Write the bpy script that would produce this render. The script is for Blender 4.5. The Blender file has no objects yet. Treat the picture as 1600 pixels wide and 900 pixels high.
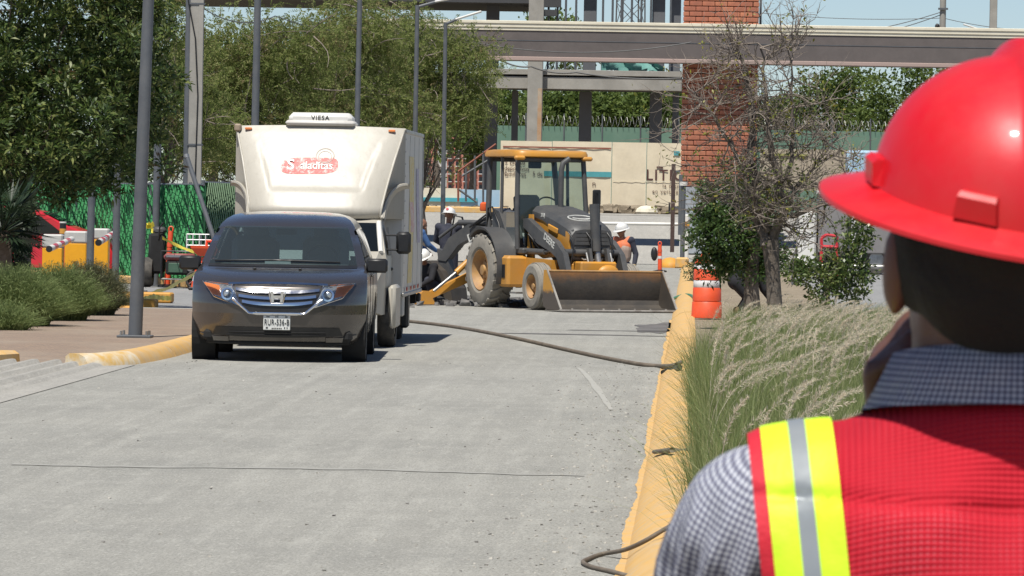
import bpy, bmesh, math, random
import numpy as np
from mathutils import Vector, Matrix, Euler

random.seed(7)
RNG = np.random.default_rng(11)
SC = bpy.context.scene
COL = SC.collection
R = math.radians
PI = math.pi

# ------------------------------------------------------------------ camera
FPX, CAMH = 8000.0, 1.82                    # focal length in pixels of a 1600 px frame, eye height
cam_data = bpy.data.cameras.new("camera")
cam_data.sensor_width = 36.0
cam_data.lens = FPX / 1600.0 * 36.0
cam_data.clip_start, cam_data.clip_end = 0.1, 6000.0
cam_data.dof.use_dof = True
cam_data.dof.focus_distance = 62.0
cam_data.dof.aperture_fstop = 50.0
cam = bpy.data.objects.new("camera", cam_data)
COL.objects.link(cam)
SC.camera = cam
yaw, pitch, roll = R(2.0), math.atan(128.0 / FPX), R(1.0)
F_ = Vector((-math.sin(yaw) * math.cos(pitch), math.cos(yaw) * math.cos(pitch), -math.sin(pitch)))
r0 = Vector((math.cos(yaw), math.sin(yaw), 0.0))
u0 = r0.cross(F_)
R_ = r0 * math.cos(roll) + u0 * math.sin(roll)
U_ = u0 * math.cos(roll) - r0 * math.sin(roll)
C0 = Vector((0, 0, CAMH))
mw = Matrix((R_, U_, -F_)).transposed().to_4x4()
mw.translation = C0
cam.matrix_world = mw

def W(px, py, Y):
    """survey a point of the place: photograph pixel seen at road distance Y (metres)"""
    d = F_ + R_ * ((px - 800.0) / FPX) + U_ * ((450.0 - py) / FPX)
    return C0 + d * (Y / d.y)

def G(px, py, z=0.0):
    d = F_ + R_ * ((px - 800.0) / FPX) + U_ * ((450.0 - py) / FPX)
    return C0 + d * ((z - CAMH) / d.z)

# ------------------------------------------------------------------ daylight
to_sun = Vector((-0.12, -0.42, 0.895)).normalized()
elev = math.asin(to_sun.z)
azim = math.atan2(to_sun.x, to_sun.y)
world = bpy.data.worlds.new("World")
SC.world = world
world.use_nodes = True
wn = world.node_tree
wn.nodes.clear()
sky = wn.nodes.new("ShaderNodeTexSky")
sky.sky_type = 'NISHITA'
sky.sun_disc = False
sky.sun_elevation = elev
sky.sun_rotation = azim
sky.air_density, sky.dust_density, sky.ozone_density = 0.7, 0.35, 2.0
sky.altitude = 500
bg = wn.nodes.new("ShaderNodeBackground")
bg.inputs[1].default_value = 0.085
wo = wn.nodes.new("ShaderNodeOutputWorld")
wn.links.new(sky.outputs[0], bg.inputs[0])
wn.links.new(bg.outputs[0], wo.inputs[0])
sun_d = bpy.data.lights.new("sun", 'SUN')
sun_d.energy = 5.0
sun_d.angle = R(0.53)
sun_d.color = (1.0, 0.955, 0.875)
sun = bpy.data.objects.new("sun", sun_d)
COL.objects.link(sun)
sun.rotation_euler = to_sun.to_track_quat('Z', 'Y').to_euler()
sun.location = (0, 0, 60)
SC.view_settings.view_transform = 'Standard'
SC.view_settings.look = 'None'
SC.view_settings.exposure = 0.22
SC.view_settings.gamma = 1.0
SC.cycles.max_bounces = 6
SC.cycles.transparent_max_bounces = 12

# ------------------------------------------------------------------ materials
def _nt(name):
    m = bpy.data.materials.new(name)
    m.use_nodes = True
    nt = m.node_tree
    b = nt.nodes["Principled BSDF"]
    return m, nt, b

def N(nt, t, **kw):
    n = nt.nodes.new(t)
    for k, v in kw.items():
        setattr(n, k, v)
    return n

def math_node(nt, op, a, b=None, c=None):
    n = N(nt, "ShaderNodeMath", operation=op)
    for i, v in enumerate((a, b, c)):
        if v is None: continue
        if isinstance(v, (int, float)): n.inputs[i].default_value = v
        else: nt.links.new(v, n.inputs[i])
    return n.outputs[0]

def mixc(nt, fac, a, b):
    n = N(nt, "ShaderNodeMix", data_type='RGBA')
    for s, v in ((n.inputs[0], fac), (n.inputs[6], a), (n.inputs[7], b)):
        if isinstance(v, (int, float)): s.default_value = v
        elif isinstance(v, tuple): s.default_value = (*v, 1.0) if len(v) == 3 else v
        else: nt.links.new(v, s)
    return n.outputs[2]

def noise(nt, vec, scale, detail=6.0, rough=0.6, lo=None, hi=None):
    n = N(nt, "ShaderNodeTexNoise")
    n.inputs["Scale"].default_value = scale
    n.inputs["Detail"].default_value = detail
    n.inputs["Roughness"].default_value = rough
    nt.links.new(vec, n.inputs["Vector"])
    o = n.outputs["Fac"]
    if lo is not None:
        mr = N(nt, "ShaderNodeMapRange")
        mr.inputs[1].default_value, mr.inputs[2].default_value = lo, hi
        nt.links.new(o, mr.inputs[0])
        o = mr.outputs[0]
    return o

def bump(nt, b, h, strength, dist=0.01):
    n = N(nt, "ShaderNodeBump")
    n.inputs["Strength"].default_value = strength
    n.inputs["Distance"].default_value = dist
    nt.links.new(h, n.inputs["Height"])
    nt.links.new(n.outputs[0], b.inputs["Normal"])

def coords(nt, which="Object"):
    return N(nt, "ShaderNodeTexCoord").outputs[which]

def mat(name, col, rough=0.6, metal=0.0, col2=None, scale=3.0, lo=0.4, hi=0.65, bumps=0.0, bscale=40.0,
        dust=None, dust_amt=0.0, coat=0.0, spec=None, fine=0.12):
    """painted / weathered surface: base colour, blotches of a second colour, fine grain, wear and relief"""
    m, nt, b = _nt(name)
    v = coords(nt)
    c2 = col2 if col2 else tuple(x * 0.8 for x in col)
    c = mixc(nt, noise(nt, v, scale, 5, 0.65, lo, hi), col, c2)
    g = noise(nt, v, scale * 14, 4, 0.7, 0.3, 0.75)
    c = mixc(nt, math_node(nt, 'MULTIPLY', g, fine), c, tuple(x * 0.45 for x in col))
    if dust:
        d = noise(nt, v, scale * 1.7 + 0.3, 8, 0.7, 0.35, 0.75)
        c = mixc(nt, math_node(nt, 'MULTIPLY', d, dust_amt), c, dust)
    nt.links.new(c, b.inputs["Base Color"])
    rr = noise(nt, v, scale * 3, 5, 0.6, 0.2, 0.8)
    ro = math_node(nt, 'MULTIPLY_ADD', rr, 0.2, max(0.02, rough - 0.1))
    nt.links.new(ro, b.inputs["Roughness"])
    b.inputs["Metallic"].default_value = metal
    if coat: b.inputs["Coat Weight"].default_value = coat; b.inputs["Coat Roughness"].default_value = 0.08
    if spec is not None: b.inputs["Specular IOR Level"].default_value = spec
    if bumps:
        bump(nt, b, noise(nt, v, bscale, 5, 0.65), bumps, 0.01)
    return m

def leaf_mat(name, cols, trans=0.3, rough=0.5):
    m, nt, b = _nt(name)
    g = N(nt, "ShaderNodeNewGeometry")
    cr = N(nt, "ShaderNodeValToRGB")
    e = cr.color_ramp.elements
    e[0].position, e[0].color = 0.0, (*cols[0], 1)
    e[1].position, e[1].color = 1.0, (*cols[-1], 1)
    for i, c in enumerate(cols[1:-1]):
        k = e.new((i + 1) / (len(cols) - 1)); k.color = (*c, 1)
    nt.links.new(g.outputs["Random Per Island"], cr.inputs[0])
    nt.links.new(cr.outputs[0], b.inputs["Base Color"])
    b.inputs["Roughness"].default_value = rough
    if trans:
        t = N(nt, "ShaderNodeBsdfTranslucent")
        nt.links.new(cr.outputs[0], t.inputs[0])
        mx = N(nt, "ShaderNodeMixShader")
        mx.inputs[0].default_value = trans
        out = nt.nodes["Material Output"]
        nt.links.new(b.outputs[0], mx.inputs[1]); nt.links.new(t.outputs[0], mx.inputs[2])
        nt.links.new(mx.outputs[0], out.inputs[0])
    return m

def glass_mat(name, tint=(0.55, 0.65, 0.66), alpha_mix=0.6, rough=0.03):
    """tinted pane: part see-through, part glossy"""
    m, nt, b = _nt(name)
    b.inputs["Base Color"].default_value = (*[q * 0.25 for q in tint], 1)
    b.inputs["Roughness"].default_value = rough
    b.inputs["IOR"].default_value = 1.5
    t = N(nt, "ShaderNodeBsdfTransparent"); t.inputs[0].default_value = (*tint, 1)
    gl = N(nt, "ShaderNodeBsdfGlossy"); gl.inputs["Roughness"].default_value = rough
    fr = N(nt, "ShaderNodeFresnel"); fr.inputs[0].default_value = 1.5
    m1 = N(nt, "ShaderNodeMixShader")
    nt.links.new(fr.outputs[0], m1.inputs[0]); nt.links.new(t.outputs[0], m1.inputs[1]); nt.links.new(gl.outputs[0], m1.inputs[2])
    m2 = N(nt, "ShaderNodeMixShader"); m2.inputs[0].default_value = alpha_mix
    nt.links.new(b.outputs[0], m2.inputs[1]); nt.links.new(m1.outputs[0], m2.inputs[2])
    nt.links.new(m2.outputs[0], nt.nodes["Material Output"].inputs[0])
    return m

# ------------------------------------------------------------------ mesh builder
class MB:
    def __init__(s):
        s.v, s.f, s.m = [], [], []
    def add(s, vs, fs, mi=0):
        o = len(s.v)
        s.v += [tuple(p) for p in vs]
        s.f += [tuple(i + o for i in f) for f in fs]
        s.m += [mi] * len(fs)
        return s
    def box(s, c, d, rot=None, bev=0.0, mi=0):
        h = [x / 2 for x in d]
        M = Euler(rot).to_matrix() if rot is not None and not isinstance(rot, Matrix) else (rot or Matrix.Identity(3))
        bev = min(bev, min(h) * 0.95)
        vs, fs = [], []
        if bev <= 0:
            for sz in (-1, 1):
                for sy in (-1, 1):
                    for sx in (-1, 1):
                        vs.append(Vector((sx * h[0], sy * h[1], sz * h[2])))
            fs = [(0, 2, 3, 1), (4, 5, 7, 6), (0, 1, 5, 4), (2, 6, 7, 3), (0, 4, 6, 2), (1, 3, 7, 5)]
        else:
            idx = {}
            for a in range(3):
                for k in range(8):
                    sg = [1 if k >> i & 1 else -1 for i in range(3)]
                    idx[(a, tuple(sg))] = len(vs)
                    vs.append(Vector([sg[i] * (h[i] if i == a else h[i] - bev) for i in range(3)]))
            for a in range(3):
                b_, c_ = [i for i in range(3) if i != a]
                for sa in (-1, 1):
                    q = []
                    for sb, sc in ((-1, -1), (1, -1), (1, 1), (-1, 1)):
                        g = [0] * 3; g[a], g[b_], g[c_] = sa, sb, sc
                        q.append(idx[(a, tuple(g))])
                    fs.append(tuple(q))
            for a in range(3):
                b_, c_ = [i for i in range(3) if i != a]
                for sb in (-1, 1):
                    for sc in (-1, 1):
                        g1 = [0] * 3; g1[a], g1[b_], g1[c_] = -1, sb, sc
                        g2 = list(g1); g2[a] = 1
                        fs.append((idx[(b_, tuple(g1))], idx[(b_, tuple(g2))], idx[(c_, tuple(g2))], idx[(c_, tuple(g1))]))
            for k in range(8):
                sg = tuple(1 if k >> i & 1 else -1 for i in range(3))
                fs.append(tuple(idx[(a, sg)] for a in range(3)))
        c = Vector(c)
        return s.add([M @ p + c for p in vs], fs, mi)
    def loft(s, rings, caps=True, mi=0, closed=True):
        n = len(rings[0]); vs = [p for r in rings for p in r]; fs = []
        for i in range(len(rings) - 1):
            for j in range(n if closed else n - 1):
                k = (j + 1) % n
                fs.append((i * n + j, i * n + k, (i + 1) * n + k, (i + 1) * n + j))
        if caps and closed:
            fs.append(tuple(range(n))[::-1]); fs.append(tuple((len(rings) - 1) * n + j for j in range(n)))
        return s.add(vs, fs, mi)
    def tube(s, pts, r, n=8, caps=True, mi=0):
        pts = [Vector(p) for p in pts]
        rs = r if isinstance(r, (list, tuple)) else [r] * len(pts)
        rings = []
        t0 = (pts[1] - pts[0]).normalized()
        up = Vector((0, 0, 1)) if abs(t0.z) < 0.9 else Vector((1, 0, 0))
        a = t0.cross(up).normalized()
        for i, p in enumerate(pts):
            t = (pts[min(i + 1, len(pts) - 1)] - pts[max(i - 1, 0)])
            t = t.normalized() if t.length > 1e-9 else t0
            a = (a - t * a.dot(t))
            a = a.normalized() if a.length > 1e-6 else t.orthogonal().normalized()
            b = t.cross(a)
            rings.append([p + (a * math.cos(2 * PI * k / n) + b * math.sin(2 * PI * k / n)) * rs[i] for k in range(n)])
        return s.loft(rings, caps, mi)
    def cyl(s, p0, p1, r0, r1=None, n=16, mi=0):
        return s.tube([p0, p1], [r0, r0 if r1 is None else r1], n, True, mi)
    def lathe(s, prof, o=(0, 0, 0), axis=(0, 0, 1), n=24, mi=0, caps=True):
        ax = Vector(axis).normalized(); a = ax.orthogonal().normalized(); b = ax.cross(a); o = Vector(o)
        rings = [[o + ax * z + (a * math.cos(2 * PI * k / n) + b * math.sin(2 * PI * k / n)) * max(r, 1e-4) for k in range(n)] for r, z in prof]
        return s.loft(rings, caps, mi)
    def prism(s, poly, ext, mi=0):
        ext = Vector(ext); n = len(poly); P = [Vector(p) for p in poly]
        vs = P + [p + ext for p in P]
        fs = [tuple(range(n))[::-1], tuple(range(n, 2 * n))] + [(i, (i + 1) % n, n + (i + 1) % n, n + i) for i in range(n)]
        return s.add(vs, fs, mi)
    def sheet(s, rows, mi=0):
        return s.loft(rows, False, mi, closed=False)
    def capsule(s, p0, p1, r0, r1, n=12, k=4, mi=0):
        p0, p1 = Vector(p0), Vector(p1); d = p1 - p0
        if d.length < 1e-6: d = Vector((0, 0, 1e-4))
        t = d.normalized(); pts, rs = [], []
        for i in range(k + 1):
            a = PI / 2 * (1 - i / k) ; pts.append(p0 - t * r0 * math.sin(a)); rs.append(max(r0 * math.cos(a), 1e-4))
        for i in range(k + 1):
            a = PI / 2 * i / k; pts.append(p1 + t * r1 * math.sin(a)); rs.append(max(r1 * math.cos(a), 1e-4))
        return s.tube(pts, rs, n, True, mi)
    def ellipsoid(s, c, rad, rot=None, n=16, k=10, mi=0):
        M = Euler(rot).to_matrix() if rot is not None else Matrix.Identity(3); c = Vector(c)
        rings = []
        for i in range(k + 1):
            a = -PI / 2 + PI * i / k
            rr = max(math.cos(a), 1e-3)
            rings.append([c + M @ Vector((rad[0] * rr * math.cos(2 * PI * j / n), rad[1] * rr * math.sin(2 * PI * j / n), rad[2] * math.sin(a))) for j in range(n)])
        return s.loft(rings, True, mi)
    def mesh(s, name, mats, smooth=None, recalc=True):
        me = bpy.data.meshes.new(name)
        me.from_pydata(s.v, [], s.f)
        if not isinstance(mats, (list, tuple)): mats = [mats]
        for m in mats: me.materials.append(m)
        if len(mats) > 1: me.polygons.foreach_set("material_index", s.m)
        if recalc and len(s.f):
            bm = bmesh.new(); bm.from_mesh(me)
            bmesh.ops.recalc_face_normals(bm, faces=bm.faces); bm.to_mesh(me); bm.free()
        if smooth is not None:
            me.shade_smooth(); me.set_sharp_from_angle(angle=R(smooth))
        me.update()
        return me
    def build(s, name, mats, parent=None, smooth=None, loc=None, rz=None, recalc=True):
        return link(name, s.mesh(name, mats, smooth, recalc), parent, loc, rz)

def link(name, me, parent=None, loc=None, rz=None):
    o = bpy.data.objects.new(name, me); COL.objects.link(o)
    if parent is not None: o.parent = parent
    if loc is not None: o.location = loc
    if rz is not None: o.rotation_euler = (0, 0, rz)
    return o

def tag(o, label, cat, group=None):
    o["label"] = label; o["category"] = cat
    if group: o["group"] = group
    return o

def thing(name, label, cat, loc=(0, 0, 0), rz=0.0, group=None):
    o = bpy.data.objects.new(name, None); COL.objects.link(o)
    o.empty_display_size = 0.2
    o.location = loc; o.rotation_euler = (0, 0, rz)
    return tag(o, label, cat, group)

def struct(o):
    o["kind"] = "structure"; return o

def stuff(o):
    o["kind"] = "stuff"; return o

def copy_tree(o, parent=None):
    c = o.copy(); COL.objects.link(c); c.parent = parent
    for ch in list(o.children): copy_tree(ch, c)
    return c

def text_mesh(body, size, depth=0.004, bold=0.0, align='CENTER', spacing=1.0):
    cu = bpy.data.curves.new("lettering", 'FONT')
    cu.body = body; cu.size = size; cu.extrude = depth / 2; cu.offset = bold
    cu.align_x = align; cu.align_y = 'CENTER'; cu.space_character = spacing
    cu.resolution_u = 3
    tmp = bpy.data.objects.new("lettering_tmp", cu); COL.objects.link(tmp)
    dg = bpy.context.evaluated_depsgraph_get(); dg.update()
    me = bpy.data.meshes.new_from_object(tmp.evaluated_get(dg))
    bpy.data.objects.remove(tmp)
    return me

def lettering(body, size, m, parent, loc, rot, depth=0.006, bold=0.0, align='CENTER', spacing=1.0, sx=1.0, name="lettering"):
    me = text_mesh(body, size, depth, bold, align, spacing)
    me.materials.clear(); me.materials.append(m)
    o = link(name, me, parent, loc); o.rotation_euler = rot; o.scale = (sx, 1, 1)
    return o

def fused(mb, name, mats, voxel=0.012, smooth=4, parent=None):
    """one continuous surface grown over overlapping volumes"""
    me = mb.mesh(name, mats)
    o = bpy.data.objects.new(name + "_tmp", me); COL.objects.link(o)
    r = o.modifiers.new("r", 'REMESH'); r.mode = 'VOXEL'; r.voxel_size = voxel
    if smooth:
        k = o.modifiers.new("s", 'SMOOTH'); k.factor = 0.5; k.iterations = smooth
    dg = bpy.context.evaluated_depsgraph_get(); dg.update()
    out = bpy.data.meshes.new_from_object(o.evaluated_get(dg))
    bpy.data.objects.remove(o)
    out.materials.clear()
    for m in (mats if isinstance(mats, (list, tuple)) else [mats]): out.materials.append(m)
    out.shade_smooth()
    return link(name, out, parent) if parent is not None else out

def np_mesh(name, V, F, m, parent=None):
    """V (n,3) vertices, F (k,4) or (k,3) faces as arrays, one mesh"""
    me = bpy.data.meshes.new(name)
    k, c = F.shape
    me.vertices.add(len(V)); me.vertices.foreach_set("co", np.asarray(V, np.float32).ravel())
    me.loops.add(k * c); me.loops.foreach_set("vertex_index", F.astype(np.int32).ravel())
    me.polygons.add(k); me.polygons.foreach_set("loop_start", np.arange(0, k * c, c, dtype=np.int32))
    me.materials.append(m)
    me.update(calc_edges=True)
    return link(name, me, parent)

def unit(a):
    return a / np.maximum(np.linalg.norm(a, axis=-1, keepdims=True), 1e-9)

def leaf_cards(P, D, L, Wd, droop=0.15):
    """small bent diamond leaves: base P, direction D, length L, width Wd"""
    n = len(P)
    D = unit(D)
    side = unit(np.cross(D, unit(RNG.normal(size=(n, 3)))))
    L = np.broadcast_to(L, (n,))[:, None]; Wd = np.broadcast_to(Wd, (n,))[:, None]
    mid = P + D * L * 0.45
    tip = P + D * L; tip[:, 2] -= (L[:, 0] * droop)
    V = np.stack([P, mid + side * Wd * 0.5, tip, mid - side * Wd * 0.5], 1).reshape(-1, 3)
    F = np.arange(4 * n).reshape(n, 4)
    return V, F

print("core ready")
# ------------------------------------------------------------------ palette
def ground_mat(name, base, alt, spk, grain=260.0, track=False, bumpv=0.35, cross_strip=False):
    m, nt, b = _nt(name)
    v = coords(nt)
    big = noise(nt, v, 0.35, 6, 0.62, 0.36, 0.66)
    c = mixc(nt, big, base, alt)
    mid = noise(nt, v, 2.6, 8, 0.7, 0.42, 0.68)
    c = mixc(nt, math_node(nt, 'MULTIPLY', mid, 0.30), c, tuple(x * 1.22 for x in base))
    if track:
        mp = N(nt, "ShaderNodeMapping"); mp.inputs["Scale"].default_value = (2.2, 0.06, 1.0)
        nt.links.new(v, mp.inputs[0])
        st = noise(nt, mp.outputs[0], 1.3, 7, 0.65, 0.42, 0.68)
        c = mixc(nt, math_node(nt, 'MULTIPLY', st, 0.55), c, tuple(x * 0.76 for x in base))
        mp3 = N(nt, "ShaderNodeMapping"); mp3.inputs["Scale"].default_value = (3.5, 0.05, 1.0); mp3.inputs["Rotation"].default_value = (0, 0, R(1.2))
        nt.links.new(v, mp3.inputs[0])
        c = mixc(nt, math_node(nt, 'MULTIPLY', noise(nt, mp3.outputs[0], 1.0, 6, 0.7, 0.48, 0.72), 0.5), c, tuple(min(.6, x * 1.25) for x in base))
        mp2 = N(nt, "ShaderNodeMapping"); mp2.inputs["Scale"].default_value = (0.10, 1.6, 1.0)
        nt.links.new(v, mp2.inputs[0])
        st2 = noise(nt, mp2.outputs[0], 1.1, 7, 0.65, 0.50, 0.74)
        c = mixc(nt, math_node(nt, 'MULTIPLY', st2, 0.35), c, tuple(x * 1.3 for x in alt))
    mpg = N(nt, "ShaderNodeMapping"); mpg.inputs["Scale"].default_value = (1.0, 0.22, 1.0)
    nt.links.new(v, mpg.inputs[0])
    g1 = noise(nt, mpg.outputs[0], grain * 0.25, 3, 0.8, 0.36, 0.56)
    c = mixc(nt, math_node(nt, 'MULTIPLY', math_node(nt, 'SUBTRACT', 1.0, g1), 0.50), c, spk)
    mpm = N(nt, "ShaderNodeMapping"); mpm.inputs["Scale"].default_value = (1.0, 0.12, 1.0)
    nt.links.new(v, mpm.inputs[0])
    g3 = noise(nt, mpm.outputs[0], 11.0, 5, 0.8, 0.38, 0.62)
    c = mixc(nt, math_node(nt, 'MULTIPLY', g3, 0.30), c, tuple(x * 0.68 for x in base))
    g4 = noise(nt, mpm.outputs[0], 6.0, 6, 0.8, 0.50, 0.70)
    c = mixc(nt, math_node(nt, 'MULTIPLY', g4, 0.40), c, tuple(min(0.6, x * 1.28) for x in base))
    g2 = noise(nt, mpg.outputs[0], grain * 0.11, 3, 0.75, 0.56, 0.70)
    c = mixc(nt, math_node(nt, 'MULTIPLY', g2, 0.4), c, tuple(min(0.6, x * 1.5) for x in base))
    nt.links.new(c, b.inputs["Base Color"])
    b.inputs["Roughness"].default_value = 0.9
    b.inputs["Specular IOR Level"].default_value = 0.2
    hb = math_node(nt, 'ADD', noise(nt, v, grain * 0.3, 4, 0.7), math_node(nt, 'MULTIPLY', noise(nt, v, 3.0, 6, 0.7), 1.2))
    bump(nt, b, hb, bumpv, 0.02)
    return m

m_road = ground_mat("road dusty concrete", (0.345, 0.338, 0.305), (0.265, 0.262, 0.24), (0.10, 0.097, 0.088), track=True)
m_dirt = ground_mat("dusty soil", (0.30, 0.25, 0.18), (0.22, 0.18, 0.13), (0.10, 0.08, 0.06), grain=120)
m_side = ground_mat("grey asphalt lot", (0.29, 0.29, 0.285), (0.24, 0.24, 0.24), (0.10, 0.10, 0.10))
m_ramp = ground_mat("pale cement ramp", (0.37, 0.355, 0.32), (0.31, 0.30, 0.275), (0.2, 0.2, 0.19))
m_yel_kerb = mat("yellow kerb paint", (0.66, 0.37, 0.075), 0.8, col2=(0.56, 0.34, 0.11), scale=3.5, bumps=0.4, bscale=60,
                 dust=(0.46, 0.40, 0.31), dust_amt=0.7)
m_white_kerb = mat("scuffed pale kerb paint", (0.62, 0.56, 0.44), 0.8, col2=(0.58, 0.36, 0.10), scale=5, bumps=0.3)
m_yblock = mat("yellow block paint", (0.66, 0.30, 0.02), 0.7, col2=(0.56, 0.26, 0.03), scale=4, dust=(0.4, 0.32, 0.2), dust_amt=0.35)
m_steel_dk = mat("dark grey pole paint", (0.095, 0.105, 0.118), 0.5, col2=(0.075, 0.083, 0.095), scale=2, dust=(0.25, 0.24, 0.22), dust_amt=0.22)
m_concrete = mat("raw concrete", (0.36, 0.345, 0.31), 0.9, col2=(0.28, 0.27, 0.245), scale=0.9, bumps=0.25, bscale=12, dust=(0.19, 0.17, 0.14), dust_amt=0.4)
m_black = mat("black plastic", (0.012, 0.012, 0.013), 0.45, col2=(0.02, 0.02, 0.02))
m_rubber = mat("dusty rubber", (0.03, 0.029, 0.028), 0.85, col2=(0.06, 0.056, 0.05), scale=5, dust=(0.24, 0.21, 0.17), dust_amt=0.35, bumps=0.2)
m_white = mat("white paint", (0.72, 0.71, 0.67), 0.5, col2=(0.62, 0.61, 0.57), scale=1.4, dust=(0.4, 0.36, 0.3), dust_amt=0.2)
m_orange = mat("orange safety plastic", (0.80, 0.085, 0.02), 0.5, col2=(0.70, 0.07, 0.02), scale=3, dust=(0.5, 0.3, 0.2), dust_amt=0.15)
m_reflect = mat("white reflective sheeting", (0.74, 0.73, 0.72), 0.35, col2=(0.62, 0.6, 0.58), scale=8)
m_red = mat("red paint", (0.60, 0.02, 0.03), 0.35, col2=(0.5, 0.02, 0.03), coat=0.4)
m_chrome = mat("chrome", (0.82, 0.82, 0.83), 0.12, 1.0, col2=(0.7, 0.7, 0.72), fine=0.05)
m_steel = mat("bare steel", (0.45, 0.44, 0.42), 0.45, 0.85, col2=(0.3, 0.29, 0.27), scale=6)
m_wire = mat("grey wire", (0.10, 0.10, 0.10), 0.6)
m_hose = mat("brown rubber hose", (0.10, 0.075, 0.055), 0.75, col2=(0.15, 0.12, 0.09), scale=3, dust=(0.3, 0.26, 0.2), dust_amt=0.4)
m_bark = mat("grey brown bark", (0.11, 0.088, 0.068), 0.9, col2=(0.18, 0.152, 0.125), scale=9, bumps=0.9, bscale=30)
m_twig = mat("pale dry twig", (0.24, 0.20, 0.165), 0.9, col2=(0.15, 0.125, 0.105), scale=6)
m_yellow_tape = mat("yellow tape", (0.75, 0.62, 0.06), 0.4, col2=(0.62, 0.5, 0.05), scale=9)

# ------------------------------------------------------------------ lie of the land
def HZ(x, y):
    x = np.asarray(x, float); y = np.asarray(y, float)
    t = np.clip((y - 163.0) / 15.0, 0, 1)
    z = 1.55 * t * t * (3 - 2 * t)
    pit = np.exp(-(((x + 1.25) / 1.0) ** 4 + ((y - 100.5) / 3.2) ** 4))
    return z - 0.22 * pit

def hz(x, y): return float(HZ(x, y))

def land(name, xs, ys, dz, m, f=None):
    xs = np.asarray(xs, float); ys = np.asarray(ys, float)
    X, Y = np.meshgrid(xs, ys)
    Z = (HZ(X, Y) if f is None else f(X, Y)) + dz
    V = np.stack([X, Y, Z], -1).reshape(-1, 3)
    nx, ny = len(xs), len(ys)
    i, j = np.meshgrid(np.arange(nx - 1), np.arange(ny - 1))
    a = (j * nx + i).ravel()
    F = np.stack([a, a + 1, a + nx + 1, a + nx], 1)
    o = np_mesh(name, V, F, m)
    o.data.shade_smooth()
    return struct(o)

yy = sorted(set(list(np.arange(-40, 96, 8.0)) + list(np.arange(96, 106, 0.5)) + list(np.arange(106, 160, 6.0)) + list(np.arange(160, 181, 1.0)) + [190, 220, 300, 450, 700, 1200, 2500, 4500]))
xx = sorted(set([-3000, -1200, -500, -200, -90, -50, -30] + list(np.arange(-20, -4, 2.0)) + list(np.arange(-4, 2, 0.5)) + list(np.arange(2, 20, 2.0)) + [30, 50, 90, 200, 500, 1200, 3000]))
land("ground", xx, yy, -0.03, m_dirt)
ry = sorted(set(list(np.arange(6, 96, 3.0)) + list(np.arange(96, 106, 0.4)) + list(np.arange(106, 160, 4.0)) + list(np.arange(160, 183.1, 0.8))))
land("road", list(np.arange(-6.1, -0.29, 0.2415)) + [-0.28], ry, 0.0, m_road)
land("side_road", np.arange(2.7, 16, 1.9), [y for y in ry if y > 10], -0.004, m_side)
land("parking_lot", np.arange(-40, -6.0, 3.0), np.arange(81.2, 150, 4.0), -0.004, m_side)
land("cross_street", np.arange(-40, 40.1, 2.0), np.arange(164.0, 182.2, 0.9), 0.006, m_ramp)

# brown paved apron with pale bands
def paver_mat():
    m, nt, b = _nt("brown paving")
    v = coords(nt)
    br = N(nt, "ShaderNodeTexBrick")
    br.inputs["Scale"].default_value = 5.0
    br.inputs["Color1"].default_value = (0.33, 0.235, 0.165, 1); br.inputs["Color2"].default_value = (0.24, 0.18, 0.14, 1)
    br.inputs["Mortar"].default_value = (0.14, 0.115, 0.09, 1)
    br.inputs["Mortar Size"].default_value = 0.02
    nt.links.new(v, br.inputs["Vector"])
    c = mixc(nt, noise(nt, v, 0.7, 6, 0.65, 0.46, 0.8), br.outputs[0], (0.33, 0.27, 0.205))
    c = mixc(nt, math_node(nt, 'MULTIPLY', noise(nt, v, 30, 4, 0.8, 0.45, 0.6), 0.35), c, (0.12, 0.10, 0.085))
    nt.links.new(c, b.inputs["Base Color"]); b.inputs["Roughness"].default_value = 0.9
    bump(nt, b, noise(nt, v, 45, 4, 0.7), 0.4, 0.02)
    return m
m_paver = paver_mat()
PZ = 0.10
pav = lambda X, Y: 0.012 + (PZ - 0.012) * np.clip((Y - 56) / 4.0, 0, 1)
land("pavement", list(np.arange(-30, -6.3, 2.0)) + [-6.22], np.arange(56.0, 81.3, 1.0), 0.0, m_paver, pav)
m_band = ground_mat("pale paving band", (0.52, 0.46, 0.36), (0.45, 0.40, 0.32), (0.2, 0.18, 0.15))
for Yb in (58.6, 61.2, 63.6, 66.4, 70.0, 74.4):
    land("paving_band", np.arange(-30, -6.2, 3.0), [Yb, Yb + 0.24], 0.004, m_band, pav)
MB().box((-18.2, 81.25, 0.03), (23.9, 0.12, 0.15), bev=0.02).build("pavement_edge", m_concrete)["kind"] = "structure"
# ribbed driveway ramp climbing to the apron
xs = np.arange(-14.0, -6.06, 0.025)
land("driveway_ramp", xs, [44.0, 47, 50, 53, 55.99], 0.0, m_ramp,
     lambda X, Y: 0.006 + 0.045 * np.clip(np.sin(X * 2 * PI / 0.25) * 1.6, 0, 1) * np.clip((Y - 44) / 1, 0, 1) * np.clip((-6.3 - X) / .2, 0, 1))

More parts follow.
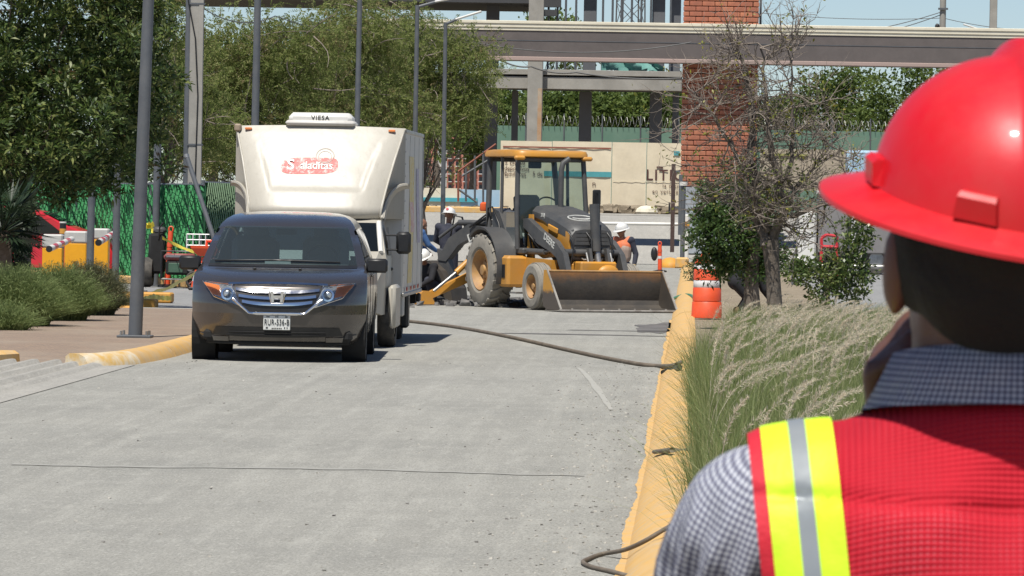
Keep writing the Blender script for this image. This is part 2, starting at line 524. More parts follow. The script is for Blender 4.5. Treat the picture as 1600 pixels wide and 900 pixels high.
# kerbs: a rounded, hand-painted section swept along the road edge
def kerb(pts, prof, name, m, wob=0.006):
    rings = []
    P = [Vector(p) for p in pts]
    for i, p in enumerate(P):
        t = (P[min(i + 1, len(P) - 1)] - P[max(i - 1, 0)]); t.z = 0; t.normalize()
        s = Vector((t.y, -t.x, 0))
        rings.append([p + s * (x + random.uniform(-wob, wob)) + Vector((0, 0, z)) for x, z in prof])
    o = MB().loft(rings).build(name, m, smooth=50)
    return struct(o)
prof = [(-0.02, -0.05), (0.0, 0.004), (0.05, 0.05), (0.14, 0.115), (0.22, 0.135), (0.33, 0.14), (0.37, 0.12), (0.38, -0.05)]
for k, (y0, y1) in enumerate(((8, 46), (46.03, 84), (84.03, 122), (122.03, 163))):
    ys = np.arange(y0, y1 + 0.01, 0.38)
    kerb([(-0.30 + 0.006 * math.sin(y * 0.2), y, hz(-1.25 if False else 2, y)) for y in ys], prof, "kerb", m_yel_kerb, 0.0015)
# paint that ran from the kerb onto the road, with a ragged edge
rows = [[], []]; wk = 0.0
for y in np.arange(20, 84, 0.22):
    rows[0].append((-0.27, y, 0.004)); wk = 0.82 * wk + random.uniform(-0.008, 0.008); rows[1].append((-0.33 + wk - random.uniform(0, 0.012), y, 0.004))
struct(MB().sheet(rows).build("kerb_paint", m_yel_kerb, recalc=False))
# a pale smear of spilled cement dust
sm = [[], []]
for t in np.linspace(0, 1, 14):
    p = G(903 + 52 * t ** 0.8, 575 + 66 * t)
    w_ = 0.012 + 0.018 * math.sin(PI * t) + random.uniform(0, .012)
    sm[0].append((p.x - w_, p.y, 0.005)); sm[1].append((p.x + w_, p.y, 0.005))
struct(MB().sheet(sm).build("road_patch", mat("pale dust smear", (0.365, 0.357, 0.322), 0.95, col2=(0.335, 0.328, 0.297), scale=3), recalc=False))
# left kerb, segment by segment, with a rounded end at the driveway
lprof = [(0.06, -0.04), (0.03, 0.03), (-0.02, 0.10), (-0.10, 0.135), (-0.24, 0.135), (-0.30, 0.10), (-0.31, -0.04)]
lp = [(-6.55, 55.35), (-6.28, 55.7), (-6.12, 56.6), (-6.05, 58.0), (-6.02, 59.4)]
kerb([(x, y, 0.0) for x, y in lp[:3]], lprof, "kerb", m_white_kerb)
kerb([(lp[2][0], lp[2][1] + 0.02, 0), (*lp[3], 0), (*lp[4], 0)], lprof, "kerb", m_yel_kerb)
for y0 in (59.45, 62.5, 65.55, 68.6, 71.65, 74.7, 77.75):
    kerb([(-6.02, y, 0) for y in np.arange(y0, y0 + 3.01, 0.5)], lprof, "kerb", m_yel_kerb)
a = G(-30, 566, 0); a.x -= 0.5; kerb([(a.x - 1.2, 55.6, 0), (a.x - 0.2, 55.55, 0), (a.x + 0.55, 55.75, 0), (a.x + 0.62, 56.2, 0)], [(-x, z) for x, z in lprof], "kerb", m_yel_kerb)
# verge soil
land("verge", np.arange(0.06, 2.8, 0.44), np.arange(8, 163, 3.0), 0.09, m_dirt)
MB().box((2.66, 86, 0.02), (0.14, 154, 0.2), bev=0.03).build("kerb", m_concrete)["kind"] = "structure"

# ragged flat strip laid across the road, close to its grey
def cross_strip(pts, w, m, name="road_strip"):
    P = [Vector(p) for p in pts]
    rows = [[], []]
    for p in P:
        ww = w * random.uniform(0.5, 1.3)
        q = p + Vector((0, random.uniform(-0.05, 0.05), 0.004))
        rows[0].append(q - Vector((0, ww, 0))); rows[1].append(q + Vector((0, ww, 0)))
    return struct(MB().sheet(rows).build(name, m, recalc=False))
m_road_strip = mat("grey road strip", (0.30, 0.294, 0.266), 0.95, col2=(0.35, 0.343, 0.31), scale=1.1)
m_dark_patch = mat("dark road patch", (0.085, 0.08, 0.075), 0.75, col2=(0.16, 0.15, 0.14), scale=1.5, lo=0.35, hi=0.6)  # dark tone for the flat patches on the road
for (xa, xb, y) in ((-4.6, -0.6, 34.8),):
    cross_strip([(x, y + 0.12 * math.sin(x * 2), 0) for x in np.arange(xa, xb, 0.15)], 0.09, m_road_strip)
def blob_patch(c, rx, ry, m, name="road_patch"):
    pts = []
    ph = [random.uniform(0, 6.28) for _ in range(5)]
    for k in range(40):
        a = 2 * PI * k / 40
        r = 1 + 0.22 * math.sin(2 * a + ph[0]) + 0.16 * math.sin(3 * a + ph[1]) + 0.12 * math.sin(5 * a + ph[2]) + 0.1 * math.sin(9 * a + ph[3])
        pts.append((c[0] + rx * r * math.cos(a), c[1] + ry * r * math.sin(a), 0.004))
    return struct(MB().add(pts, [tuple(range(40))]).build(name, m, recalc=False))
blob_patch(G(1028, 512), 0.36, 3.0, m_dark_patch)
blob_patch(G(905, 523), 1.1, 0.35, m_dark_patch)
blob_patch(G(960, 517), 0.7, 0.22, m_dark_patch)
# loose gravel and broken asphalt
def stones(name, spots, m):
    mb = MB()
    for (x, y, z, r) in spots:
        vs = []
        for k in range(8):
            vs.append((x + r * random.uniform(0.4, 1) * (1 if k & 1 else -1), y + r * random.uniform(0.4, 1) * (1 if k & 2 else -1), z + r * random.uniform(0.3, 0.9) * (1 if k & 4 else -0.3)))
        mb.add(vs, [(0, 2, 3, 1), (4, 5, 7, 6), (0, 1, 5, 4), (2, 6, 7, 3), (0, 4, 6, 2), (1, 3, 7, 5)])
    o = mb.build(name, m)
    o["kind"] = "stuff"
    return o
m_stone = mat("loose grey stone", (0.27, 0.26, 0.235), 0.9, col2=(0.17, 0.16, 0.15), scale=5)
sp = [(random.gauss(-0.55, 0.35) if random.random() < 0.75 else random.uniform(-5.8, -0.4), random.uniform(23, 60), 0.0, random.choice((0.004, 0.006, 0.008, 0.012))) for _ in range(2400)]
sp = [s for s in sp if s[0] < -0.32 and s[0] > -6]
stones("gravel", sp[::4], m_stone)
stones("gravel", sp[1::2], mat("pale gravel", (0.46, 0.44, 0.39), 0.9, col2=(0.36, 0.34, 0.30), scale=5))
m_asph = mat("broken asphalt", (0.10, 0.098, 0.095), 0.9, col2=(0.22, 0.21, 0.20), scale=3)
c = G(735, 474)
stones("asphalt_rubble", [(c.x + random.gauss(0, 0.9), c.y + random.gauss(0, 1.3), 0.02, random.choice((0.04, 0.06, 0.09, 0.13))) for _ in range(420)], m_asph)
c = G(845, 478)
stones("asphalt_rubble", [(c.x + random.gauss(0, 0.5), c.y + random.gauss(0.6, 0.6), 0.02, random.choice((0.04, 0.06, 0.1))) for _ in range(120)], m_asph)

# hoses and cables lying about
def lay(name, label, cat, pix, r, m, lift=None, n=8):
    pts = []
    P = [G(x, y, r + (lift[i] if lift else 0)) for i, (x, y) in enumerate(pix)]
    for i in range(len(P) - 1):                                     # Catmull-Rom
        p0, p1, p2, p3 = P[max(i - 1, 0)], P[i], P[i + 1], P[min(i + 2, len(P) - 1)]
        for k in range(6):
            t = k / 6
            pts.append(0.5 * ((2 * p1) + (p2 - p0) * t + (2 * p0 - 5 * p1 + 4 * p2 - p3) * t * t + (3 * p1 - p0 - 3 * p2 + p3) * t ** 3))
    pts.append(P[-1])
    return tag(MB().tube(pts, r, n).build(name, m, smooth=60), label, cat)
lay("hose", "long brown hose running diagonally across the road from the truck to the yellow kerb", "hose",
    [(600, 499), (650, 503), (720, 512), (800, 527), (880, 545), (940, 558), (1000, 569), (1033, 572), (1052, 571), (1064, 566)], 0.024, m_hose,
    [0, 0, 0, 0, 0, 0, 0, 0.0, 0.12, 0.15])
lay("hose", "short dark hose end lying against the yellow kerb below the long hose", "hose", [(1036, 582), (1048, 578), (1062, 574)], 0.03, m_black, [0, 0.03, 0.14])
lay("cable", "bent brown cable looping off the yellow kerb beside the man in the red vest", "cable",
    [(1100, 805), (1068, 812), (1040, 826), (1008, 845), (976, 859), (940, 866), (918, 874), (911, 879), (925, 886), (955, 893), (985, 901)], 0.012, m_hose,
    [0.18, 0.17, 0.16, 0.10, 0.04, 0, 0, 0, 0, 0, 0])
tag(MB().tube([G(1022, 706, 0.09), G(1050, 703, 0.165), G(1080, 702, 0.17)], [0.016, 0.02, 0.018], 7).build("stick", m_hose, smooth=60),
    "short brown stick lying across the yellow kerb under the grass", "stick")
m_ghose = mat("green garden hose", (0.05, 0.22, 0.12), 0.5)
lay("hose", "thin green hose curling over the far kerb next to the orange drum", "hose", [(1088, 470), (1080, 462), (1068, 461), (1056, 465), (1046, 470)], 0.03, m_ghose, [0.12, 0.12, 0.05, 0, 0])
# ------------------------------------------------------------------ brick gate tower and portal beam
m_brick = [mat("red brick", (0.42, 0.15, 0.082), 0.85, col2=(0.30, 0.085, 0.045), scale=2.5, bumps=0.4, bscale=30, dust=(0.34, 0.22, 0.16), dust_amt=0.3),
           mat("orange brick", (0.46, 0.175, 0.095), 0.85, col2=(0.33, 0.10, 0.05), scale=2.5, bumps=0.4, bscale=30, dust=(0.34, 0.22, 0.16), dust_amt=0.3),
           mat("dark brick", (0.37, 0.12, 0.07), 0.85, col2=(0.26, 0.075, 0.04), scale=2.5, bumps=0.4, bscale=30, dust=(0.3, 0.2, 0.15), dust_amt=0.3)]
m_mortar = mat("mortar", (0.24, 0.10, 0.062), 0.95, col2=(0.22, 0.11, 0.08), scale=4)
m_cream = mat("cream render", (0.74, 0.69, 0.55), 0.8, col2=(0.68, 0.63, 0.50), scale=1.2, dust=(0.35, 0.3, 0.22), dust_amt=0.25)
m_mauve = mat("grey mauve render", (0.112, 0.096, 0.091), 0.85, col2=(0.10, 0.086, 0.082), scale=0.8, dust=(0.2, 0.17, 0.16), dust_amt=0.3)
m_lit_pink = mat("sunlit pink render", (0.36, 0.275, 0.24), 0.85, col2=(0.38, 0.28, 0.25), scale=1.5)  # sunlight on the beam's lower lip put into this paler colour
TWY = 167.4
tl, trr = W(1063.5, 250, TWY), W(1186, 60, TWY)
tw = thing("brick_tower", "red brick gate tower standing under the long portal beam", "tower", ((tl.x + trr.x) / 2, TWY, hz(0, TWY)), 0.0)
tww = trr.x - tl.x; z_base = hz(0, TWY)
bz0 = W(1100, 292, TWY).z - z_base; top = 8.9 - z_base
MB().box((0, 0.72, (top + bz0) / 2), (tww - 0.06, 1.3, top - bz0)).build("tower_core", m_mortar, tw)
course = 8.05 / (FPX / TWY)
bm_ = [MB().box((0, 0, 0), (0.40, 0.12, course * 0.84), bev=0.014).mesh("brick", m) for m in m_brick]
bh_ = [MB().box((0, 0, 0), (0.19, 0.12, course * 0.84), bev=0.014).mesh("brick", m) for m in m_brick]
nrow = int((top - bz0) / course)
far = MB(); nb = 0
for r_ in range(nrow):
    z = bz0 + course * (r_ + 0.5)
    zt_ = z + z_base
    x = -tww / 2 + (0.20 if r_ % 2 else 0.0) + 0.205
    slots = [(-tww / 2 + 0.205 + 0.412 * k + (0.206 if r_ % 2 else 0), 0) for k in range(int(tww / 0.412))]
    slots = [q for q in slots if q[0] + 0.2 < tww / 2 + 0.01]
    if r_ % 2: slots.insert(0, (-tww / 2 + 0.10, 1))
    last = slots[-1][0] + (0.205)
    if tww / 2 - last > 0.12: slots.append(((last + tww / 2) / 2 + 0.005, 1))
    for (bx, half) in slots:
        hid = 6.35 < zt_ < 7.75
        if hid or nb >= 298:
            far.box((bx, 0.05 , z), (0.19 if half else 0.40, 0.12, course * 0.84)); continue
        me = random.choice(bh_ if half else bm_)
        o = link("brick", me, tw, (bx, 0.045 + random.uniform(-0.012, 0.006), z)); nb += 1
if far.f: stuff(far.build("brickwork", m_brick[0], tw))
MB().box((0, 0.5, bz0 / 2 + 0.02), (tww - 0.2, 1.0, bz0 - 0.04), bev=0.02).build("tower_base", mat("grey blue base render", (0.34, 0.37, 0.40), 0.85, scale=2), tw)
MB().box((tww / 2 + 0.045, 0.6, (top + 7.8 - z_base) / 2), (0.07, 0.5, top - 7.8 + z_base)).build("corner_trim", m_steel_dk, tw)
# portal beam across the entrance
B0, B1 = W(560, 42, 166.92), W(1800, 68, 166.92)
zb_top = W(1100, 53, 166.92).z; zb_bot = W(1100, 100, 166.92).z
pb = thing("portal_beam", "long mauve portal beam with cream coping spanning the street entrance", "beam", ((B0.x + B1.x) / 2, 166.92, 0), 0.0)
bl_ = B1.x - B0.x
MB().box((0, 0.0, (zb_top + zb_bot) / 2), (bl_, 0.80, zb_top - zb_bot)).build("beam_face", m_mauve, pb)
for k, (h, d) in enumerate(((0.10, 0.86), (0.12, 0.92), (0.10, 0.98))):
    MB().box((0, 0.0, zb_top + 0.05 + 0.11 * k), (bl_ + 0.1, d, h), bev=0.012).build("coping", m_cream, pb)
MB().box((0, -0.03, zb_bot + 0.07), (bl_ + 0.02, 0.86, 0.13), bev=0.015).build("drip_band", m_lit_pink, pb)
MB().box((0, -0.402, zb_bot + 0.66), (bl_, 0.02, 0.02)).build("beam_groove", m_steel_dk, pb)
for x in (-bl_ / 2 + 0.5, bl_ / 2 - 0.5):
    MB().box((x, 0.1, (zb_bot + hz(0, 167)) / 2), (0.9, 0.8, zb_bot - hz(0, 167)), bev=0.02).build("beam_column", m_mauve, pb)

# ------------------------------------------------------------------ unfinished concrete building behind the hoarding
CY = 205.0
cb = thing("concrete_building", "unfinished concrete frame building with dark columns behind the printed hoarding", "building", (0, CY, 0), 0.0)
m_cdark = mat("dark grey concrete", (0.13, 0.135, 0.145), 0.9, col2=(0.11, 0.112, 0.12), scale=0.8)  # inner columns, darker than the raw concrete in front
m_dark_slab = mat("dark grey slab", (0.06, 0.062, 0.066), 0.9, col2=(0.05, 0.052, 0.055), scale=0.8)  # near-black tone for slabs and formwork
def cx(px, y=CY): return W(px, 200, y).x
def cz(py, px=900, y=CY): return W(px, py, y).z
g = hz(0, CY)
zA0, zA1 = cz(140), cz(121)           # first-floor edge beam
x0, x1 = cx(740), cx(1064)
MB().box(((x0 + x1) / 2, -0.1, (zA0 + zA1) / 2), (x1 - x0, 0.6, zA1 - zA0), bev=0.01).build("edge_beam", m_concrete, cb)
MB().box(((x0 + x1) / 2, -0.15, cz(114)), (x1 - x0 + 0.1, 0.63, 0.22), bev=0.01).build("slab_edge", m_concrete, cb)
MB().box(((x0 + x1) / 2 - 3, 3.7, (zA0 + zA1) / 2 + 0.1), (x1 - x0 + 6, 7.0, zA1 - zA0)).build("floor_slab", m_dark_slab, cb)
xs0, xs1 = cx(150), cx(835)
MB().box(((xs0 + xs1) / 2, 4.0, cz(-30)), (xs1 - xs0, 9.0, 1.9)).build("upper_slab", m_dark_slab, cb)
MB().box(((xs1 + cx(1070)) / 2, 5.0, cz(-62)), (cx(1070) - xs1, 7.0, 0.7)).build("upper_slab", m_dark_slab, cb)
def column(px, w, zt, m, y=0.0, zb=None):
    MB().box((W(px, 150, CY + y).x, y, (zt + (zb or g)) / 2), (w, w, zt - (zb or g)), bev=0.02).build("column", m, cb)
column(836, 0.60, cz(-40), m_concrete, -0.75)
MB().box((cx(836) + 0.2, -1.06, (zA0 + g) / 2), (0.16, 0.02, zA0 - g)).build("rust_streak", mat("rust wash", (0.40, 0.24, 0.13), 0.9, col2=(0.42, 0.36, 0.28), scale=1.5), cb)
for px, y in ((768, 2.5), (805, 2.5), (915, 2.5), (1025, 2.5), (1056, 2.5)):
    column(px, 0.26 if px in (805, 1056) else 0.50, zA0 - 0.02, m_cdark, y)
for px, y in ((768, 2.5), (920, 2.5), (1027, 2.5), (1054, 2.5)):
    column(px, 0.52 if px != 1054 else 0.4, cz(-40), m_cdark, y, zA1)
MB().box((cx(848), 2.0, cz(18)), (0.9, 0.5, 0.25)).build("formwork_beam", m_dark_slab, cb)
MB().box((cx(842), 2.0, cz(1)), (1.5, 0.5, 0.4)).build("formwork_beam", m_dark_slab, cb)
ORD = ("leftmost", "second", "third", "fourth", "fifth", "sixth", "seventh", "eighth", "ninth", "tenth", "eleventh", "rightmost")
for k, px in enumerate((842, 857, 871, 884, 900, 942, 957, 971, 987, 1002, 1017, 1048)):
    p = W(px, 30, CY + 2.0)
    pr = thing("steel_prop", ORD[k] + " dark steel shoring prop standing above the portal beam, counted from the left", "prop", (p.x, CY + 2.0, zA1 + 0.1), 0, "shoring props on the upper floor")
    MB().cyl((0, 0, 0.02), (0, 0, 3.4), 0.045, n=8).build("tube", m_steel_dk, pr)
    MB().box((0, 0, 0.015), (0.16, 0.16, 0.03)).build("foot_plate", m_steel_dk, pr)
    MB().box((0, 0, 3.42), (0.16, 0.16, 0.03)).build("head_plate", m_steel_dk, pr)
# debris netting and red canopy on the first floor
m_net = mat("torn green netting", (0.10, 0.26, 0.22), 0.8, col2=(0.16, 0.34, 0.30), scale=3)
rows = []
for j in range(5):
    rows.append([Vector((W(940 + 9 * i, 100, CY + 1).x, 0.6 + 0.2 * math.sin(i * 1.3 + j), zA1 + 0.25 + (0.75 - 0.09 * i * 0.5) * j / 4 + 0.10 * math.sin(i * 0.9))) for i in range(12)])
MB().sheet(rows).build("debris_net", m_net, cb, 60, recalc=False)
# lattice mast far behind, through the props
mp0 = W(985, 40, 330)
mast = thing("lattice_mast", "steel lattice mast seen between the shoring props far behind", "mast", (mp0.x, 330, hz(0, 330)), 0.3)
lm = [Vector((sx * 0.9, sy * 0.9, 0)) for sx, sy in ((-1, -1), (1, -1), (1, 1), (-1, 1))]
lt = [Vector((v.x * 0.75, v.y * 0.75, 18)) for v in lm]
for i in range(4):
    MB().cyl(lm[i], lt[i], 0.05, n=6).build("mast_leg", m_wire, mast)
br_ = MB()
for k in range(12):
    for i in range(4):
        j = (i + 1) % 4
        a, b = lm[i].lerp(lt[i], k / 12), lm[j].lerp(lt[j], (k + 1) / 12)
        br_.cyl(a, b, 0.025, n=4); br_.cyl(lm[j].lerp(lt[j], k / 12), lm[i].lerp(lt[i], (k + 1) / 12), 0.025, n=4)
stuff(br_.build("mast_bracing", m_wire, mast))

# ------------------------------------------------------------------ printed hoarding
HY = 186.0
m_hoard = mat("cream hoarding vinyl", (0.76, 0.67, 0.50), 0.55, col2=(0.68, 0.59, 0.43), scale=0.7, dust=(0.40, 0.34, 0.25), dust_amt=0.35, bumps=0.5, bscale=1.6)
m_teal = mat("teal print", (0.08, 0.33, 0.36), 0.6)
m_brownp = mat("brown print", (0.24, 0.075, 0.045), 0.65, col2=(0.28, 0.09, 0.055), scale=2)
m_ink2 = mat("dark brown print", (0.09, 0.035, 0.03), 0.7)
ho = thing("hoarding", "cream printed construction hoarding with teal stripe and LITICA lettering below the concrete building", "hoarding", (0, HY, hz(0, HY)), 0.0)
gz = hz(0, HY)
def hp(px, py): 
    p = W(px, py, HY); return p.x, p.z - gz
def hbox(x0, y0, x1, y1, name, m, t=0.012, off=0.0, par=None):
    a, b = hp(x0, y0); c, d = hp(x1, y1)
    return MB().box(((a + c) / 2, -0.03 - off, (b + d) / 2), (abs(c - a), t, abs(b - d))).build(name, m, par or ho)
for (xa, xb, ya) in ((782, 862, 221), (863, 955.5, 222), (956.5, 1010, 223), (1011, 1066, 224)):
    a, _ = hp(xa, 250); c, zt_ = hp(xb, ya)
    mb = MB()
    rows = [[Vector((a + (c - a) * i / 10, 0.010 * math.sin(i * 1.7 + j * 0.9 + xa) , 0.02 + (zt_ - 0.02) * j / 8)) for i in range(11)] for j in range(9)]
    mb.sheet(rows); mb.sheet([[p + Vector((0, 0.04, 0)) for p in r] for r in rows])
    mb.build("panel", m_hoard, ho, 60)
    MB().box((c, 0.012, zt_ / 2), (0.03, 0.06, zt_), bev=0.004).build("panel_joint", m_cream, ho)
hbox(786, 228, 955, 233, "printed_band", m_brownp, 0.008)
hbox(850, 267, 955, 277, "printed_band", m_teal, 0.008)
hbox(956, 322, 1014, 333, "printed_band", m_brownp, 0.008)
hbox(1053, 236, 1062, 243, "printed_band", m_teal, 0.008)
hbox(958, 283, 1062, 283.8, "panel_seam", m_cream, 0.006)
def hletters(s, px, py, hpx, m, bold=0.0, align='LEFT', sx=1.0, spacing=1.0):
    x, z = hp(px, py)
    return lettering(s, hpx / (FPX / HY) * 1.38, m, ho, (x, -0.035, z), (PI / 2, 0, 0), 0.006, bold, align, spacing, sx)
hletters("LITICA", 1009, 274, 17.5, m_ink2, 0.004, spacing=1.12, sx=0.98)
hbox(1026, 260.0, 1036, 263, "letter_bar", m_ink2, 0.006)
hletters("la mejor", 1035, 290, 6, m_ink2, 0.0, spacing=1.2)
hletters("en vertical", 1019, 299, 6, m_ink2, 0.0, spacing=1.2)
hletters("+ De 20", 788, 254, 7, m_ink2, 0.0)
hletters("deportivos", 788, 263, 6.5, m_ink2, 0.0)
hletters("familiares", 788, 271.5, 6.5, m_ink2, 0.0)
hletters("5 de", 832, 271.5, 6.5, m_ink2, 0.0)
hletters("n", 925, 287, 9, m_ink2, 0.0)
# dirt heap and stones at its foot
stones("dirt_heap", [(W(random.uniform(925, 1062), 335, 184).x, 184 + random.uniform(-0.9, 0.9), hz(0, 184) + random.uniform(-0.05, 0.2), random.choice((0.08, 0.14, 0.2, 0.26))) for _ in range(260)], m_dirt)
stones("dirt_heap", [(W(random.uniform(650, 790), 335, 184).x, 184 + random.uniform(-0.9, 0.9), hz(0, 184) + random.uniform(-0.05, 0.15), random.choice((0.08, 0.12, 0.18))) for _ in range(200)], m_dirt)
rk = W(1010, 337, 182.8)
tag(MB().ellipsoid((0, 0, 0), (0.42, 0.4, 0.24), n=9, k=6).build("boulder", m_cream, None, None, (rk.x, 182.9, hz(0, 182.9) + 0.14)), "pale boulder lying at the foot of the hoarding", "rock")
# yellow kerb at the top of the ramp
a, b = W(600, 340, 181.9), W(792, 340, 181.9)
MB().box(((a.x + b.x) / 2, 181.9, hz(0, 181.9) + 0.10), (b.x - a.x, 0.5, 0.24), bev=0.04).build("kerb", m_yel_kerb)["kind"] = "structure"
a, b = W(905, 340, 181.9), W(1064, 340, 181.9)
MB().box(((a.x + b.x) / 2, 182.0, hz(0, 182) + 0.02), (b.x - a.x, 0.4, 0.10), bev=0.04).build("kerb", m_concrete)["kind"] = "structure"

# ------------------------------------------------------------------ far left: blue site wall, pink flats, stair frame
m_blue = mat("pale blue wall paint", (0.30, 0.46, 0.60), 0.7, col2=(0.36, 0.50, 0.62), scale=1)
m_cyan = mat("turquoise band paint", (0.07, 0.38, 0.46), 0.7)
bw = thing("site_wall", "low pale blue site wall with a turquoise band left of the hoarding", "wall", (0, 200, hz(0, 200)), 0)
def far_box(par, Y, x0, y0, x1, y1, name, m, t=0.2, off=0.0):
    p, q = W(x0, y0, Y), W(x1, y1, Y); o = par.location
    return MB().box(((p.x + q.x) / 2 - o.x, (Y - o.y) + off, (p.z + q.z) / 2 - o.z), (abs(q.x - p.x), t, abs(p.z - q.z))).build(name, m, par)
far_box(bw, 200, 720, 296, 783, 332, "wall_panel", m_blue)
far_box(bw, 200, 640, 293, 719.5, 332, "wall_panel", m_cream)
far_box(bw, 200, 645, 308, 746, 316, "wall_band", m_cyan, 0.06, -0.14)
pf = thing("apartment_building", "distant pink and white apartment block seen above the blue wall", "building", (W(720, 250, 420).x, 420, hz(0, 420)), 0)
m_flat = mat("salmon render", (0.52, 0.22, 0.17), 0.85, col2=(0.48, 0.20, 0.155), scale=0.4)
m_flatw = mat("pale render", (0.58, 0.57, 0.55), 0.85, col2=(0.5, 0.5, 0.48), scale=0.4)
m_win = mat("dark window pane", (0.05, 0.055, 0.065), 0.2)
far_box(pf, 420, 600, 205, 676, 325, "tower_block", m_flat, 6, 3)
far_box(pf, 420, 676.5, 205, 684, 325, "stair_core", mat("maroon render", (0.16, 0.05, 0.05), 0.8), 6, 3.2)
far_box(pf, 420, 684.5, 205, 697, 325, "tower_block", m_flatw, 6, 3)
far_box(pf, 420, 697.5, 190, 800, 325, "tower_block", m_flat, 6, 3.1)
for r_ in range(8):
    for px in (660, 668, 703, 715, 727, 739, 751, 763, 775, 787):
        y = 216 + r_ * 12
        if px > 700: y += 4
        f = far_box(pf, 420, px - 2.6, y - 3, px + 2.6, y + 3, "window", m_win, 0.15, -0.05)
        far_box(pf, 420, px - 3.4, y + 3.2, px + 3.4, y + 4.6, "balcony", m_flatw, 0.7, -0.3)
# steel stair frame beside the hoarding
sf = thing("stair_frame", "thin dark steel stair frame rising towards the hoarding's left edge", "stair", (0, 192, hz(0, 192)), 0)
def fpt(px, py, Y=192): return W(px, py, Y) - sf.location
for (a, b) in (((716, 315), (716, 270)), ((728, 315), (728, 262)), ((742, 312), (742, 243)), ((755, 318), (755, 236)), ((722, 275), (770, 246)), ((716, 268), (775, 225)), ((715, 295), (745, 316))):
    MB().cyl(fpt(*a), fpt(*b), 0.045, n=6).build("rail", m_steel_dk if a[0] != 716 else m_brownp, sf)

# ------------------------------------------------------------------ gate barrier, booth posts, things at the entrance
EY = 163.5
ga = thing("boom_barrier", "white boom barrier arm across the street in front of the hoarding", "barrier", (W(1070, 350, EY).x, EY, 0), 0)
def gp(px, py): return W(px, py, EY) - ga.location
MB().cyl(gp(905, 348.5), gp(1062, 350.5), 0.055, n=10).build("arm", m_white, ga, 40)
MB().box(gp(1069, 372), (0.30, 0.30, gp(1069, 334).z - gp(1069, 408).z), bev=0.03).build("cabinet", m_white, ga)
MB().box(gp(1069, 350) + Vector((0, -0.05, 0)), (0.36, 0.34, 0.14), bev=0.02).build("cabinet_band", m_yblock, ga)
gpz = thing("gate_post", "grey gate post with a small white cap beside the boom barrier", "post", (W(1066, 400, 160).x, 160, 0), 0)
MB().cyl((0, 0, 0), (0, 0, W(1066, 290, 160).z), 0.075, n=14).build("shaft", m_steel_dk, gpz, 40)
MB().cyl((0, 0, W(1066, 290, 160).z), (0, 0, W(1066, 284, 160).z), 0.13, n=14).build("cap", m_white, gpz, 40)
rp = thing("hinged_gate", "tall brown steel gate frame with hinges standing in front of the brick tower", "frame", (W(1050, 400, 161.5).x, 161.5, 0), 0)
def rp_(px, py): return W(px, py, 161.5) - rp.location
MB().box((0, 0, rp_(1050, 325).z), (0.13, 0.13, rp_(1050, 258).z - rp_(1050, 396).z)).build("upright", m_brownp if False else mat("rusty brown steel", (0.055, 0.035, 0.03), 0.7, col2=(0.08, 0.045, 0.035), scale=3), rp)
for py in (268, 324):
    p = rp_(1056, py); MB().box(p, (0.26, 0.08, 0.07)).build("hinge_bar", m_steel_dk, rp)
MB().box(rp_(1063, 320), (0.12, 0.12, 1.9)).build("upright", m_steel_dk, rp)
MB().box(rp_(1046, 325), (0.06, 0.12, 0.36)).build("lock_box", m_black, rp)
MB().box((W(1080, 375, 165).x, 165.2, 0.7), (0.45, 0.4, 1.5), bev=0.02)
# speed bump lumps by the kerb end
p = G(1052, 405); tag(MB().ellipsoid((0, 0, 0), (0.36, 0.5, 0.30), n=20, k=10).build("bollard_base", m_yblock, None, 60, (p.x, 158.5, 0.02)), "round yellow concrete bollard base beside the boom barrier", "bollard")
p = G(1068, 405); tag(MB().box((0, 0, 0), (0.42, 0.6, 0.34), bev=0.05).build("concrete_block", m_yel_kerb, None, None, (p.x, 158.0, 0.16)), "square ochre concrete block at the end of the kerb", "block")

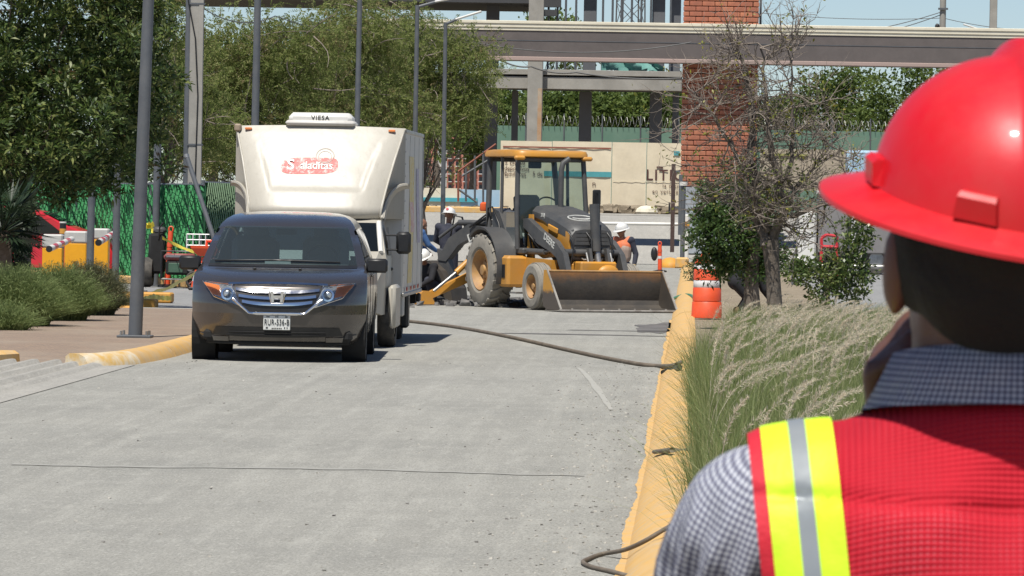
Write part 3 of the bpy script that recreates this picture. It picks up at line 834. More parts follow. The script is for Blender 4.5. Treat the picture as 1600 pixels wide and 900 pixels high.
# ------------------------------------------------------------------ green chain-link fences
m_fback = mat("dark green screen", (0.008, 0.085, 0.03), 0.8, col2=(0.012, 0.11, 0.04), scale=1.5)
def chain_fence(name, label, P, Q, h, m_slat, m_line, group=None, pitch=0.17, dens=1.0):
    t = thing(name, label, "fence", (P[0], P[1], 0), math.atan2(Q[1] - P[1], Q[0] - P[0]), group)
    Ln = math.hypot(Q[0] - P[0], Q[1] - P[1])
    for k in range(int(Ln // 2.6) + 1):
        MB().cyl((2.6 * k, 0.05, 0), (2.6 * k, 0.05, h + 0.05), 0.035, n=8).build("post", m_steel_dk, t)
    MB().cyl((0, 0.05, h), (Ln, 0.05, h), 0.025, n=8).build("top_rail", m_steel_dk, t)
    sl = MB(); w = pitch * 0.50
    k = -h
    while k < Ln:                                                       # leaning woven slats
        a0, a1 = max(k, 0), min(k + h * 0.75, Ln)
        if a1 > a0:
            z0, z1 = h - (a0 - k) / 0.75, h - (a1 - k) / 0.75
            n = max(2, int((a1 - a0) / 0.2)); r0_, r1_ = [], []
            ph = random.random() * 6
            for i in range(n + 1):
                x = a0 + (a1 - a0) * i / n; z = z0 + (z1 - z0) * i / n
                yy_ = 0.030 * math.sin(i * 2.1 + ph)
                r0_.append((x, yy_, min(h, max(0.02, z + w * 0.35)))); r1_.append((x + w * 0.72, -yy_ + 0.02, min(h, max(0.02, z - w * 0.2))))
            sl.sheet([r0_, r1_])
        k += pitch * dens
    stuff(sl.build("slats", m_slat, t, recalc=False))
    MB().box((Ln / 2, 0.085, h / 2 + 0.05), (Ln, 0.012, h - 0.12)).build('backing', m_fback, t)
    wi = MB(); k = -h
    while k < Ln:
        a0, a1 = max(k, 0), min(k + h * 0.75, Ln)
        if a1 > a0:
            z0, z1 = (a0 - k) / 0.75, (a1 - k) / 0.75
            wi.cyl((a0, -0.03, z0), (a1, -0.03, z1), 0.010, n=4)
        k += pitch * 1.5
    stuff(wi.build("mesh_wire", m_line, t))
    MB().box((Ln / 2, 0.05, 0.08), (Ln, 0.25, 0.18), bev=0.03).build("footing", m_yel_kerb, t)
    return t
m_fgreen = mat("green fence slat", (0.014, 0.20, 0.055), 0.8, col2=(0.01, 0.12, 0.035), scale=2.5, fine=0.2, dust=(0.08, 0.28, 0.11), dust_amt=0.3)
m_fgreen2 = mat("green fence wire", (0.03, 0.24, 0.08), 0.45)
m_fdull = mat("dull green fence slat", (0.055, 0.14, 0.06), 0.6, col2=(0.035, 0.10, 0.045), scale=2)
m_fpale = mat("pale green wire", (0.22, 0.33, 0.20), 0.6)
A_, B_, C_ = W(-40, 420, 121), W(313, 430, 106), W(395, 430, 113)
chain_fence("slatted_fence", "bright green slatted chain-link fence receding behind the parking barriers", (A_.x, 121), (B_.x, 106), 2.15, m_fgreen, m_fgreen2)
chain_fence("slatted_fence", "duller green fence panel with pale wire just left of the truck", (B_.x + 0.05, 106.3), (C_.x, 113), 2.2, m_fdull, m_fpale, dens=0.9)
# green site fence with coiled razor wire behind the concrete building
m_fsite = mat("green site screen", (0.10, 0.19, 0.14), 0.8, col2=(0.13, 0.22, 0.165), scale=0.6)
sfz = hz(0, 235)
sc = thing("screen_fence", "green screened site fence topped by razor wire seen through the concrete building", "fence", (0, 235, sfz), 0)
a, b = W(762, 200, 235), W(1420, 200, 235)
MB().box(((a.x + b.x) / 2, 0, (W(900, 198, 235).z - sfz) / 2), (b.x - a.x, 0.08, W(900, 198, 235).z - sfz)).build("screen", m_fsite, sc)
for k in range(12):
    x = a.x + (b.x - a.x) * k / 11
    MB().cyl((x, -0.06, 0), (x, -0.06, W(900, 178, 235).z - sfz), 0.035, n=6).build("post", m_steel_dk, sc)
zc = W(900, 189, 235).z - sfz
co = MB(); n_ = 420
co.tube([(a.x + (b.x - a.x) * i / n_, 0.26 * math.cos(i * 1.1), zc + 0.24 * math.sin(i * 1.1)) for i in range(n_)], 0.009, 3)
stuff(co.build("razor_wire", mat("razor wire", (0.40, 0.40, 0.38), 0.5, 0.4), sc))
# beige wall far right behind the bare tree
bg_ = thing("far_wall", "dusty beige wall far behind the bare tree", "wall", (0, 215, hz(0, 215)), 0)
far_box(bg_, 215, 1188, 232, 1400, 300, "wall_panel", mat("dusty beige render", (0.42, 0.37, 0.29), 0.9, col2=(0.36, 0.31, 0.24), scale=0.7, dust=(0.3, 0.26, 0.2), dust_amt=0.4))
far_box(bg_, 215, 1195, 240, 1262, 244, "wall_band", mat("olive band", (0.34, 0.34, 0.12), 0.8), 0.06, -0.14)
# ------------------------------------------------------------------ dark grey minivan
m_vpaint = mat("charcoal metallic paint", (0.080, 0.070, 0.063), 0.29, 0.55, col2=(0.066, 0.059, 0.056), scale=0.8, dust=(0.17, 0.155, 0.135), dust_amt=0.10, coat=1.0, fine=0.04)
m_glass = glass_mat("windscreen glass", (0.58, 0.72, 0.75), 0.84)
m_glass_dk = glass_mat("dark tinted glass", (0.03, 0.04, 0.045), 0.15)
m_clear = glass_mat("clear lens", (0.93, 0.95, 0.96), 0.97)
m_amber = mat("amber lens", (0.80, 0.25, 0.07), 0.2, coat=0.5, fine=0.03)
m_lamp = mat("lamp reflector", (0.55, 0.58, 0.60), 0.25, 0.7, col2=(0.38, 0.42, 0.44), scale=14)
m_plate = mat("white plate", (0.66, 0.67, 0.64), 0.45, col2=(0.58, 0.58, 0.55), scale=20)
m_ink = mat("black ink", (0.02, 0.022, 0.02), 0.6)
m_seat = mat("grey seat cloth", (0.24, 0.23, 0.22), 0.9)
m_under = mat("dark underbody", (0.015, 0.015, 0.015), 0.9)
m_alloy = mat("alloy wheel", (0.42, 0.42, 0.42), 0.35, 0.8, col2=(0.3, 0.3, 0.3))

T = np.array([  # z, half width, front y, rear y, corner sweep
    (0.20, 0.88, 0.20, 5.06, 0.52), (0.24, 0.92, 0.11, 5.10, 0.54), (0.30, 0.955, 0.06, 5.12, 0.56), (0.42, 0.985, 0.025, 5.14, 0.58), (0.55, 0.995, 0.0, 5.15, 0.58),
    (0.66, 1.0, 0.0, 5.14, 0.58), (0.78, 1.0, 0.03, 5.10, 0.58), (0.86, 1.0, 0.08, 5.08, 0.57), (0.92, 0.998, 0.18, 5.07, 0.52),
    (0.97, 0.995, 0.34, 5.06, 0.46), (1.01, 0.985, 0.55, 5.05, 0.40), (1.045, 0.97, 0.80, 5.04, 0.36), (1.075, 0.955, 1.05, 5.03, 0.32),
    (1.12, 0.945, 1.14, 5.02, 0.31), (1.25, 0.905, 1.38, 4.98, 0.32), (1.38, 0.86, 1.62, 4.93, 0.33), (1.50, 0.81, 1.86, 4.86, 0.34),
    (1.565, 0.775, 2.00, 4.80, 0.36), (1.62, 0.73, 2.18, 4.70, 0.38), (1.66, 0.66, 2.42, 4.55, 0.36), (1.69, 0.55, 2.72, 4.35, 0.30), (1.705, 0.38, 3.05, 4.1, 0.2), (1.71, 0.15, 3.3, 3.8, 0.08)])
def vt(z, k): return np.interp(z, T[:, 0], T[:, k])
NEXP = 3.6
def van_front(x, z):
    w = vt(z, 1)
    return vt(z, 2) + vt(z, 4) * min(1.0, abs(x) / w) ** NEXP
def van_front_pt(x, z, off=0.0):
    e = 0.01
    dx = (van_front(x + e, z) - van_front(x - e, z)) / (2 * e)
    dz = (van_front(x, z + e) - van_front(x, z - e)) / (2 * e)
    n = Vector((dx, -1.0, dz)).normalized()
    return Vector((x, van_front(x, z), z)) + n * off
def van_outline(z, nx=18):
    w, yf, yr, cs = (float(vt(z, k)) for k in (1, 2, 3, 4))
    fx = [0, .12, .24, .36, .48, .6, .7, .78, .85, .9, .94, .97, .99, 1.0]
    right = [(w * f, yf + cs * f ** NEXP) for f in fx]
    side0, side1 = yf + cs, yr - 0.3
    ys = np.linspace(side0, side1, 42)[1:-1]
    bulge = [(w, y) for y in ys]
    rear = [(w * f, yr - 0.3 * f ** 4) for f in fx[::-1]]
    half = right + bulge + rear
    return half + [(-x, y) for x, y in half[-2:0:-1]]
def front_patch(mb, fn, off, nu=24, nv=8, mi=0, thick=0.0):
    rows = [[van_front_pt(*fn(-1 + 2 * i / nu, j / nv), off) for i in range(nu + 1)] for j in range(nv + 1)]
    mb.sheet(rows, mi)
    if thick:
        back = [[van_front_pt(*fn(-1 + 2 * i / nu, j / nv), off - thick) for i in range(nu + 1)] for j in range(nv + 1)]
        for a, b in ((rows[0], back[0]), (rows[-1], back[-1]), ([r[0] for r in rows], [r[0] for r in back]), ([r[-1] for r in rows], [r[-1] for r in back])):
            mb.sheet([a, b], mi)
    return mb
def quad_fn(bl, br, tr, tl):
    bl, br, tr, tl = (np.array(p) for p in (bl, br, tr, tl))
    def f(u, v):
        s = (u + 1) / 2
        p = (bl * (1 - s) + br * s) * (1 - v) + (tl * (1 - s) + tr * s) * v
        return float(p[0]), float(p[1])
    return f
def wheel(parent, x, y, r, w, m_rim, side, name="wheel", nsp=5, rim_r=None):
    rr = rim_r or r * 0.64
    s = 1 if side > 0 else -1
    mb = MB().lathe([(rr, -w * .46), (r * .93, -w / 2), (r, -w * .36), (r, w * .36), (r * .93, w / 2), (rr, w * .46)], (0, 0, 0), (1, 0, 0), 36, caps=False)
    o = mb.build(name, m_rubber, parent, 40, (x, y, r))
    rim = MB().lathe([(rr, -w * .46), (rr * .95, 0), (rr * 0.93, w * .25 * s), (rr * .25, w * .34 * s), (0.001, w * .36 * s)], (0, 0, 0), (1, 0, 0), 28, caps=False)
    for k in range(nsp):
        a = 2 * PI * k / nsp
        d = Vector((0, math.cos(a), math.sin(a)))
        rim.box(d * rr * .55 + Vector((w * .36 * s, 0, 0)), (w * .12, rr * .16, rr * .82), Matrix.Rotation(PI / 2 + a, 3, 'X') if False else Euler((a - PI / 2, 0, 0)).to_matrix(), 0.008)
    rim.build("rim", m_rim, o, 40)
    return o

VY = 57.9
vc = W(433, 470, VY)
van = thing("minivan", "dark grey minivan with chrome grille parked in front of the white box truck", "minivan", (vc.x, VY, 0), R(1.9))
zs = np.unique(np.concatenate([T[:, 0], np.arange(0.2, 1.0, 0.05), np.arange(1.1, 1.62, 0.07)]))
rings = [[Vector((x, y, float(z))) for x, y in van_outline(z)] for z in zs]
mb = MB().loft(rings, True)
# cut the wheel arches out of the sides
WY = (0.98, 3.98)
def in_arch(f):
    p = sum((Vector(mb.v[i]) for i in f), Vector()) / len(f)
    return abs(p.x) > 0.80 and any((p.y - y) ** 2 + (p.z - 0.34) ** 2 < 0.40 ** 2 for y in WY)
keep = [f for f in mb.f if not in_arch(f)]
mb.f = keep; mb.m = [0] * len(keep)
# drop skin under the windscreen and side glass so that the cabin shows
def in_glass(f):
    p = sum((Vector(mb.v[i]) for i in f), Vector()) / len(f)
    fr = abs(p.y - van_front(p.x, p.z)) < 0.05
    if 1.13 < p.z < 1.50 and abs(p.x) > vt(p.z, 1) * 0.97 and any(a + max(0, p.z - 1.12) * (1.05 if a < 2 else 0) < p.y < b for a, b in ((1.75, 2.74), (2.83, 3.71), (3.81, 4.5))): return True
    if 1.14 < p.z < 1.48 and abs(p.x) < 0.68 and p.y > 4.4: return True
    return (1.10 < p.z < 1.53 and fr and abs(p.x) < vt(p.z, 1) * 0.90)
keep = [f for f in mb.f if not in_glass(f)]
mb.f = keep; mb.m = [0] * len(keep)
body = mb.build("body", m_vpaint, van, 35)
MB().box((0, 2.6, 0.30), (1.7, 4.6, 0.16), bev=0.05).build("underbody", m_under, van)
# windscreen
wsf = lambda u, v: ((u * (vt(1.085 + v * 0.445, 1) * 0.90)), 1.085 + v * 0.445)
front_patch(MB(), wsf, 0.004, 30, 10).build("windscreen", m_glass, van, 60, recalc=False)
front_patch(MB(), lambda u, v: (u * 0.86, 1.065 + 0.03 * v), 0.006, 30, 2).build("cowl", m_black, van, 60, recalc=False)
for (x0, z0, x1, z1) in ((-0.78, 1.085, -0.02, 1.10), (-0.06, 1.10, 0.66, 1.085)):
    mbw = MB(); P = [van_front_pt(x0 + (x1 - x0) * t, z0 + (z1 - z0) * t + 0.028, 0.022) for t in np.linspace(0, 1, 9)]
    mbw.tube(P, 0.011, 6).build("wiper", m_black, van, 60)
# side glass
for s in (-1, 1):
    for (ya, yb) in ((1.75, 2.75), (2.82, 3.72), (3.8, 4.55)):
        rows = []
        for z in np.linspace(1.12, 1.52, 6):
            lean = max(0, (z - 1.12)) * 1.05 if ya < 2 else 0
            rows.append([Vector((s * (vt(z, 1) + 0.005), y, z)) for y in np.linspace(ya + lean, yb, 8)])
        MB().sheet(rows).build("side_window", m_glass, van, 60, recalc=False)
    # mirror
    mm = MB().box((s * 1.085, 1.42, 1.10), (0.25, 0.13, 0.165), bev=0.025)
    mm.box((s * 0.95, 1.45, 1.06), (0.16, 0.07, 0.05), bev=0.02)
    mm.build("wing_mirror", m_black, van, 40)
    MB().box((s * 1.003, 2.55, 0.97), (0.03, 0.2, 0.035), bev=0.012).build("door_handle", m_vpaint, van, 40)
    for y in (1.95, 2.95):
        MB().box((s * 1.0, y, 0.70), (0.006, 0.010, 0.80)).build("door_seam", m_black, van)
    for i, y in enumerate(WY):
        wheel(van, s * 0.875, y, 0.335, 0.225, m_alloy, s, nsp=7)
        arch = MB().lathe([(0.41, -0.14), (0.41, 0.13)], (s * 0.86, y, 0.34), (1, 0, 0), 32, caps=False)
        arch.build("wheel_arch", m_under, van)
        MB().box((s * 0.70, y, 0.45), (0.02, 0.8, 0.5)).build("wheel_well", m_under, van)
MB().sheet([[Vector((x, vt(z, 3) - 0.3 * (abs(x) / vt(z, 1)) ** 4 + 0.004, z)) for x in np.linspace(-.72, .72, 9)] for z in np.linspace(1.12, 1.5, 5)]).build("rear_window", m_glass, van, 60, recalc=False)
# grille: black opening, chrome bars, chrome surround
gz0, gz1 = 0.59, 0.84
ghw = lambda v: 0.36 + 0.15 * v
front_patch(MB(), lambda u, v: (u * ghw(v), gz0 + (gz1 - gz0) * v - 0.05 * (1 - abs(u) ** 3) * (1 - v) * 0.4), 0.006, 24, 6).build("grille_opening", m_black, van, 60, recalc=False)
for k, (v0, hw) in enumerate(((0.80, 0.47), (0.53, 0.435), (0.27, 0.395))):
    front_patch(MB(), lambda u, v, v0=v0, hw=hw: (u * hw, gz0 + (gz1 - gz0) * (v0 + (v - 0.5) * 0.125) + 0.028 * abs(u) ** 2.5), 0.022, 24, 2, thick=0.02).build("grille_bar", m_chrome, van, 50, recalc=False)
front_patch(MB(), lambda u, v: (u * 0.56, 0.874 + v * 0.022 - 0.012 * abs(u) ** 2), 0.020, 28, 2, thick=0.025).build("grille_trim", m_chrome, van, 50, recalc=False)
low = []
for t in np.linspace(-1, 1, 33):
    x = t * 0.50; z = 0.555 + (0.0 if abs(t) < 0.62 else ((abs(t) - 0.62) / 0.38) * 0.16)
    low.append(van_front_pt(x, z, 0.014))
MB().tube(low, 0.018, 6).build("grille_surround", m_chrome, van, 60)
# the badge: a framed letter shape
bp = van_front_pt(0, 0.735, 0.035)
bd = thing_badge = MB()
for s in (-1, 1):
    bd.prism([bp + Vector((s * 0.078, 0, 0.068)), bp + Vector((s * 0.044, 0, 0.068)), bp + Vector((s * 0.034, 0, -0.062)), bp + Vector((s * 0.062, 0, -0.062))], (0, -0.02, 0))
bd.box(bp + Vector((0, -0.01, 0.0)), (0.084, 0.016, 0.034))
fr = [bp + Vector((x, -0.008, z)) for x, z in ((-0.085, 0.08), (0.085, 0.08), (0.092, 0.05), (0.066, -0.075), (-0.066, -0.075), (-0.092, 0.05), (-0.085, 0.08))]
bd.tube(fr, 0.009, 6)
bd.build("badge", m_chrome, van, 40)
# headlights
for s in (-1, 1):
    f0 = quad_fn((0.42, 0.63), (0.72, 0.735), (0.865, 0.90), (0.52, 0.865)) if s > 0 else quad_fn((-0.72, 0.735), (-0.42, 0.63), (-0.52, 0.865), (-0.865, 0.90))
    hl = front_patch(MB(), f0, 0.004, 14, 6).build("headlight", m_lamp, van, 60, recalc=False)
    fa = quad_fn((0.635, 0.735), (0.74, 0.76), (0.85, 0.885), (0.665, 0.855)) if s > 0 else quad_fn((-0.74, 0.76), (-0.635, 0.735), (-0.665, 0.855), (-0.85, 0.885))
    front_patch(MB(), fa, 0.016, 8, 5, thick=0.01).build("indicator", m_amber, hl, 60, recalc=False)
    c = van_front_pt(s * 0.565, 0.765, 0.012)
    MB().lathe([(0.072, 0.0), (0.072, 0.014), (0.052, 0.016), (0.045, 0.0)], c, (0, -1, 0.15), 24, caps=False).build("lamp_ring", m_chrome, hl, 50)
    MB().ellipsoid(c, (0.044, 0.018, 0.044)).build("projector", m_lamp, hl, 60)
    edge = [van_front_pt(*f0(u, v), 0.012) for u, v in [(-1, 0), (-.3, 0), (.4, 0), (1, 0), (1, .5), (1, 1), (.4, 1), (-.3, 1), (-1, 1), (-1, 0)]]
    MB().tube(edge, 0.007, 5).build("lamp_edge", m_chrome, hl, 60)
    front_patch(MB(), f0, 0.026, 14, 6).build("lens", m_clear, hl, 60, recalc=False)
# plate
pp = van_front_pt(0, 0.455, 0.02)
pl = MB().box(pp, (0.305, 0.012, 0.165), bev=0.004).build("number_plate", m_plate, van)
lettering("RUR-536-B", 0.098, m_ink, pl, pp + Vector((0, -0.011, 0.002)), (PI / 2, 0, 0), 0.004, 0.0, sx=0.60, spacing=1.06)
mk = MB()
for x in (-0.11, -0.09, -0.01, 0.01, 0.10, 0.115): mk.box(pp + Vector((x, -0.008, 0.066)), (0.014, 0.003, 0.012))
for x in (-0.05, -0.03, -0.01, 0.01, 0.03, 0.05): mk.box(pp + Vector((x, -0.008, -0.064)), (0.014, 0.003, 0.010))
for x in (-0.118, -0.105, 0.09, 0.118): mk.box(pp + Vector((x, -0.008, -0.058)), (0.011, 0.003, 0.018))
mk.build("plate_marks", m_ink, pl)
# lower intake and bumper lip
front_patch(MB(), lambda u, v: (u * (0.70 - 0.30 * 0 + 0.04 * (1 - v)), 0.285 + 0.115 * v + 0.02 * abs(u) ** 2 * (1 - v)), 0.006, 26, 4).build("air_intake", m_black, van, 60, recalc=False)
for z in (0.315, 0.345):
    MB().tube([van_front_pt(x, z, 0.012) for x in np.linspace(-0.55, 0.55, 13)], 0.006, 5).build("intake_bar", m_under, van, 60)
for s in (-1, 1):
    front_patch(MB(), lambda u, v, s=s: (s * (0.55 + 0.17 * (u + 1) / 2 * 2) , 0.24 + 0.05 * v + (0.0 if u < 0 else 0.03 * u)), 0.012, 10, 3, thick=0.012).build("bumper_lip", m_vpaint, van, 60, recalc=False)
MB().tube([van_front_pt(x, 0.225, 0.008) for x in np.linspace(-0.8, 0.8, 21)], 0.022, 7).build("lower_lip", m_under, van, 60)
# bonnet seam and washer nozzles
MB().tube([van_front_pt(x, 0.895 - 0.02 * abs(x) ** 2, 0.001) for x in np.linspace(-0.52, 0.52, 17)], 0.004, 4).build("bonnet_seam", m_black, van)
for x in (-0.3, 0.22):
    MB().box(van_front_pt(x, 1.045, 0.008), (0.035, 0.05, 0.02), bev=0.006).build("washer_nozzle", m_black, van)
# cabin: dashboard, seats, wheel, mirror, papers on the dash
MB().box((0, 1.75, 0.98), (1.62, 0.75, 0.24), bev=0.08).build("dashboard", mat("grey dashboard plastic", (0.07, 0.075, 0.08), 0.7), van)
for x in (-0.42, 0.42):
    s_ = MB().box((x, 2.75, 1.06), (0.52, 0.18, 0.72), (R(-10), 0, 0), 0.07)
    s_.box((x, 2.84, 1.47), (0.26, 0.10, 0.18), (R(-8), 0, 0), 0.04)
    s_.build("seat", m_seat, van, 40)
    s_ = MB().box((x, 3.75, 1.06), (0.52, 0.18, 0.66), (R(-10), 0, 0), 0.07); s_.box((x, 3.84, 1.44), (0.26, 0.10, 0.16), None, 0.04)
    s_.build("seat", m_seat, van, 40)
sw = [Vector((0.42 + 0.19 * math.cos(a), 2.18 + 0.07 * math.sin(a), 1.14 + 0.17 * math.sin(a))) for a in np.linspace(0, 2 * PI, 25)]
MB().tube(sw, 0.015, 6).build("steering_wheel", m_black, van, 60)
MB().box((0, 2.02, 1.47), (0.24, 0.03, 0.07), bev=0.012).build("inside_mirror", m_black, van)
MB().box((-0.08, 1.72, 1.118), (0.30, 0.10, 0.05)).build("dash_papers", m_white, van)

# ------------------------------------------------------------------ white box truck behind it
def grimy(name, col, grime, rough=0.42):
    """gel coat with rain streaks running down and rubbed patches"""
    m, nt, b = _nt(name)
    v = coords(nt)
    mp = N(nt, "ShaderNodeMapping"); mp.inputs["Scale"].default_value = (7.0, 7.0, 0.5)
    nt.links.new(v, mp.inputs[0])
    st = noise(nt, mp.outputs[0], 2.2, 6, 0.7, 0.52, 0.80)
    pt = noise(nt, v, 1.6, 6, 0.7, 0.45, 0.75)
    sp = noise(nt, v, 30, 4, 0.7, 0.66, 0.74)
    c = mixc(nt, math_node(nt, 'MULTIPLY', st, 0.38), col, grime)
    c = mixc(nt, math_node(nt, 'MULTIPLY', pt, 0.32), c, tuple(x * 0.86 for x in col))
    c = mixc(nt, math_node(nt, 'MULTIPLY', sp, 0.5), c, tuple(x * 0.5 for x in grime))
    nt.links.new(c, b.inputs["Base Color"]); b.inputs["Roughness"].default_value = rough
    bump(nt, b, noise(nt, v, 3.0, 3, 0.5), 0.25, 0.03)
    return m
m_fibre = grimy("white fibreglass", (0.41, 0.385, 0.33), (0.24, 0.21, 0.155))
m_fibre_grey = grimy("box panel white", (0.57, 0.55, 0.51), (0.34, 0.30, 0.24), 0.5)
def worn_mat(name, col, under, amt):
    m, nt, b = _nt(name)
    v = coords(nt)
    f = noise(nt, v, 16, 6, 0.75, amt - 0.06, amt + 0.06)
    nt.links.new(mixc(nt, f, col, under), b.inputs["Base Color"]); b.inputs["Roughness"].default_value = 0.5
    return m
m_logo = worn_mat("faded red print", (0.56, 0.06, 0.055), (0.62, 0.50, 0.46), 0.55)
m_logo_txt = worn_mat("faded white print", (0.70, 0.68, 0.64), (0.60, 0.40, 0.37), 0.62)
m_sideprint = worn_mat("faded yellow print", (0.62, 0.46, 0.10), (0.60, 0.57, 0.50), 0.55)
m_sideprint2 = worn_mat("faded purple print", (0.30, 0.26, 0.40), (0.58, 0.56, 0.54), 0.55)
m_sideprint3 = worn_mat("faded pink print", (0.55, 0.20, 0.20), (0.60, 0.54, 0.5), 0.5)
m_brown = mat("peeled brown corner", (0.33, 0.26, 0.19), 0.8)
TY = 66.3
tr = thing("box_truck", "white refrigerated box truck with faded red logo standing behind the dark minivan", "truck", (-4.83, TY, 0), 0.0)
HW, L, ZB, ZT = 1.10, 4.35, 0.62, 2.795      # half width, length, floor and roof of the box
MB().box((0, L / 2, (ZB + ZT) / 2), (2 * HW, L, ZT - ZB), bev=0.03).build("cargo_box", m_fibre_grey, tr)
for x in (-HW, HW):
    for z in (ZB + 0.02, ZT - 0.03):
        MB().box((x, L / 2, z), (0.03, L + 0.01, 0.05), bev=0.008).build("box_rail", m_steel, tr)
    MB().box((x, L - 0.03, (ZB + ZT) / 2), (0.03, 0.07, ZT - ZB - 0.12), bev=0.008).build("box_rail", m_steel, tr)
    for y in (1.1, 2.2, 3.3):
        MB().box((x * 1.001, y, (ZB + ZT) / 2), (0.006, 0.012, ZT - ZB - 0.15)).build("panel_seam", m_steel, tr)
# sloped nose over the cab: concave cheeks narrowing towards its lower edge
def nose_half(v):                                      # v 0 at the lower edge .. 1 at the roof
    return 0.84 + 0.265 * v ** 1.25 if v < 1 else 1.105
rows = []
nv, nu = 16, 24
def nose_pt(u, v):
    hw = nose_half(v)
    z = 1.625 + (2.80 - 1.625) * v
    y = -0.98 + 0.86 * v ** 1.15
    y += 0.16 * abs(u) ** 4 * (1 - v * 0.5)                       # rounded side edges
    if v < 0.12: y += 0.10 * (1 - v / 0.12) ** 2                  # tucked lower lip
    # pressed-in centre field
    inx = 0.62 + 0.18 * v
    if abs(u) < inx and 0.28 < v < 0.93:
        e = min((inx - abs(u)) / 0.05, (v - 0.28) / 0.05, (0.93 - v) / 0.35, 1.0)
        y += 0.028 * max(0, e)
    return Vector((u * hw, y, z + 0.02 * (1 - abs(u) ** 2) * v))
nu, nv = 60, 44
rows = [[nose_pt(-1 + 2 * i / nu, j / nv) for i in range(nu + 1)] for j in range(nv + 1)]
nose = MB().sheet(rows)
for s, col in ((-1, 0), (1, nu)):                                 # cheeks back to the box
    ch = []
    for j in range(nv + 1):
        p = rows[j][col]
        ch.append([p.lerp(Vector((s * HW, 0.0, p.z)), t) - Vector((s * 0.16 * math.sin(PI * t) * (1 - j / nv), 0, 0)) for t in np.linspace(0, 1, 9)])
    nose.sheet(ch)
nose.sheet([rows[0], [Vector((p.x * 1.0, 0.0, 1.60)) for p in rows[0]]])
nose.sheet([rows[-1], [Vector((p.x * 0.995, 0.02, 2.80)) for p in rows[-1]]])
nose.build("nose_fairing", m_fibre, tr, 50)
for s in (-1, 1):                                                 # flared lips on both cheeks
    P = []
    for t in np.linspace(0, 1, 14):
        P.append(Vector((s * (0.86 + 0.27 * t ** 1.6), -0.80 + 0.72 * t ** 0.8, 1.63 + 0.44 * (1 - (1 - t) ** 2.2))))
    lip = MB()
    lip.sheet([[p for p in P], [p + Vector((s * 0.03, 0.02, 0.015)) for p in P]])
    lip.sheet([[p + Vector((s * 0.03, 0.02, 0.015)) for p in P], [Vector((s * (HW - 0.02), 0.0, p.z - 0.10)) if False else p + Vector((s * 0.035, 0.10, -0.05)) for p in P]])
    lip.tube(P, 0.022, 6)
    lip.build("cheek_lip", m_fibre, tr, 60)
    MB().tube([nose_pt(s * 0.99, v) + Vector((0, -0.006, 0)) for v in np.linspace(0.02, 0.98, 16)], 0.014, 6).build("nose_edge", m_fibre, tr, 60)
MB().box((-1.07, -0.10, 2.775), (0.09, 0.10, 0.10), bev=0.02).build("worn_corner", m_brown, tr)
# faded badge on the nose: red pill, unreadable worn words, round emblem
def on_nose(x, z, off):
    v = (z - 1.625) / 1.175
    p = nose_pt(x / nose_half(v), v)
    return Vector((x, p.y - off, z))
px0, pz0, pw, ph = -0.10, 2.295, 0.365, 0.105
outline = []
for k in range(48):
    a = 2 * PI * k / 48
    outline.append((px0 + pw * math.copysign(abs(math.cos(a)) ** 0.45, math.cos(a)), pz0 + ph * math.copysign(abs(math.sin(a)) ** 0.6, math.sin(a)) + 0.018 * math.cos(a)))
lg = MB()
c0 = [on_nose(px0, pz0, 0.012)]
lg.add(c0 + [on_nose(x, z, 0.012) for x, z in outline], [(0, 1 + k, 1 + (k + 1) % 48) for k in range(48)])
logo = lg.build("logo", m_logo, tr, recalc=False)
tilt = math.atan2(0.80, 1.175)
lettering("S", 0.22, m_logo_txt, logo, on_nose(-0.345, 2.30, 0.022), (PI / 2 - tilt * 0.9, 0, 0), 0.006, 0.004)
lettering("aladitas", 0.155, m_logo_txt, logo, on_nose(-0.01, 2.295, 0.022), (PI / 2 - tilt * 0.9, 0, R(0)), 0.006, 0.002, sx=0.92)
em = MB().tube([on_nose(0.09 + 0.115 * math.cos(a), 2.425 + 0.095 * math.sin(a), 0.012) for a in np.linspace(0, 2 * PI, 30)], 0.009, 4)
em.tube([on_nose(0.09 + 0.085 * math.cos(a), 2.415 + 0.07 * math.sin(a), 0.012) for a in np.linspace(0, 2 * PI, 30)], 0.006, 4)
em.build("emblem", worn_mat("faded emblem print", (0.52, 0.30, 0.24), (0.62, 0.58, 0.52), 0.42), tr)
MB().lathe([(0.026, 0), (0.026, 0.004), (0.015, 0.005)], on_nose(0.335, 2.185, 0.008), (0, -1, 0.5), 14).build("round_mark", m_steel, tr)
for s in (-1, 1):                                                 # roof marker lamps and rivet rows
    MB().box((s * 0.93, -0.135, 2.765), (0.09, 0.04, 0.03), bev=0.008).build("marker_lamp", m_amber, tr)
for z in np.arange(ZB + 0.12, ZT - 0.1, 0.16):
    MB().lathe([(0.012, 0), (0.010, 0.006), (0.001, 0.007)], (HW + 0.002, 0.05, z), (1, 0, 0), 8).build("rivet", m_steel, tr)
# cooling unit on the roof
MB().box((0.0, 0.16, 2.905), (0.82, 0.62, 0.16), bev=0.055).build("cooling_unit", m_white, tr, 40)
MB().box((0.0, 0.16, 2.85), (0.90, 0.70, 0.07), bev=0.03).build("cooling_unit_base", m_fibre_grey, tr, 40)
lettering("VIESA", 0.085, m_ink, tr, (0.0, -0.152, 2.915), (PI / 2, 0, 0), 0.004, 0.001, spacing=1.15)
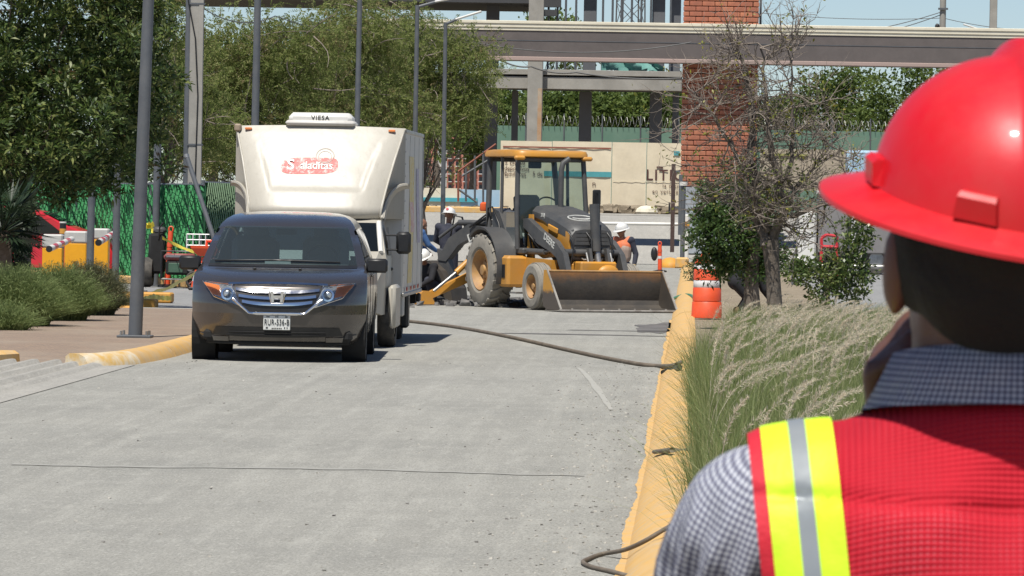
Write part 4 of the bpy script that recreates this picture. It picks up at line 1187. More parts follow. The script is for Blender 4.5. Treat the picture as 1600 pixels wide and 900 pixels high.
# cab
cab = MB()
sec = [(-2.35, 0.55, 0.80, 0.86), (-2.30, 0.45, 0.95, 0.90), (-2.0, 0.42, 1.10, 0.95), (-1.55, 0.42, 1.18, 0.96), (-1.40, 0.42, 1.22, 0.96)]
rings = []
for y, z0, z1, hw in sec:
    rings.append([Vector((-hw, y, z0)), Vector((hw, y, z0)), Vector((hw, y, z1 - 0.12)), Vector((hw * 0.9, y, z1)), Vector((-hw * 0.9, y, z1)), Vector((-hw, y, z1 - 0.12))])
cab.loft(rings)
rings = []
for y, z0, z1, hw in ((-1.42, 0.42, 1.20, 0.965), (-0.95, 0.42, 1.56, 0.965), (-0.80, 0.42, 1.615, 0.965), (-0.0, 0.42, 1.60, 0.965)):
    rings.append([Vector((-hw, y, z0)), Vector((hw, y, z0)), Vector((hw, y, 1.12)), Vector((hw * (1 - 0.12 * (z1 - 1.12) / 0.5), y, z1)), Vector((-hw * (1 - 0.12 * (z1 - 1.12) / 0.5), y, z1)), Vector((-hw, y, 1.12))])
cab.loft(rings)
cab.build("cab", m_fibre, tr, 30)
MB().sheet([[Vector((x * 0.86, -1.425 - 0.0, 1.22)) for x in np.linspace(-1, 1, 9)], [Vector((x * 0.80, -0.965, 1.575)) for x in np.linspace(-1, 1, 9)]]).build("cab_windscreen", m_glass_dk, tr, recalc=False)
for s in (-1, 1):
    MB().tube([(s * 0.89, -1.43, 1.20), (s * 0.83, -0.96, 1.58)], 0.035, 8).build("pillar", m_white, tr, 50)
    MB().sheet([[Vector((s * 0.972, -1.15, 1.16)), Vector((s * 0.972, -0.45, 1.16))], [Vector((s * 0.925, -0.82, 1.52)), Vector((s * 0.925, -0.45, 1.52))]]).build("cab_side_window", m_glass_dk, tr, recalc=False)
    MB().box((s * 0.97, -0.33, 0.98), (0.03, 0.14, 0.04), bev=0.01).build("door_handle", m_black, tr)
    for y in (-1.25, -0.25):
        MB().box((s * 0.966, y, 0.82), (0.006, 0.012, 0.7)).build("door_seam", m_steel, tr)
    mir = MB().box((s * 1.15, -0.92, 1.325), (0.19, 0.10, 0.285), bev=0.035)
    mir.build("wing_mirror", m_black, tr, 40)
    for z in (1.42, 1.235):
        MB().tube([(s * 0.93, -0.98, z + 0.0), (s * 1.10, -0.93, z)], 0.014, 6).build("mirror_arm", m_black, tr, 50)
    MB().box((s * 1.045, -0.95, 0.51), (0.10, 1.10, 0.56), bev=0.04).build("front_fender", m_fibre, tr, 40)
    wheel(tr, s * 0.97, -1.15, 0.34, 0.22, m_steel, s, nsp=6)
    wheel(tr, s * 0.84, 2.6, 0.34, 0.22, m_steel, s, nsp=6)
    MB().box((s * 1.06, 0.25, 0.56), (0.09, 0.18, 0.40), bev=0.02).build("side_skirt", m_fibre_grey, tr)
    MB().box((s * 1.06, 1.15, 0.42), (0.12, 0.34, 0.46), bev=0.03).build("mudflap", m_black, tr)
MB().box((0, L / 2 - 0.2, 0.50), (0.9, L + 1.6, 0.16), bev=0.02).build("chassis", m_under, tr)
MB().box((0, L + 0.02, 0.52), (2.1, 0.10, 0.14), bev=0.02).build("rear_bumper", m_black, tr)
MB().box((HW - 0.02, L - 0.15, 0.54), (0.06, 0.2, 0.12), bev=0.02).build("tail_lamp", m_black, tr)
# faded artwork on the box side: yellow, pink and purple swashes; red and white marker strip
def swash(y0, y1, z0, z1, m, k):
    pts0, pts1 = [], []
    for t in np.linspace(0, 1, 18):
        z = z0 + (z1 - z0) * t
        pts0.append(Vector((HW + 0.004 + 0.001 * k, y0 + 0.25 * math.sin(3 * t + k), z)))
        pts1.append(Vector((HW + 0.004 + 0.001 * k, y1 + 0.30 * math.sin(2.6 * t + k), z)))
    MB().sheet([pts0, pts1]).build("side_artwork", m, tr, recalc=False)
swash(0.9, 1.9, 0.78, 2.45, m_sideprint, 0)
swash(1.3, 2.1, 1.45, 1.85, m_sideprint3, 1)
swash(2.9, 3.6, 1.3, 2.3, m_sideprint2, 2)
for k in range(9):
    MB().box((HW + 0.012, 0.3 + k * 0.44, ZB + 0.09), (0.006, 0.22, 0.05)).build("marker_strip", m_red if k % 2 else m_white, tr)
# ------------------------------------------------------------------ yellow backhoe loader
m_cat = mat("construction yellow", (0.60, 0.27, 0.025), 0.45, col2=(0.52, 0.235, 0.03), scale=1.6, dust=(0.34, 0.26, 0.16), dust_amt=0.35)
m_dgrey = mat("charcoal machine paint", (0.055, 0.058, 0.062), 0.5, col2=(0.045, 0.047, 0.05), scale=1.5, dust=(0.22, 0.20, 0.17), dust_amt=0.28)
m_tyre = mat("dusty tyre rubber", (0.26, 0.24, 0.205), 0.9, col2=(0.17, 0.158, 0.138), scale=4, bumps=0.3, dust=(0.33, 0.30, 0.25), dust_amt=0.4)
m_rimy = mat("rusty tan rim", (0.42, 0.235, 0.075), 0.65, col2=(0.30, 0.15, 0.06), scale=5, dust=(0.4, 0.3, 0.2), dust_amt=0.4)
m_bucket = mat("worn bucket steel", (0.062, 0.056, 0.050), 0.55, 0.25, col2=(0.095, 0.08, 0.065), scale=1.8, dust=(0.15, 0.12, 0.09), dust_amt=0.4, bumps=0.25, bscale=9)
def rust_top_mat():
    m, nt, b = _nt("bucket plate rusted along its rim")
    v = coords(nt, "Generated")
    sx = N(nt, "ShaderNodeSeparateXYZ"); nt.links.new(v, sx.inputs[0])
    o = coords(nt)
    n1 = noise(nt, o, 3.5, 6, 0.7)
    f = math_node(nt, 'ADD', sx.outputs[2], math_node(nt, 'MULTIPLY_ADD', n1, 0.5, -0.25))
    mr = N(nt, "ShaderNodeMapRange"); mr.inputs[1].default_value, mr.inputs[2].default_value = 0.72, 1.02
    nt.links.new(f, mr.inputs[0])
    base = mixc(nt, noise(nt, o, 2.0, 7, 0.7, 0.4, 0.7), (0.062, 0.056, 0.05), (0.105, 0.088, 0.07))
    nt.links.new(mixc(nt, mr.outputs[0], base, (0.24, 0.11, 0.035)), b.inputs["Base Color"])
    b.inputs["Roughness"].default_value = 0.6; b.inputs["Metallic"].default_value = 0.2
    bump(nt, b, noise(nt, o, 12, 6, 0.7), 0.3, 0.02)
    return m
m_bplate = rust_top_mat()
def worn_yellow():
    m, nt, b = _nt("yellow bucket side worn to steel")
    v = coords(nt, "Generated"); o = coords(nt)
    sx = N(nt, "ShaderNodeSeparateXYZ"); nt.links.new(v, sx.inputs[0])
    f = math_node(nt, 'ADD', sx.outputs[2], math_node(nt, 'MULTIPLY_ADD', noise(nt, o, 6, 6, 0.7), 0.35, -0.18))
    mr = N(nt, "ShaderNodeMapRange"); mr.inputs[1].default_value, mr.inputs[2].default_value = 0.42, 0.50
    nt.links.new(f, mr.inputs[0])
    nt.links.new(mixc(nt, mr.outputs[0], (0.085, 0.068, 0.055), (0.50, 0.25, 0.04)), b.inputs["Base Color"])
    b.inputs["Roughness"].default_value = 0.6
    return m
m_bside = worn_yellow()
m_edge = mat("dusty cutting edge", (0.34, 0.32, 0.29), 0.7, 0.2, col2=(0.2, 0.18, 0.16), scale=6)
m_cabglass = glass_mat("cab glass", (0.52, 0.66, 0.63), 0.78)
m_decal = mat("pale decal", (0.62, 0.62, 0.58), 0.5)

BY = 92.3
bc = W(839, 470, BY)
bh = thing("backhoe_loader", "yellow and charcoal backhoe loader with its front bucket lowered onto the road", "backhoe", (bc.x - 0.07, BY, 0.0), R(26.0))
def big_tyre(parent, x, y, r, w, rr, lugs, side, name="wheel"):
    s = 1 if side > 0 else -1
    mb = MB().lathe([(rr, -w * .42), (rr * 1.12, -w * .5), (r * .86, -w * .5), (r * .96, -w * .42), (r * (.955 if lugs else 1), 0), (r * .96, w * .42), (r * .86, w * .5), (rr * 1.12, w * .5), (rr, w * .42)], (0, 0, 0), (1, 0, 0), 48, caps=False)
    if lugs:
        n = 20
        for k in range(n):
            for sd in (-1, 1):
                a = 2 * PI * (k + (0.5 if sd > 0 else 0)) / n
                Rm = Matrix.Rotation(a, 3, 'X')
                P = []
                for (lx, da) in ((0.02, 0.11), (0.24, 0.02), (0.47, -0.04)):
                    for rad in (r * .93, r * 1.0 if lx < .45 else r * .975):
                        for dd in (-0.055, 0.055):
                            P.append(Rm @ Vector((sd * w * lx, math.sin(da + dd) * rad, math.cos(da + dd) * rad)))
                mb.add(P, [(0, 1, 3, 2), (2, 3, 7, 6), (0, 2, 6, 4), (1, 5, 7, 3), (6, 7, 11, 10), (4, 6, 10, 8), (5, 9, 11, 7), (8, 10, 11, 9)])
    else:
        for gx in (-.22, -.07, .07, .22):
            mb.lathe([(r * 1.0, -w * .05), (r * 1.018, -w * .04), (r * 1.018, w * .04), (r * 1.0, w * .05)], (w * gx, 0, 0), (1, 0, 0), 48, caps=False)
    o = mb.build(name, m_tyre, parent, 30, (x, y, r))
    rim = MB().lathe([(rr * 1.02, w * .44 * s), (rr * .96, w * .46 * s), (rr * .90, w * .30 * s), (rr * .80, w * .06 * s), (rr * .42, w * .05 * s), (rr * .40, w * .22 * s), (rr * .26, w * .26 * s), (rr * .24, w * .36 * s), (0.001, w * .37 * s)], (0, 0, 0), (1, 0, 0), 32, caps=False)
    rim.lathe([(rr * 1.02, -w * .44 * s), (rr * .9, -w * .3 * s), (0.001, -w * .25 * s)], (0, 0, 0), (1, 0, 0), 24, caps=False)
    for k in range(8):
        a = 2 * PI * k / 8
        rim.cyl((w * .04 * s, rr * .60 * math.cos(a), rr * .60 * math.sin(a)), (w * .10 * s, rr * .60 * math.cos(a), rr * .60 * math.sin(a)), rr * .05, n=8)
    rim.build("rim", m_rimy, o, 35)
for s in (-1, 1):
    big_tyre(bh, s * 0.86, 0.0, 0.665, 0.44, 0.37, True, s)
    big_tyre(bh, s * 0.86, -2.12, 0.415, 0.30, 0.215, False, s)
# frame, tank, axles
fr = MB().box((0, -1.15, 0.70), (0.74, 2.7, 0.30), bev=0.04)
fr.box((0, -2.12, 0.45), (1.5, 0.2, 0.18), bev=0.03).box((0, 0, 0.66), (1.4, 0.30, 0.30), bev=0.05)
fr.box((0, -2.55, 0.72), (0.70, 0.5, 0.30), bev=0.03)
fr.build("frame", m_cat, bh, 30)
for s in (-1, 1):
    t = MB().prism([(s * 0.52, -0.55, 0.92), (s * 0.52, -2.15, 0.88), (s * 0.52, -2.15, 0.70), (s * 0.52, -1.35, 0.50), (s * 0.52, -0.60, 0.36)], (s * 0.10, 0, 0))
    t.build("side_frame", m_cat, bh)
    b = MB().box((s * 0.76, -0.82, 0.66), (0.42, 0.42, 0.56), bev=0.05)
    b.build("tool_box", m_cat, bh, 30)
    MB().box((s * 0.975, -0.86, 0.66), (0.012, 0.12, 0.24), bev=0.004).build("vent_slot", m_black, bh)
    MB().box((s * 0.70, -1.05, 0.28), (0.35, 0.3, 0.03)).build("step", m_steel, bh)
    # rear fender: an arched shell over the wheel
    rows = []
    for a in np.linspace(R(-22), R(128), 20):
        rad = 0.755
        rows.append([Vector((s * x, -math.cos(a) * rad * (1.0), 0.70 + math.sin(a) * (rad - 0.06))) for x in (0.50, 1.06)])
    rows2 = []
    for a in np.linspace(R(-22), R(128), 20):
        rad = 0.80
        rows2.append([Vector((s * x, -math.cos(a) * rad, 0.70 + math.sin(a) * (rad - 0.06))) for x in (0.50, 1.075)])
    f = MB().sheet(rows).sheet(rows2).sheet([[r[1] for r in rows], [r[1] for r in rows2]]).sheet([rows[0], rows2[0]]).sheet([rows[-1], rows2[-1]])
    f.build("fender", m_dgrey, bh, 50)
# cab platform, console, seat
MB().box((0, -0.15, 1.02), (1.36, 1.75, 0.12), bev=0.03).build("cab_floor", m_dgrey, bh)
MB().prism([(-0.70, 0.30, 1.10), (-0.70, -0.42, 1.10), (-0.70, -0.30, 1.38), (-0.70, 0.00, 1.72), (-0.70, 0.30, 1.78)], (0.32, 0, 0)).build("console", m_dgrey, bh)
MB().prism([(0.38, 0.30, 1.10), (0.38, -0.42, 1.10), (0.38, -0.30, 1.38), (0.38, 0.00, 1.62), (0.38, 0.30, 1.68)], (0.32, 0, 0)).build("console", m_dgrey, bh)
s_ = MB().box((0, 0.05, 1.42), (0.52, 0.5, 0.16), bev=0.06); s_.box((0, 0.34, 1.72), (0.50, 0.14, 0.62), (R(-8), 0, 0), 0.05); s_.cyl((0, 0.1, 1.05), (0, 0.1, 1.40), 0.14)
s_.build("seat", m_black, bh, 40)
MB().tube([(0.22 * math.cos(a), -0.62 + 0.12 * math.sin(a), 1.80 + 0.19 * math.sin(a)) for a in np.linspace(0, 2 * PI, 22)], 0.016, 6).build("steering_wheel", m_black, bh, 60)
MB().cyl((0, -0.62, 1.80), (0, -0.88, 1.50), 0.03, n=8).box((0, -0.86, 1.42), (0.5, 0.16, 0.5), bev=0.05).build("steering_column", m_black, bh)
for k in range(4):
    MB().cyl((-0.42 + 0.09 * k, 0.55, 1.3), (-0.42 + 0.09 * k, 0.58, 1.72), 0.012, n=6).ellipsoid((-0.42 + 0.09 * k, 0.58, 1.75), (0.03, 0.03, 0.04), n=8, k=6).build("control_lever", m_black, bh, 50)
# roll-over posts and canopy
for s in (-1, 1):
    MB().tube([(s * 0.68, -0.80, 1.05), (s * 0.68, -0.74, 1.7), (s * 0.64, -0.66, 2.70)], 0.048, 8).build("cab_post", m_dgrey, bh, 50)
    MB().tube([(s * 0.69, 0.42, 1.05), (s * 0.69, 0.50, 1.8), (s * 0.63, 0.60, 2.70)], 0.055, 8).build("cab_post", m_dgrey, bh, 50)
    MB().tube([(s * 0.66, -0.02, 1.2), (s * 0.64, 0.02, 2.70)], 0.030, 6).build("cab_post", m_dgrey, bh, 50)
for y_ in (-0.68, 0.60):
    MB().box((0, y_, 2.66), (1.3, 0.07, 0.08), bev=0.02).build("cab_header", m_dgrey, bh)
can = []
for z, k in ((2.700, 0.97), (2.715, 1.0), (2.765, 1.0), (2.80, 0.97), (2.815, 0.86)):
    ring = []
    for i in range(40):
        a = 2 * PI * i / 40
        ring.append(Vector((0.74 * k * math.copysign(abs(math.cos(a)) ** 0.28, math.cos(a)), -0.02 + 0.82 * k * math.copysign(abs(math.sin(a)) ** 0.28, math.sin(a)), z + (0.02 * math.cos(a) ** 2 if z > 2.79 else 0))))
    can.append(ring)
MB().loft(can).build("canopy", m_cat, bh, 40)
for s in (-1, 1):
    MB().box((s * 0.66, -0.78, 2.685), (0.20, 0.12, 0.08), bev=0.03).build("work_light", m_amber if False else m_cat, bh)
# windscreen and lower side pane
MB().sheet([[Vector((-0.64, -0.80, 1.25)), Vector((0.64, -0.80, 1.25))], [Vector((-0.66, -0.76, 1.7)), Vector((0.66, -0.76, 1.7))], [Vector((-0.62, -0.67, 2.62)), Vector((0.62, -0.67, 2.62))]]).build("windscreen", m_cabglass, bh, recalc=False)
for s in (-1,):
    MB().sheet([[Vector((s * 0.69, -0.76, 1.10)), Vector((s * 0.69, -0.30, 1.10))], [Vector((s * 0.69, -0.70, 1.72)), Vector((s * 0.69, -0.30, 1.72))]]).build("side_pane", glass_mat("tinted side pane", (0.16, 0.24, 0.26), 0.45), bh, recalc=False)
MB().tube([(-0.69, -0.76, 1.72), (-0.69, -0.30, 1.72)], 0.014, 6).build("pane_rail", m_steel, bh)
MB().box((-0.30, -0.64, 2.56), (0.26, 0.04, 0.12), bev=0.02).build("inside_mirror", m_black, bh)
# flasher lamp on the fender, grab rail
MB().lathe([(0.07, 0), (0.085, 0.03), (0.08, 0.13), (0.05, 0.16), (0.001, 0.165)], (-0.72, 0.62, 1.72), (0, 0, 1), 16).build("flasher", mat("orange lens", (0.80, 0.13, 0.03), 0.3), bh, 40)
MB().tube([(-0.74, 0.45, 1.45), (-0.74, 0.40, 1.78), (-0.74, 0.22, 1.80), (-0.74, -0.10, 1.50), (-0.74, -0.20, 1.22)], 0.016, 6).build("grab_rail", m_black, bh, 60)
MB().tube([(0.78, -0.80, 1.35), (0.80, -0.86, 2.05), (0.80, -1.02, 2.08), (0.80, -1.06, 1.30)], 0.018, 6).build("grab_rail", m_black, bh, 60)
mm = MB().box((0.80, -0.92, 2.0), (0.16, 0.05, 0.28), bev=0.02); mm.build("side_mirror", m_black, bh)
# engine hood: charcoal lid sloping to the nose, yellow flanks
hood = []
for y, zt, hw in ((-0.86, 1.84, 0.43), (-1.30, 1.78, 0.43), (-1.80, 1.67, 0.42), (-2.25, 1.55, 0.41), (-2.42, 1.49, 0.40), (-2.47, 1.42, 0.39)):
    zb = zt - 0.20 - (0.06 if y < -1.7 else 0)
    hood.append([Vector((-hw, y, zb)), Vector((-hw, y, zt - 0.10)), Vector((-hw * 0.82, y, zt - 0.015)), Vector((-hw * 0.4, y, zt + 0.01)), Vector((hw * 0.4, y, zt + 0.01)), Vector((hw * 0.82, y, zt - 0.015)), Vector((hw, y, zt - 0.10)), Vector((hw, y, zb))])
MB().loft(hood).build("hood", m_dgrey, bh, 35)
for s in (-1, 1):
    fl = MB().prism([(s * 0.365, -0.92, 1.68), (s * 0.365, -1.55, 1.58), (s * 0.365, -2.40, 1.36), (s * 0.365, -2.40, 0.98), (s * 0.365, -1.3, 0.90), (s * 0.365, -0.92, 1.0)], (s * 0.045, 0, 0))
    fl.build("hood_flank", m_cat, bh)
    MB().box((s * 0.425, -1.75, 1.43), (0.03, 0.42, 0.10), (R(12), 0, 0), 0.02).build("flank_louver", m_cat, bh)
    lettering("310J", 0.10, m_decal, bh, (s * 0.433, -1.32, 1.665), (PI / 2, R(0), -PI / 2 if s < 0 else PI / 2), 0.004, 0.002)
MB().box((0, -2.43, 1.16), (0.76, 0.05, 0.56), bev=0.03).build("grille", m_dgrey, bh)
for z in np.linspace(0.95, 1.36, 7):
    MB().box((0, -2.462, z), (0.62, 0.016, 0.022), bev=0.005).build("grille_slat", m_black, bh)
MB().tube([(-0.2, -2.47, 0.93), (-0.18, -2.53, 0.90), (0.18, -2.53, 0.90), (0.2, -2.47, 0.93)], 0.014, 6).build("tow_rail", m_steel, bh, 60)
# leaping emblem: oval ring with a simple springing shape, and the maker's word
def hoodpt(x, t):  # on the sloping lid
    y = -2.02 - 0.30 * t
    return Vector((x, y, np.interp(-y, [1.80, 2.25], [1.67, 1.55]) + 0.014))
em = MB().tube([hoodpt(0.25 * math.cos(a), 0.62 * math.sin(a)) for a in np.linspace(0, 2 * PI, 30)], 0.012, 5)
em.prism([hoodpt(x, t) for x, t in ((-0.16, -0.1), (-0.05, 0.1), (0.05, 0.12), (0.17, -0.02), (0.19, 0.14), (0.08, 0.28), (-0.06, 0.26), (-0.10, 0.12), (-0.18, 0.05))], (0, 0, 0.006))
em.build("emblem", m_decal, bh)
MB().tube([(0.05, -1.02, 1.78), (0.05, -1.02, 2.48), (0.08, -1.02, 2.60), (0.20, -1.02, 2.68)], [0.05, 0.05, 0.05, 0.055], 12).build("exhaust_stack", m_dgrey, bh, 50)
# loader arms: swept plates from the towers beside the cab down to the bucket
def arm_poly(s):
    pts = [(-0.84, 1.60), (-1.02, 1.61), (-1.60, 1.39), (-2.22, 1.22), (-2.58, 1.00), (-2.88, 0.42), (-2.90, 0.24), (-2.74, 0.22), (-2.50, 0.66), (-2.30, 0.92), (-2.02, 1.03), (-1.45, 1.17), (-0.98, 1.40), (-0.84, 1.45)]
    return [Vector((s * 0.50, y, z)) for y, z in pts]
for s in (-1, 1):
    MB().prism(arm_poly(s), (s * 0.10, 0, 0)).build("loader_arm", m_dgrey, bh)
    MB().prism([(s * 0.47, -0.80, 0.9), (s * 0.47, -1.10, 0.9), (s * 0.47, -1.02, 1.68), (s * 0.47, -0.86, 1.68)], (s * 0.03, 0, 0)).build("arm_tower", m_cat, bh)
    MB().cyl((s * 0.56, -0.95, 1.02), (s * 0.56, -1.75, 1.02), 0.055, n=12).cyl((s * 0.56, -1.75, 1.02), (s * 0.56, -2.38, 1.10), 0.032, n=10).build("lift_cylinder", m_dgrey, bh, 40)
    lettering("DEERE", 0.17, m_decal, bh, (s * 0.603, -1.98, 1.215), (PI / 2, 0, -PI / 2 if s < 0 else PI / 2), 0.004, 0.004)
    for c in list(bh.children):
        if c.name.startswith("lettering") and abs(c.location.y + 1.98) < 1e-4 and c.location.x * s > 0:
            c.rotation_euler = (Matrix.Rotation(-PI / 2 if s < 0 else PI / 2, 3, 'Z') @ Matrix.Rotation(PI / 2, 3, 'X') @ Matrix.Rotation(R(-22) if s < 0 else R(22), 3, 'Z')).to_euler()
MB().cyl((-0.52, -2.46, 1.02), (0.52, -2.46, 1.02), 0.065, n=14).build("cross_tube", m_dgrey, bh, 40)
MB().cyl((0.08, -2.62, 0.78), (0.06, -2.52, 1.18), 0.06, n=12).build("bucket_cylinder", m_steel, bh, 40)
MB().cyl((0.05, -2.55, 1.05), (0.02, -2.50, 1.88), 0.085, n=16).cyl((0.05, -2.5, 1.30), (0.05, -2.5, 1.36), 0.10, n=16).build("bucket_cylinder", m_dgrey, bh, 40)
for x in (-0.12, 0.22):
    MB().prism([(x, -2.50, 1.10), (x, -2.62, 1.10), (x, -2.84, 0.50), (x, -2.74, 0.45)], (0.05, 0, 0)).build("bell_crank", m_dgrey, bh)
for x in (-0.16, 0.30):
    MB().cyl((x, -2.60, 1.02), (x + 0.03, -2.80, 0.52), 0.022, n=8).build("link_rod", m_steel, bh, 40)
MB().ellipsoid((0.18, -2.78, 0.66), (0.22, 0.10, 0.16)).build("hinge_cover", m_cat, bh, 60)
# hydraulic hoses
for k in range(9):
    x = random.uniform(-0.5, -0.36); y = random.uniform(-1.4, -0.9)
    MB().tube([(x, y, 1.0), (x - 0.12, y - 0.1, 1.2 + random.random() * .2), (x - 0.06, y - 0.35, 1.12), (x, y - 0.5, 1.0)], 0.014, 6).build("hydraulic_hose", m_black, bh, 60)
for x in (-0.45, -0.1, 0.3):
    MB().tube([(x, -2.46, 1.38), (x + 0.05, -2.58, 1.25), (x + 0.03, -2.6, 1.0), (x, -2.55, 0.8)], 0.013, 6).build("hydraulic_hose", m_black, bh, 60)
# front bucket
BW = 1.10
back = [(-2.98, 0.70), (-3.00, 0.60), (-2.98, 0.40), (-2.92, 0.20), (-2.95, 0.09), (-3.10, 0.035), (-3.66, 0.025)]
th = 0.03
bk = MB()
prof_o = [(y + 0.0, z) for y, z in back]
prof_i = [(y - th * (1 if i < 5 else 0), z + th * (0 if i < 4 else 1)) for i, (y, z) in enumerate(back)]
loop = prof_o + prof_i[::-1]
bk.prism([Vector((-BW, y, z)) for y, z in loop], (2 * BW, 0, 0))
bk.build("bucket_shell", m_bplate, bh, 25)
for s in (-1, 1):
    MB().prism([Vector((s * BW, y, z)) for y, z in ((-2.94, 0.72), (-3.06, 0.72), (-3.66, 0.03), (-3.1, 0.03), (-2.93, 0.09), (-2.90, 0.20))], (s * 0.028, 0, 0)).build("bucket_side", m_bside, bh)
    MB().prism([Vector((s * (BW - 0.004), y, z)) for y, z in ((-3.0, 0.70), (-3.06, 0.70), (-3.64, 0.05), (-3.1, 0.05), (-2.97, 0.12), (-2.95, 0.20))], (-s * 0.004, 0, 0)).build("side_liner", m_bucket, bh)
    MB().tube([(s * (BW + 0.014), -3.065, 0.72), (s * (BW + 0.014), -3.67, 0.04)], 0.020, 6).build("side_edge", m_edge, bh)
MB().box((0, -3.68, 0.028), (2 * BW + 0.08, 0.14, 0.035), bev=0.01).build("cutting_edge", m_edge, bh)
for k in range(7):
    MB().lathe([(0.022, 0), (0.02, 0.02), (0.001, 0.024)], (-0.9 + 0.3 * k, -3.655, 0.045), (0, 0, 1), 8).build("edge_bolt", m_edge, bh)
MB().box((0, -2.975, 0.705), (2 * BW, 0.09, 0.035), bev=0.01).build("bucket_rim", m_rimy, bh)
# rear digging arm and stabilisers
kp = Vector((-0.25, 0.95, 0.0))
MB().box((0, 0.85, 0.62), (1.7, 0.14, 0.40), bev=0.03).box((0, 1.02, 0.68), (0.42, 0.4, 0.55), bev=0.05).build("rear_carrier", m_dgrey, bh)
boom_prof = [(0.95, 0.62), (1.10, 1.05), (1.35, 1.42), (1.70, 1.52), (2.05, 1.30), (2.30, 0.92), (2.48, 0.95), (2.25, 1.46), (1.85, 1.78), (1.40, 1.72), (1.05, 1.40), (0.85, 0.95), (0.80, 0.66)]
# arm is swung out to the machine's right
sw = Matrix.Rotation(R(38), 3, 'Z')
def swung(x, y, z):
    p = Vector((x, y - 1.0, z)); p = sw @ p; return p + Vector((0, 1.0, 0))
MB().prism([swung(-0.11, y, z * 0.80 + 0.05) for y, z in boom_prof], sw @ Vector((0.22, 0, 0))).build("boom", m_dgrey, bh)
lb = lettering("DEERE", 0.20, m_decal, bh, swung(-0.118, 1.58, 1.30), (0, 0, 0), 0.004, 0.004)
lb.rotation_euler = (sw @ Matrix.Rotation(-PI / 2, 3, 'Z') @ Matrix.Rotation(PI / 2, 3, 'X') @ Matrix.Rotation(R(20), 3, 'Z')).to_euler()
MB().prism([swung(-0.09, y, z) for y, z in ((2.30, 0.95), (2.50, 1.02), (2.38, 0.15), (2.10, 0.10))], sw @ Vector((0.18, 0, 0))).build("dipper", m_dgrey, bh)
MB().cyl(swung(0, 1.15, 1.50), swung(0, 2.10, 1.50), 0.055, n=12).cyl(swung(0, 2.1, 1.50), swung(0, 2.5, 1.22), 0.03, n=10).build("boom_cylinder", m_dgrey, bh, 40)
for k in range(5):
    o = random.uniform(-0.1, 0.1)
    MB().tube([swung(o, 1.05, 1.2), swung(o + .05, 1.15, 1.55 + .1 * random.random()), swung(o, 1.45, 1.60 + .1 * random.random()), swung(o - .05, 1.8, 1.42)], 0.017, 6).build("hydraulic_hose", m_black, bh, 60)
MB().tube([swung(.1, 1.95, 1.2), swung(.12, 2.1, 1.60), swung(.1, 2.25, 1.62), swung(.08, 2.32, 1.2)], 0.018, 6).build("hydraulic_hose", m_black, bh, 60)
bkt = [(2.05, 0.05), (2.35, 0.18), (2.62, 0.40), (2.70, 0.62), (2.55, 0.80), (2.30, 0.62), (2.08, 0.30)]
MB().prism([swung(-0.30, y, z) for y, z in bkt], sw @ Vector((0.6, 0, 0))).build("rear_bucket", m_bucket, bh)
for s in (-1, 1):
    st = MB()
    a0 = Vector((s * 0.78, 0.92, 0.62)); a1 = Vector((s * 1.72, 0.98, 0.16))
    d = (a1 - a0).normalized(); up = Vector((0, 0, 1))
    st.prism([a0 + up * 0.02, a0 - up * 0.16, a1 - up * 0.10, a1 + up * 0.03], (0, 0.13, 0))
    st.build("stabiliser_leg", m_cat, bh)
    MB().prism([(a1.x - s * 0.20, 0.88, 0.02), (a1.x + s * 0.28, 0.88, 0.02), (a1.x + s * 0.22, 0.88, 0.07), (a1.x + s * 0.06, 0.88, 0.26), (a1.x - s * 0.06, 0.88, 0.26), (a1.x - s * 0.16, 0.88, 0.07)], (0, 0.30, 0)).build("stabiliser_foot", m_cat, bh)
    MB().cyl((s * 0.72, 0.86, 0.98), (s * 1.15, 0.86, 0.60), 0.055, n=12).build("stabiliser_cylinder", m_cat, bh, 40)
    MB().cyl((s * 1.15, 0.86, 0.60), (s * 1.58, 0.88, 0.26), 0.03, n=10).build("stabiliser_rod", m_steel, bh, 40)
# ------------------------------------------------------------------ people
m_skin = mat("brown skin", (0.22, 0.105, 0.062), 0.55, col2=(0.26, 0.125, 0.075), scale=8, fine=0.08)
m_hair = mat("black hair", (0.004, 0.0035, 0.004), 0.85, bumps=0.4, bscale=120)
m_navy = mat("navy work cloth", (0.018, 0.022, 0.042), 0.9, col2=(0.03, 0.034, 0.055), scale=5, dust=(0.2, 0.18, 0.15), dust_amt=0.15, bumps=0.3)
m_dark = mat("black work cloth", (0.014, 0.014, 0.018), 0.9, bumps=0.3)
m_vest_o = mat("faded orange vest", (0.72, 0.17, 0.06), 0.8, col2=(0.55, 0.22, 0.14), scale=6, bumps=0.2)
m_vest_grey = mat("dusty grey vest panel", (0.33, 0.25, 0.21), 0.85, col2=(0.40, 0.30, 0.24), scale=9)
m_glove = mat("dusty yellow glove", (0.52, 0.40, 0.20), 0.9, col2=(0.36, 0.27, 0.15), scale=12)
m_boot = mat("tan boots", (0.16, 0.10, 0.055), 0.8)
m_hat = mat("white hard hat", (0.74, 0.735, 0.71), 0.35, coat=0.3, dust=(0.5, 0.45, 0.38), dust_amt=0.15)
m_redlogo = mat("red hat print", (0.5, 0.02, 0.03), 0.5)

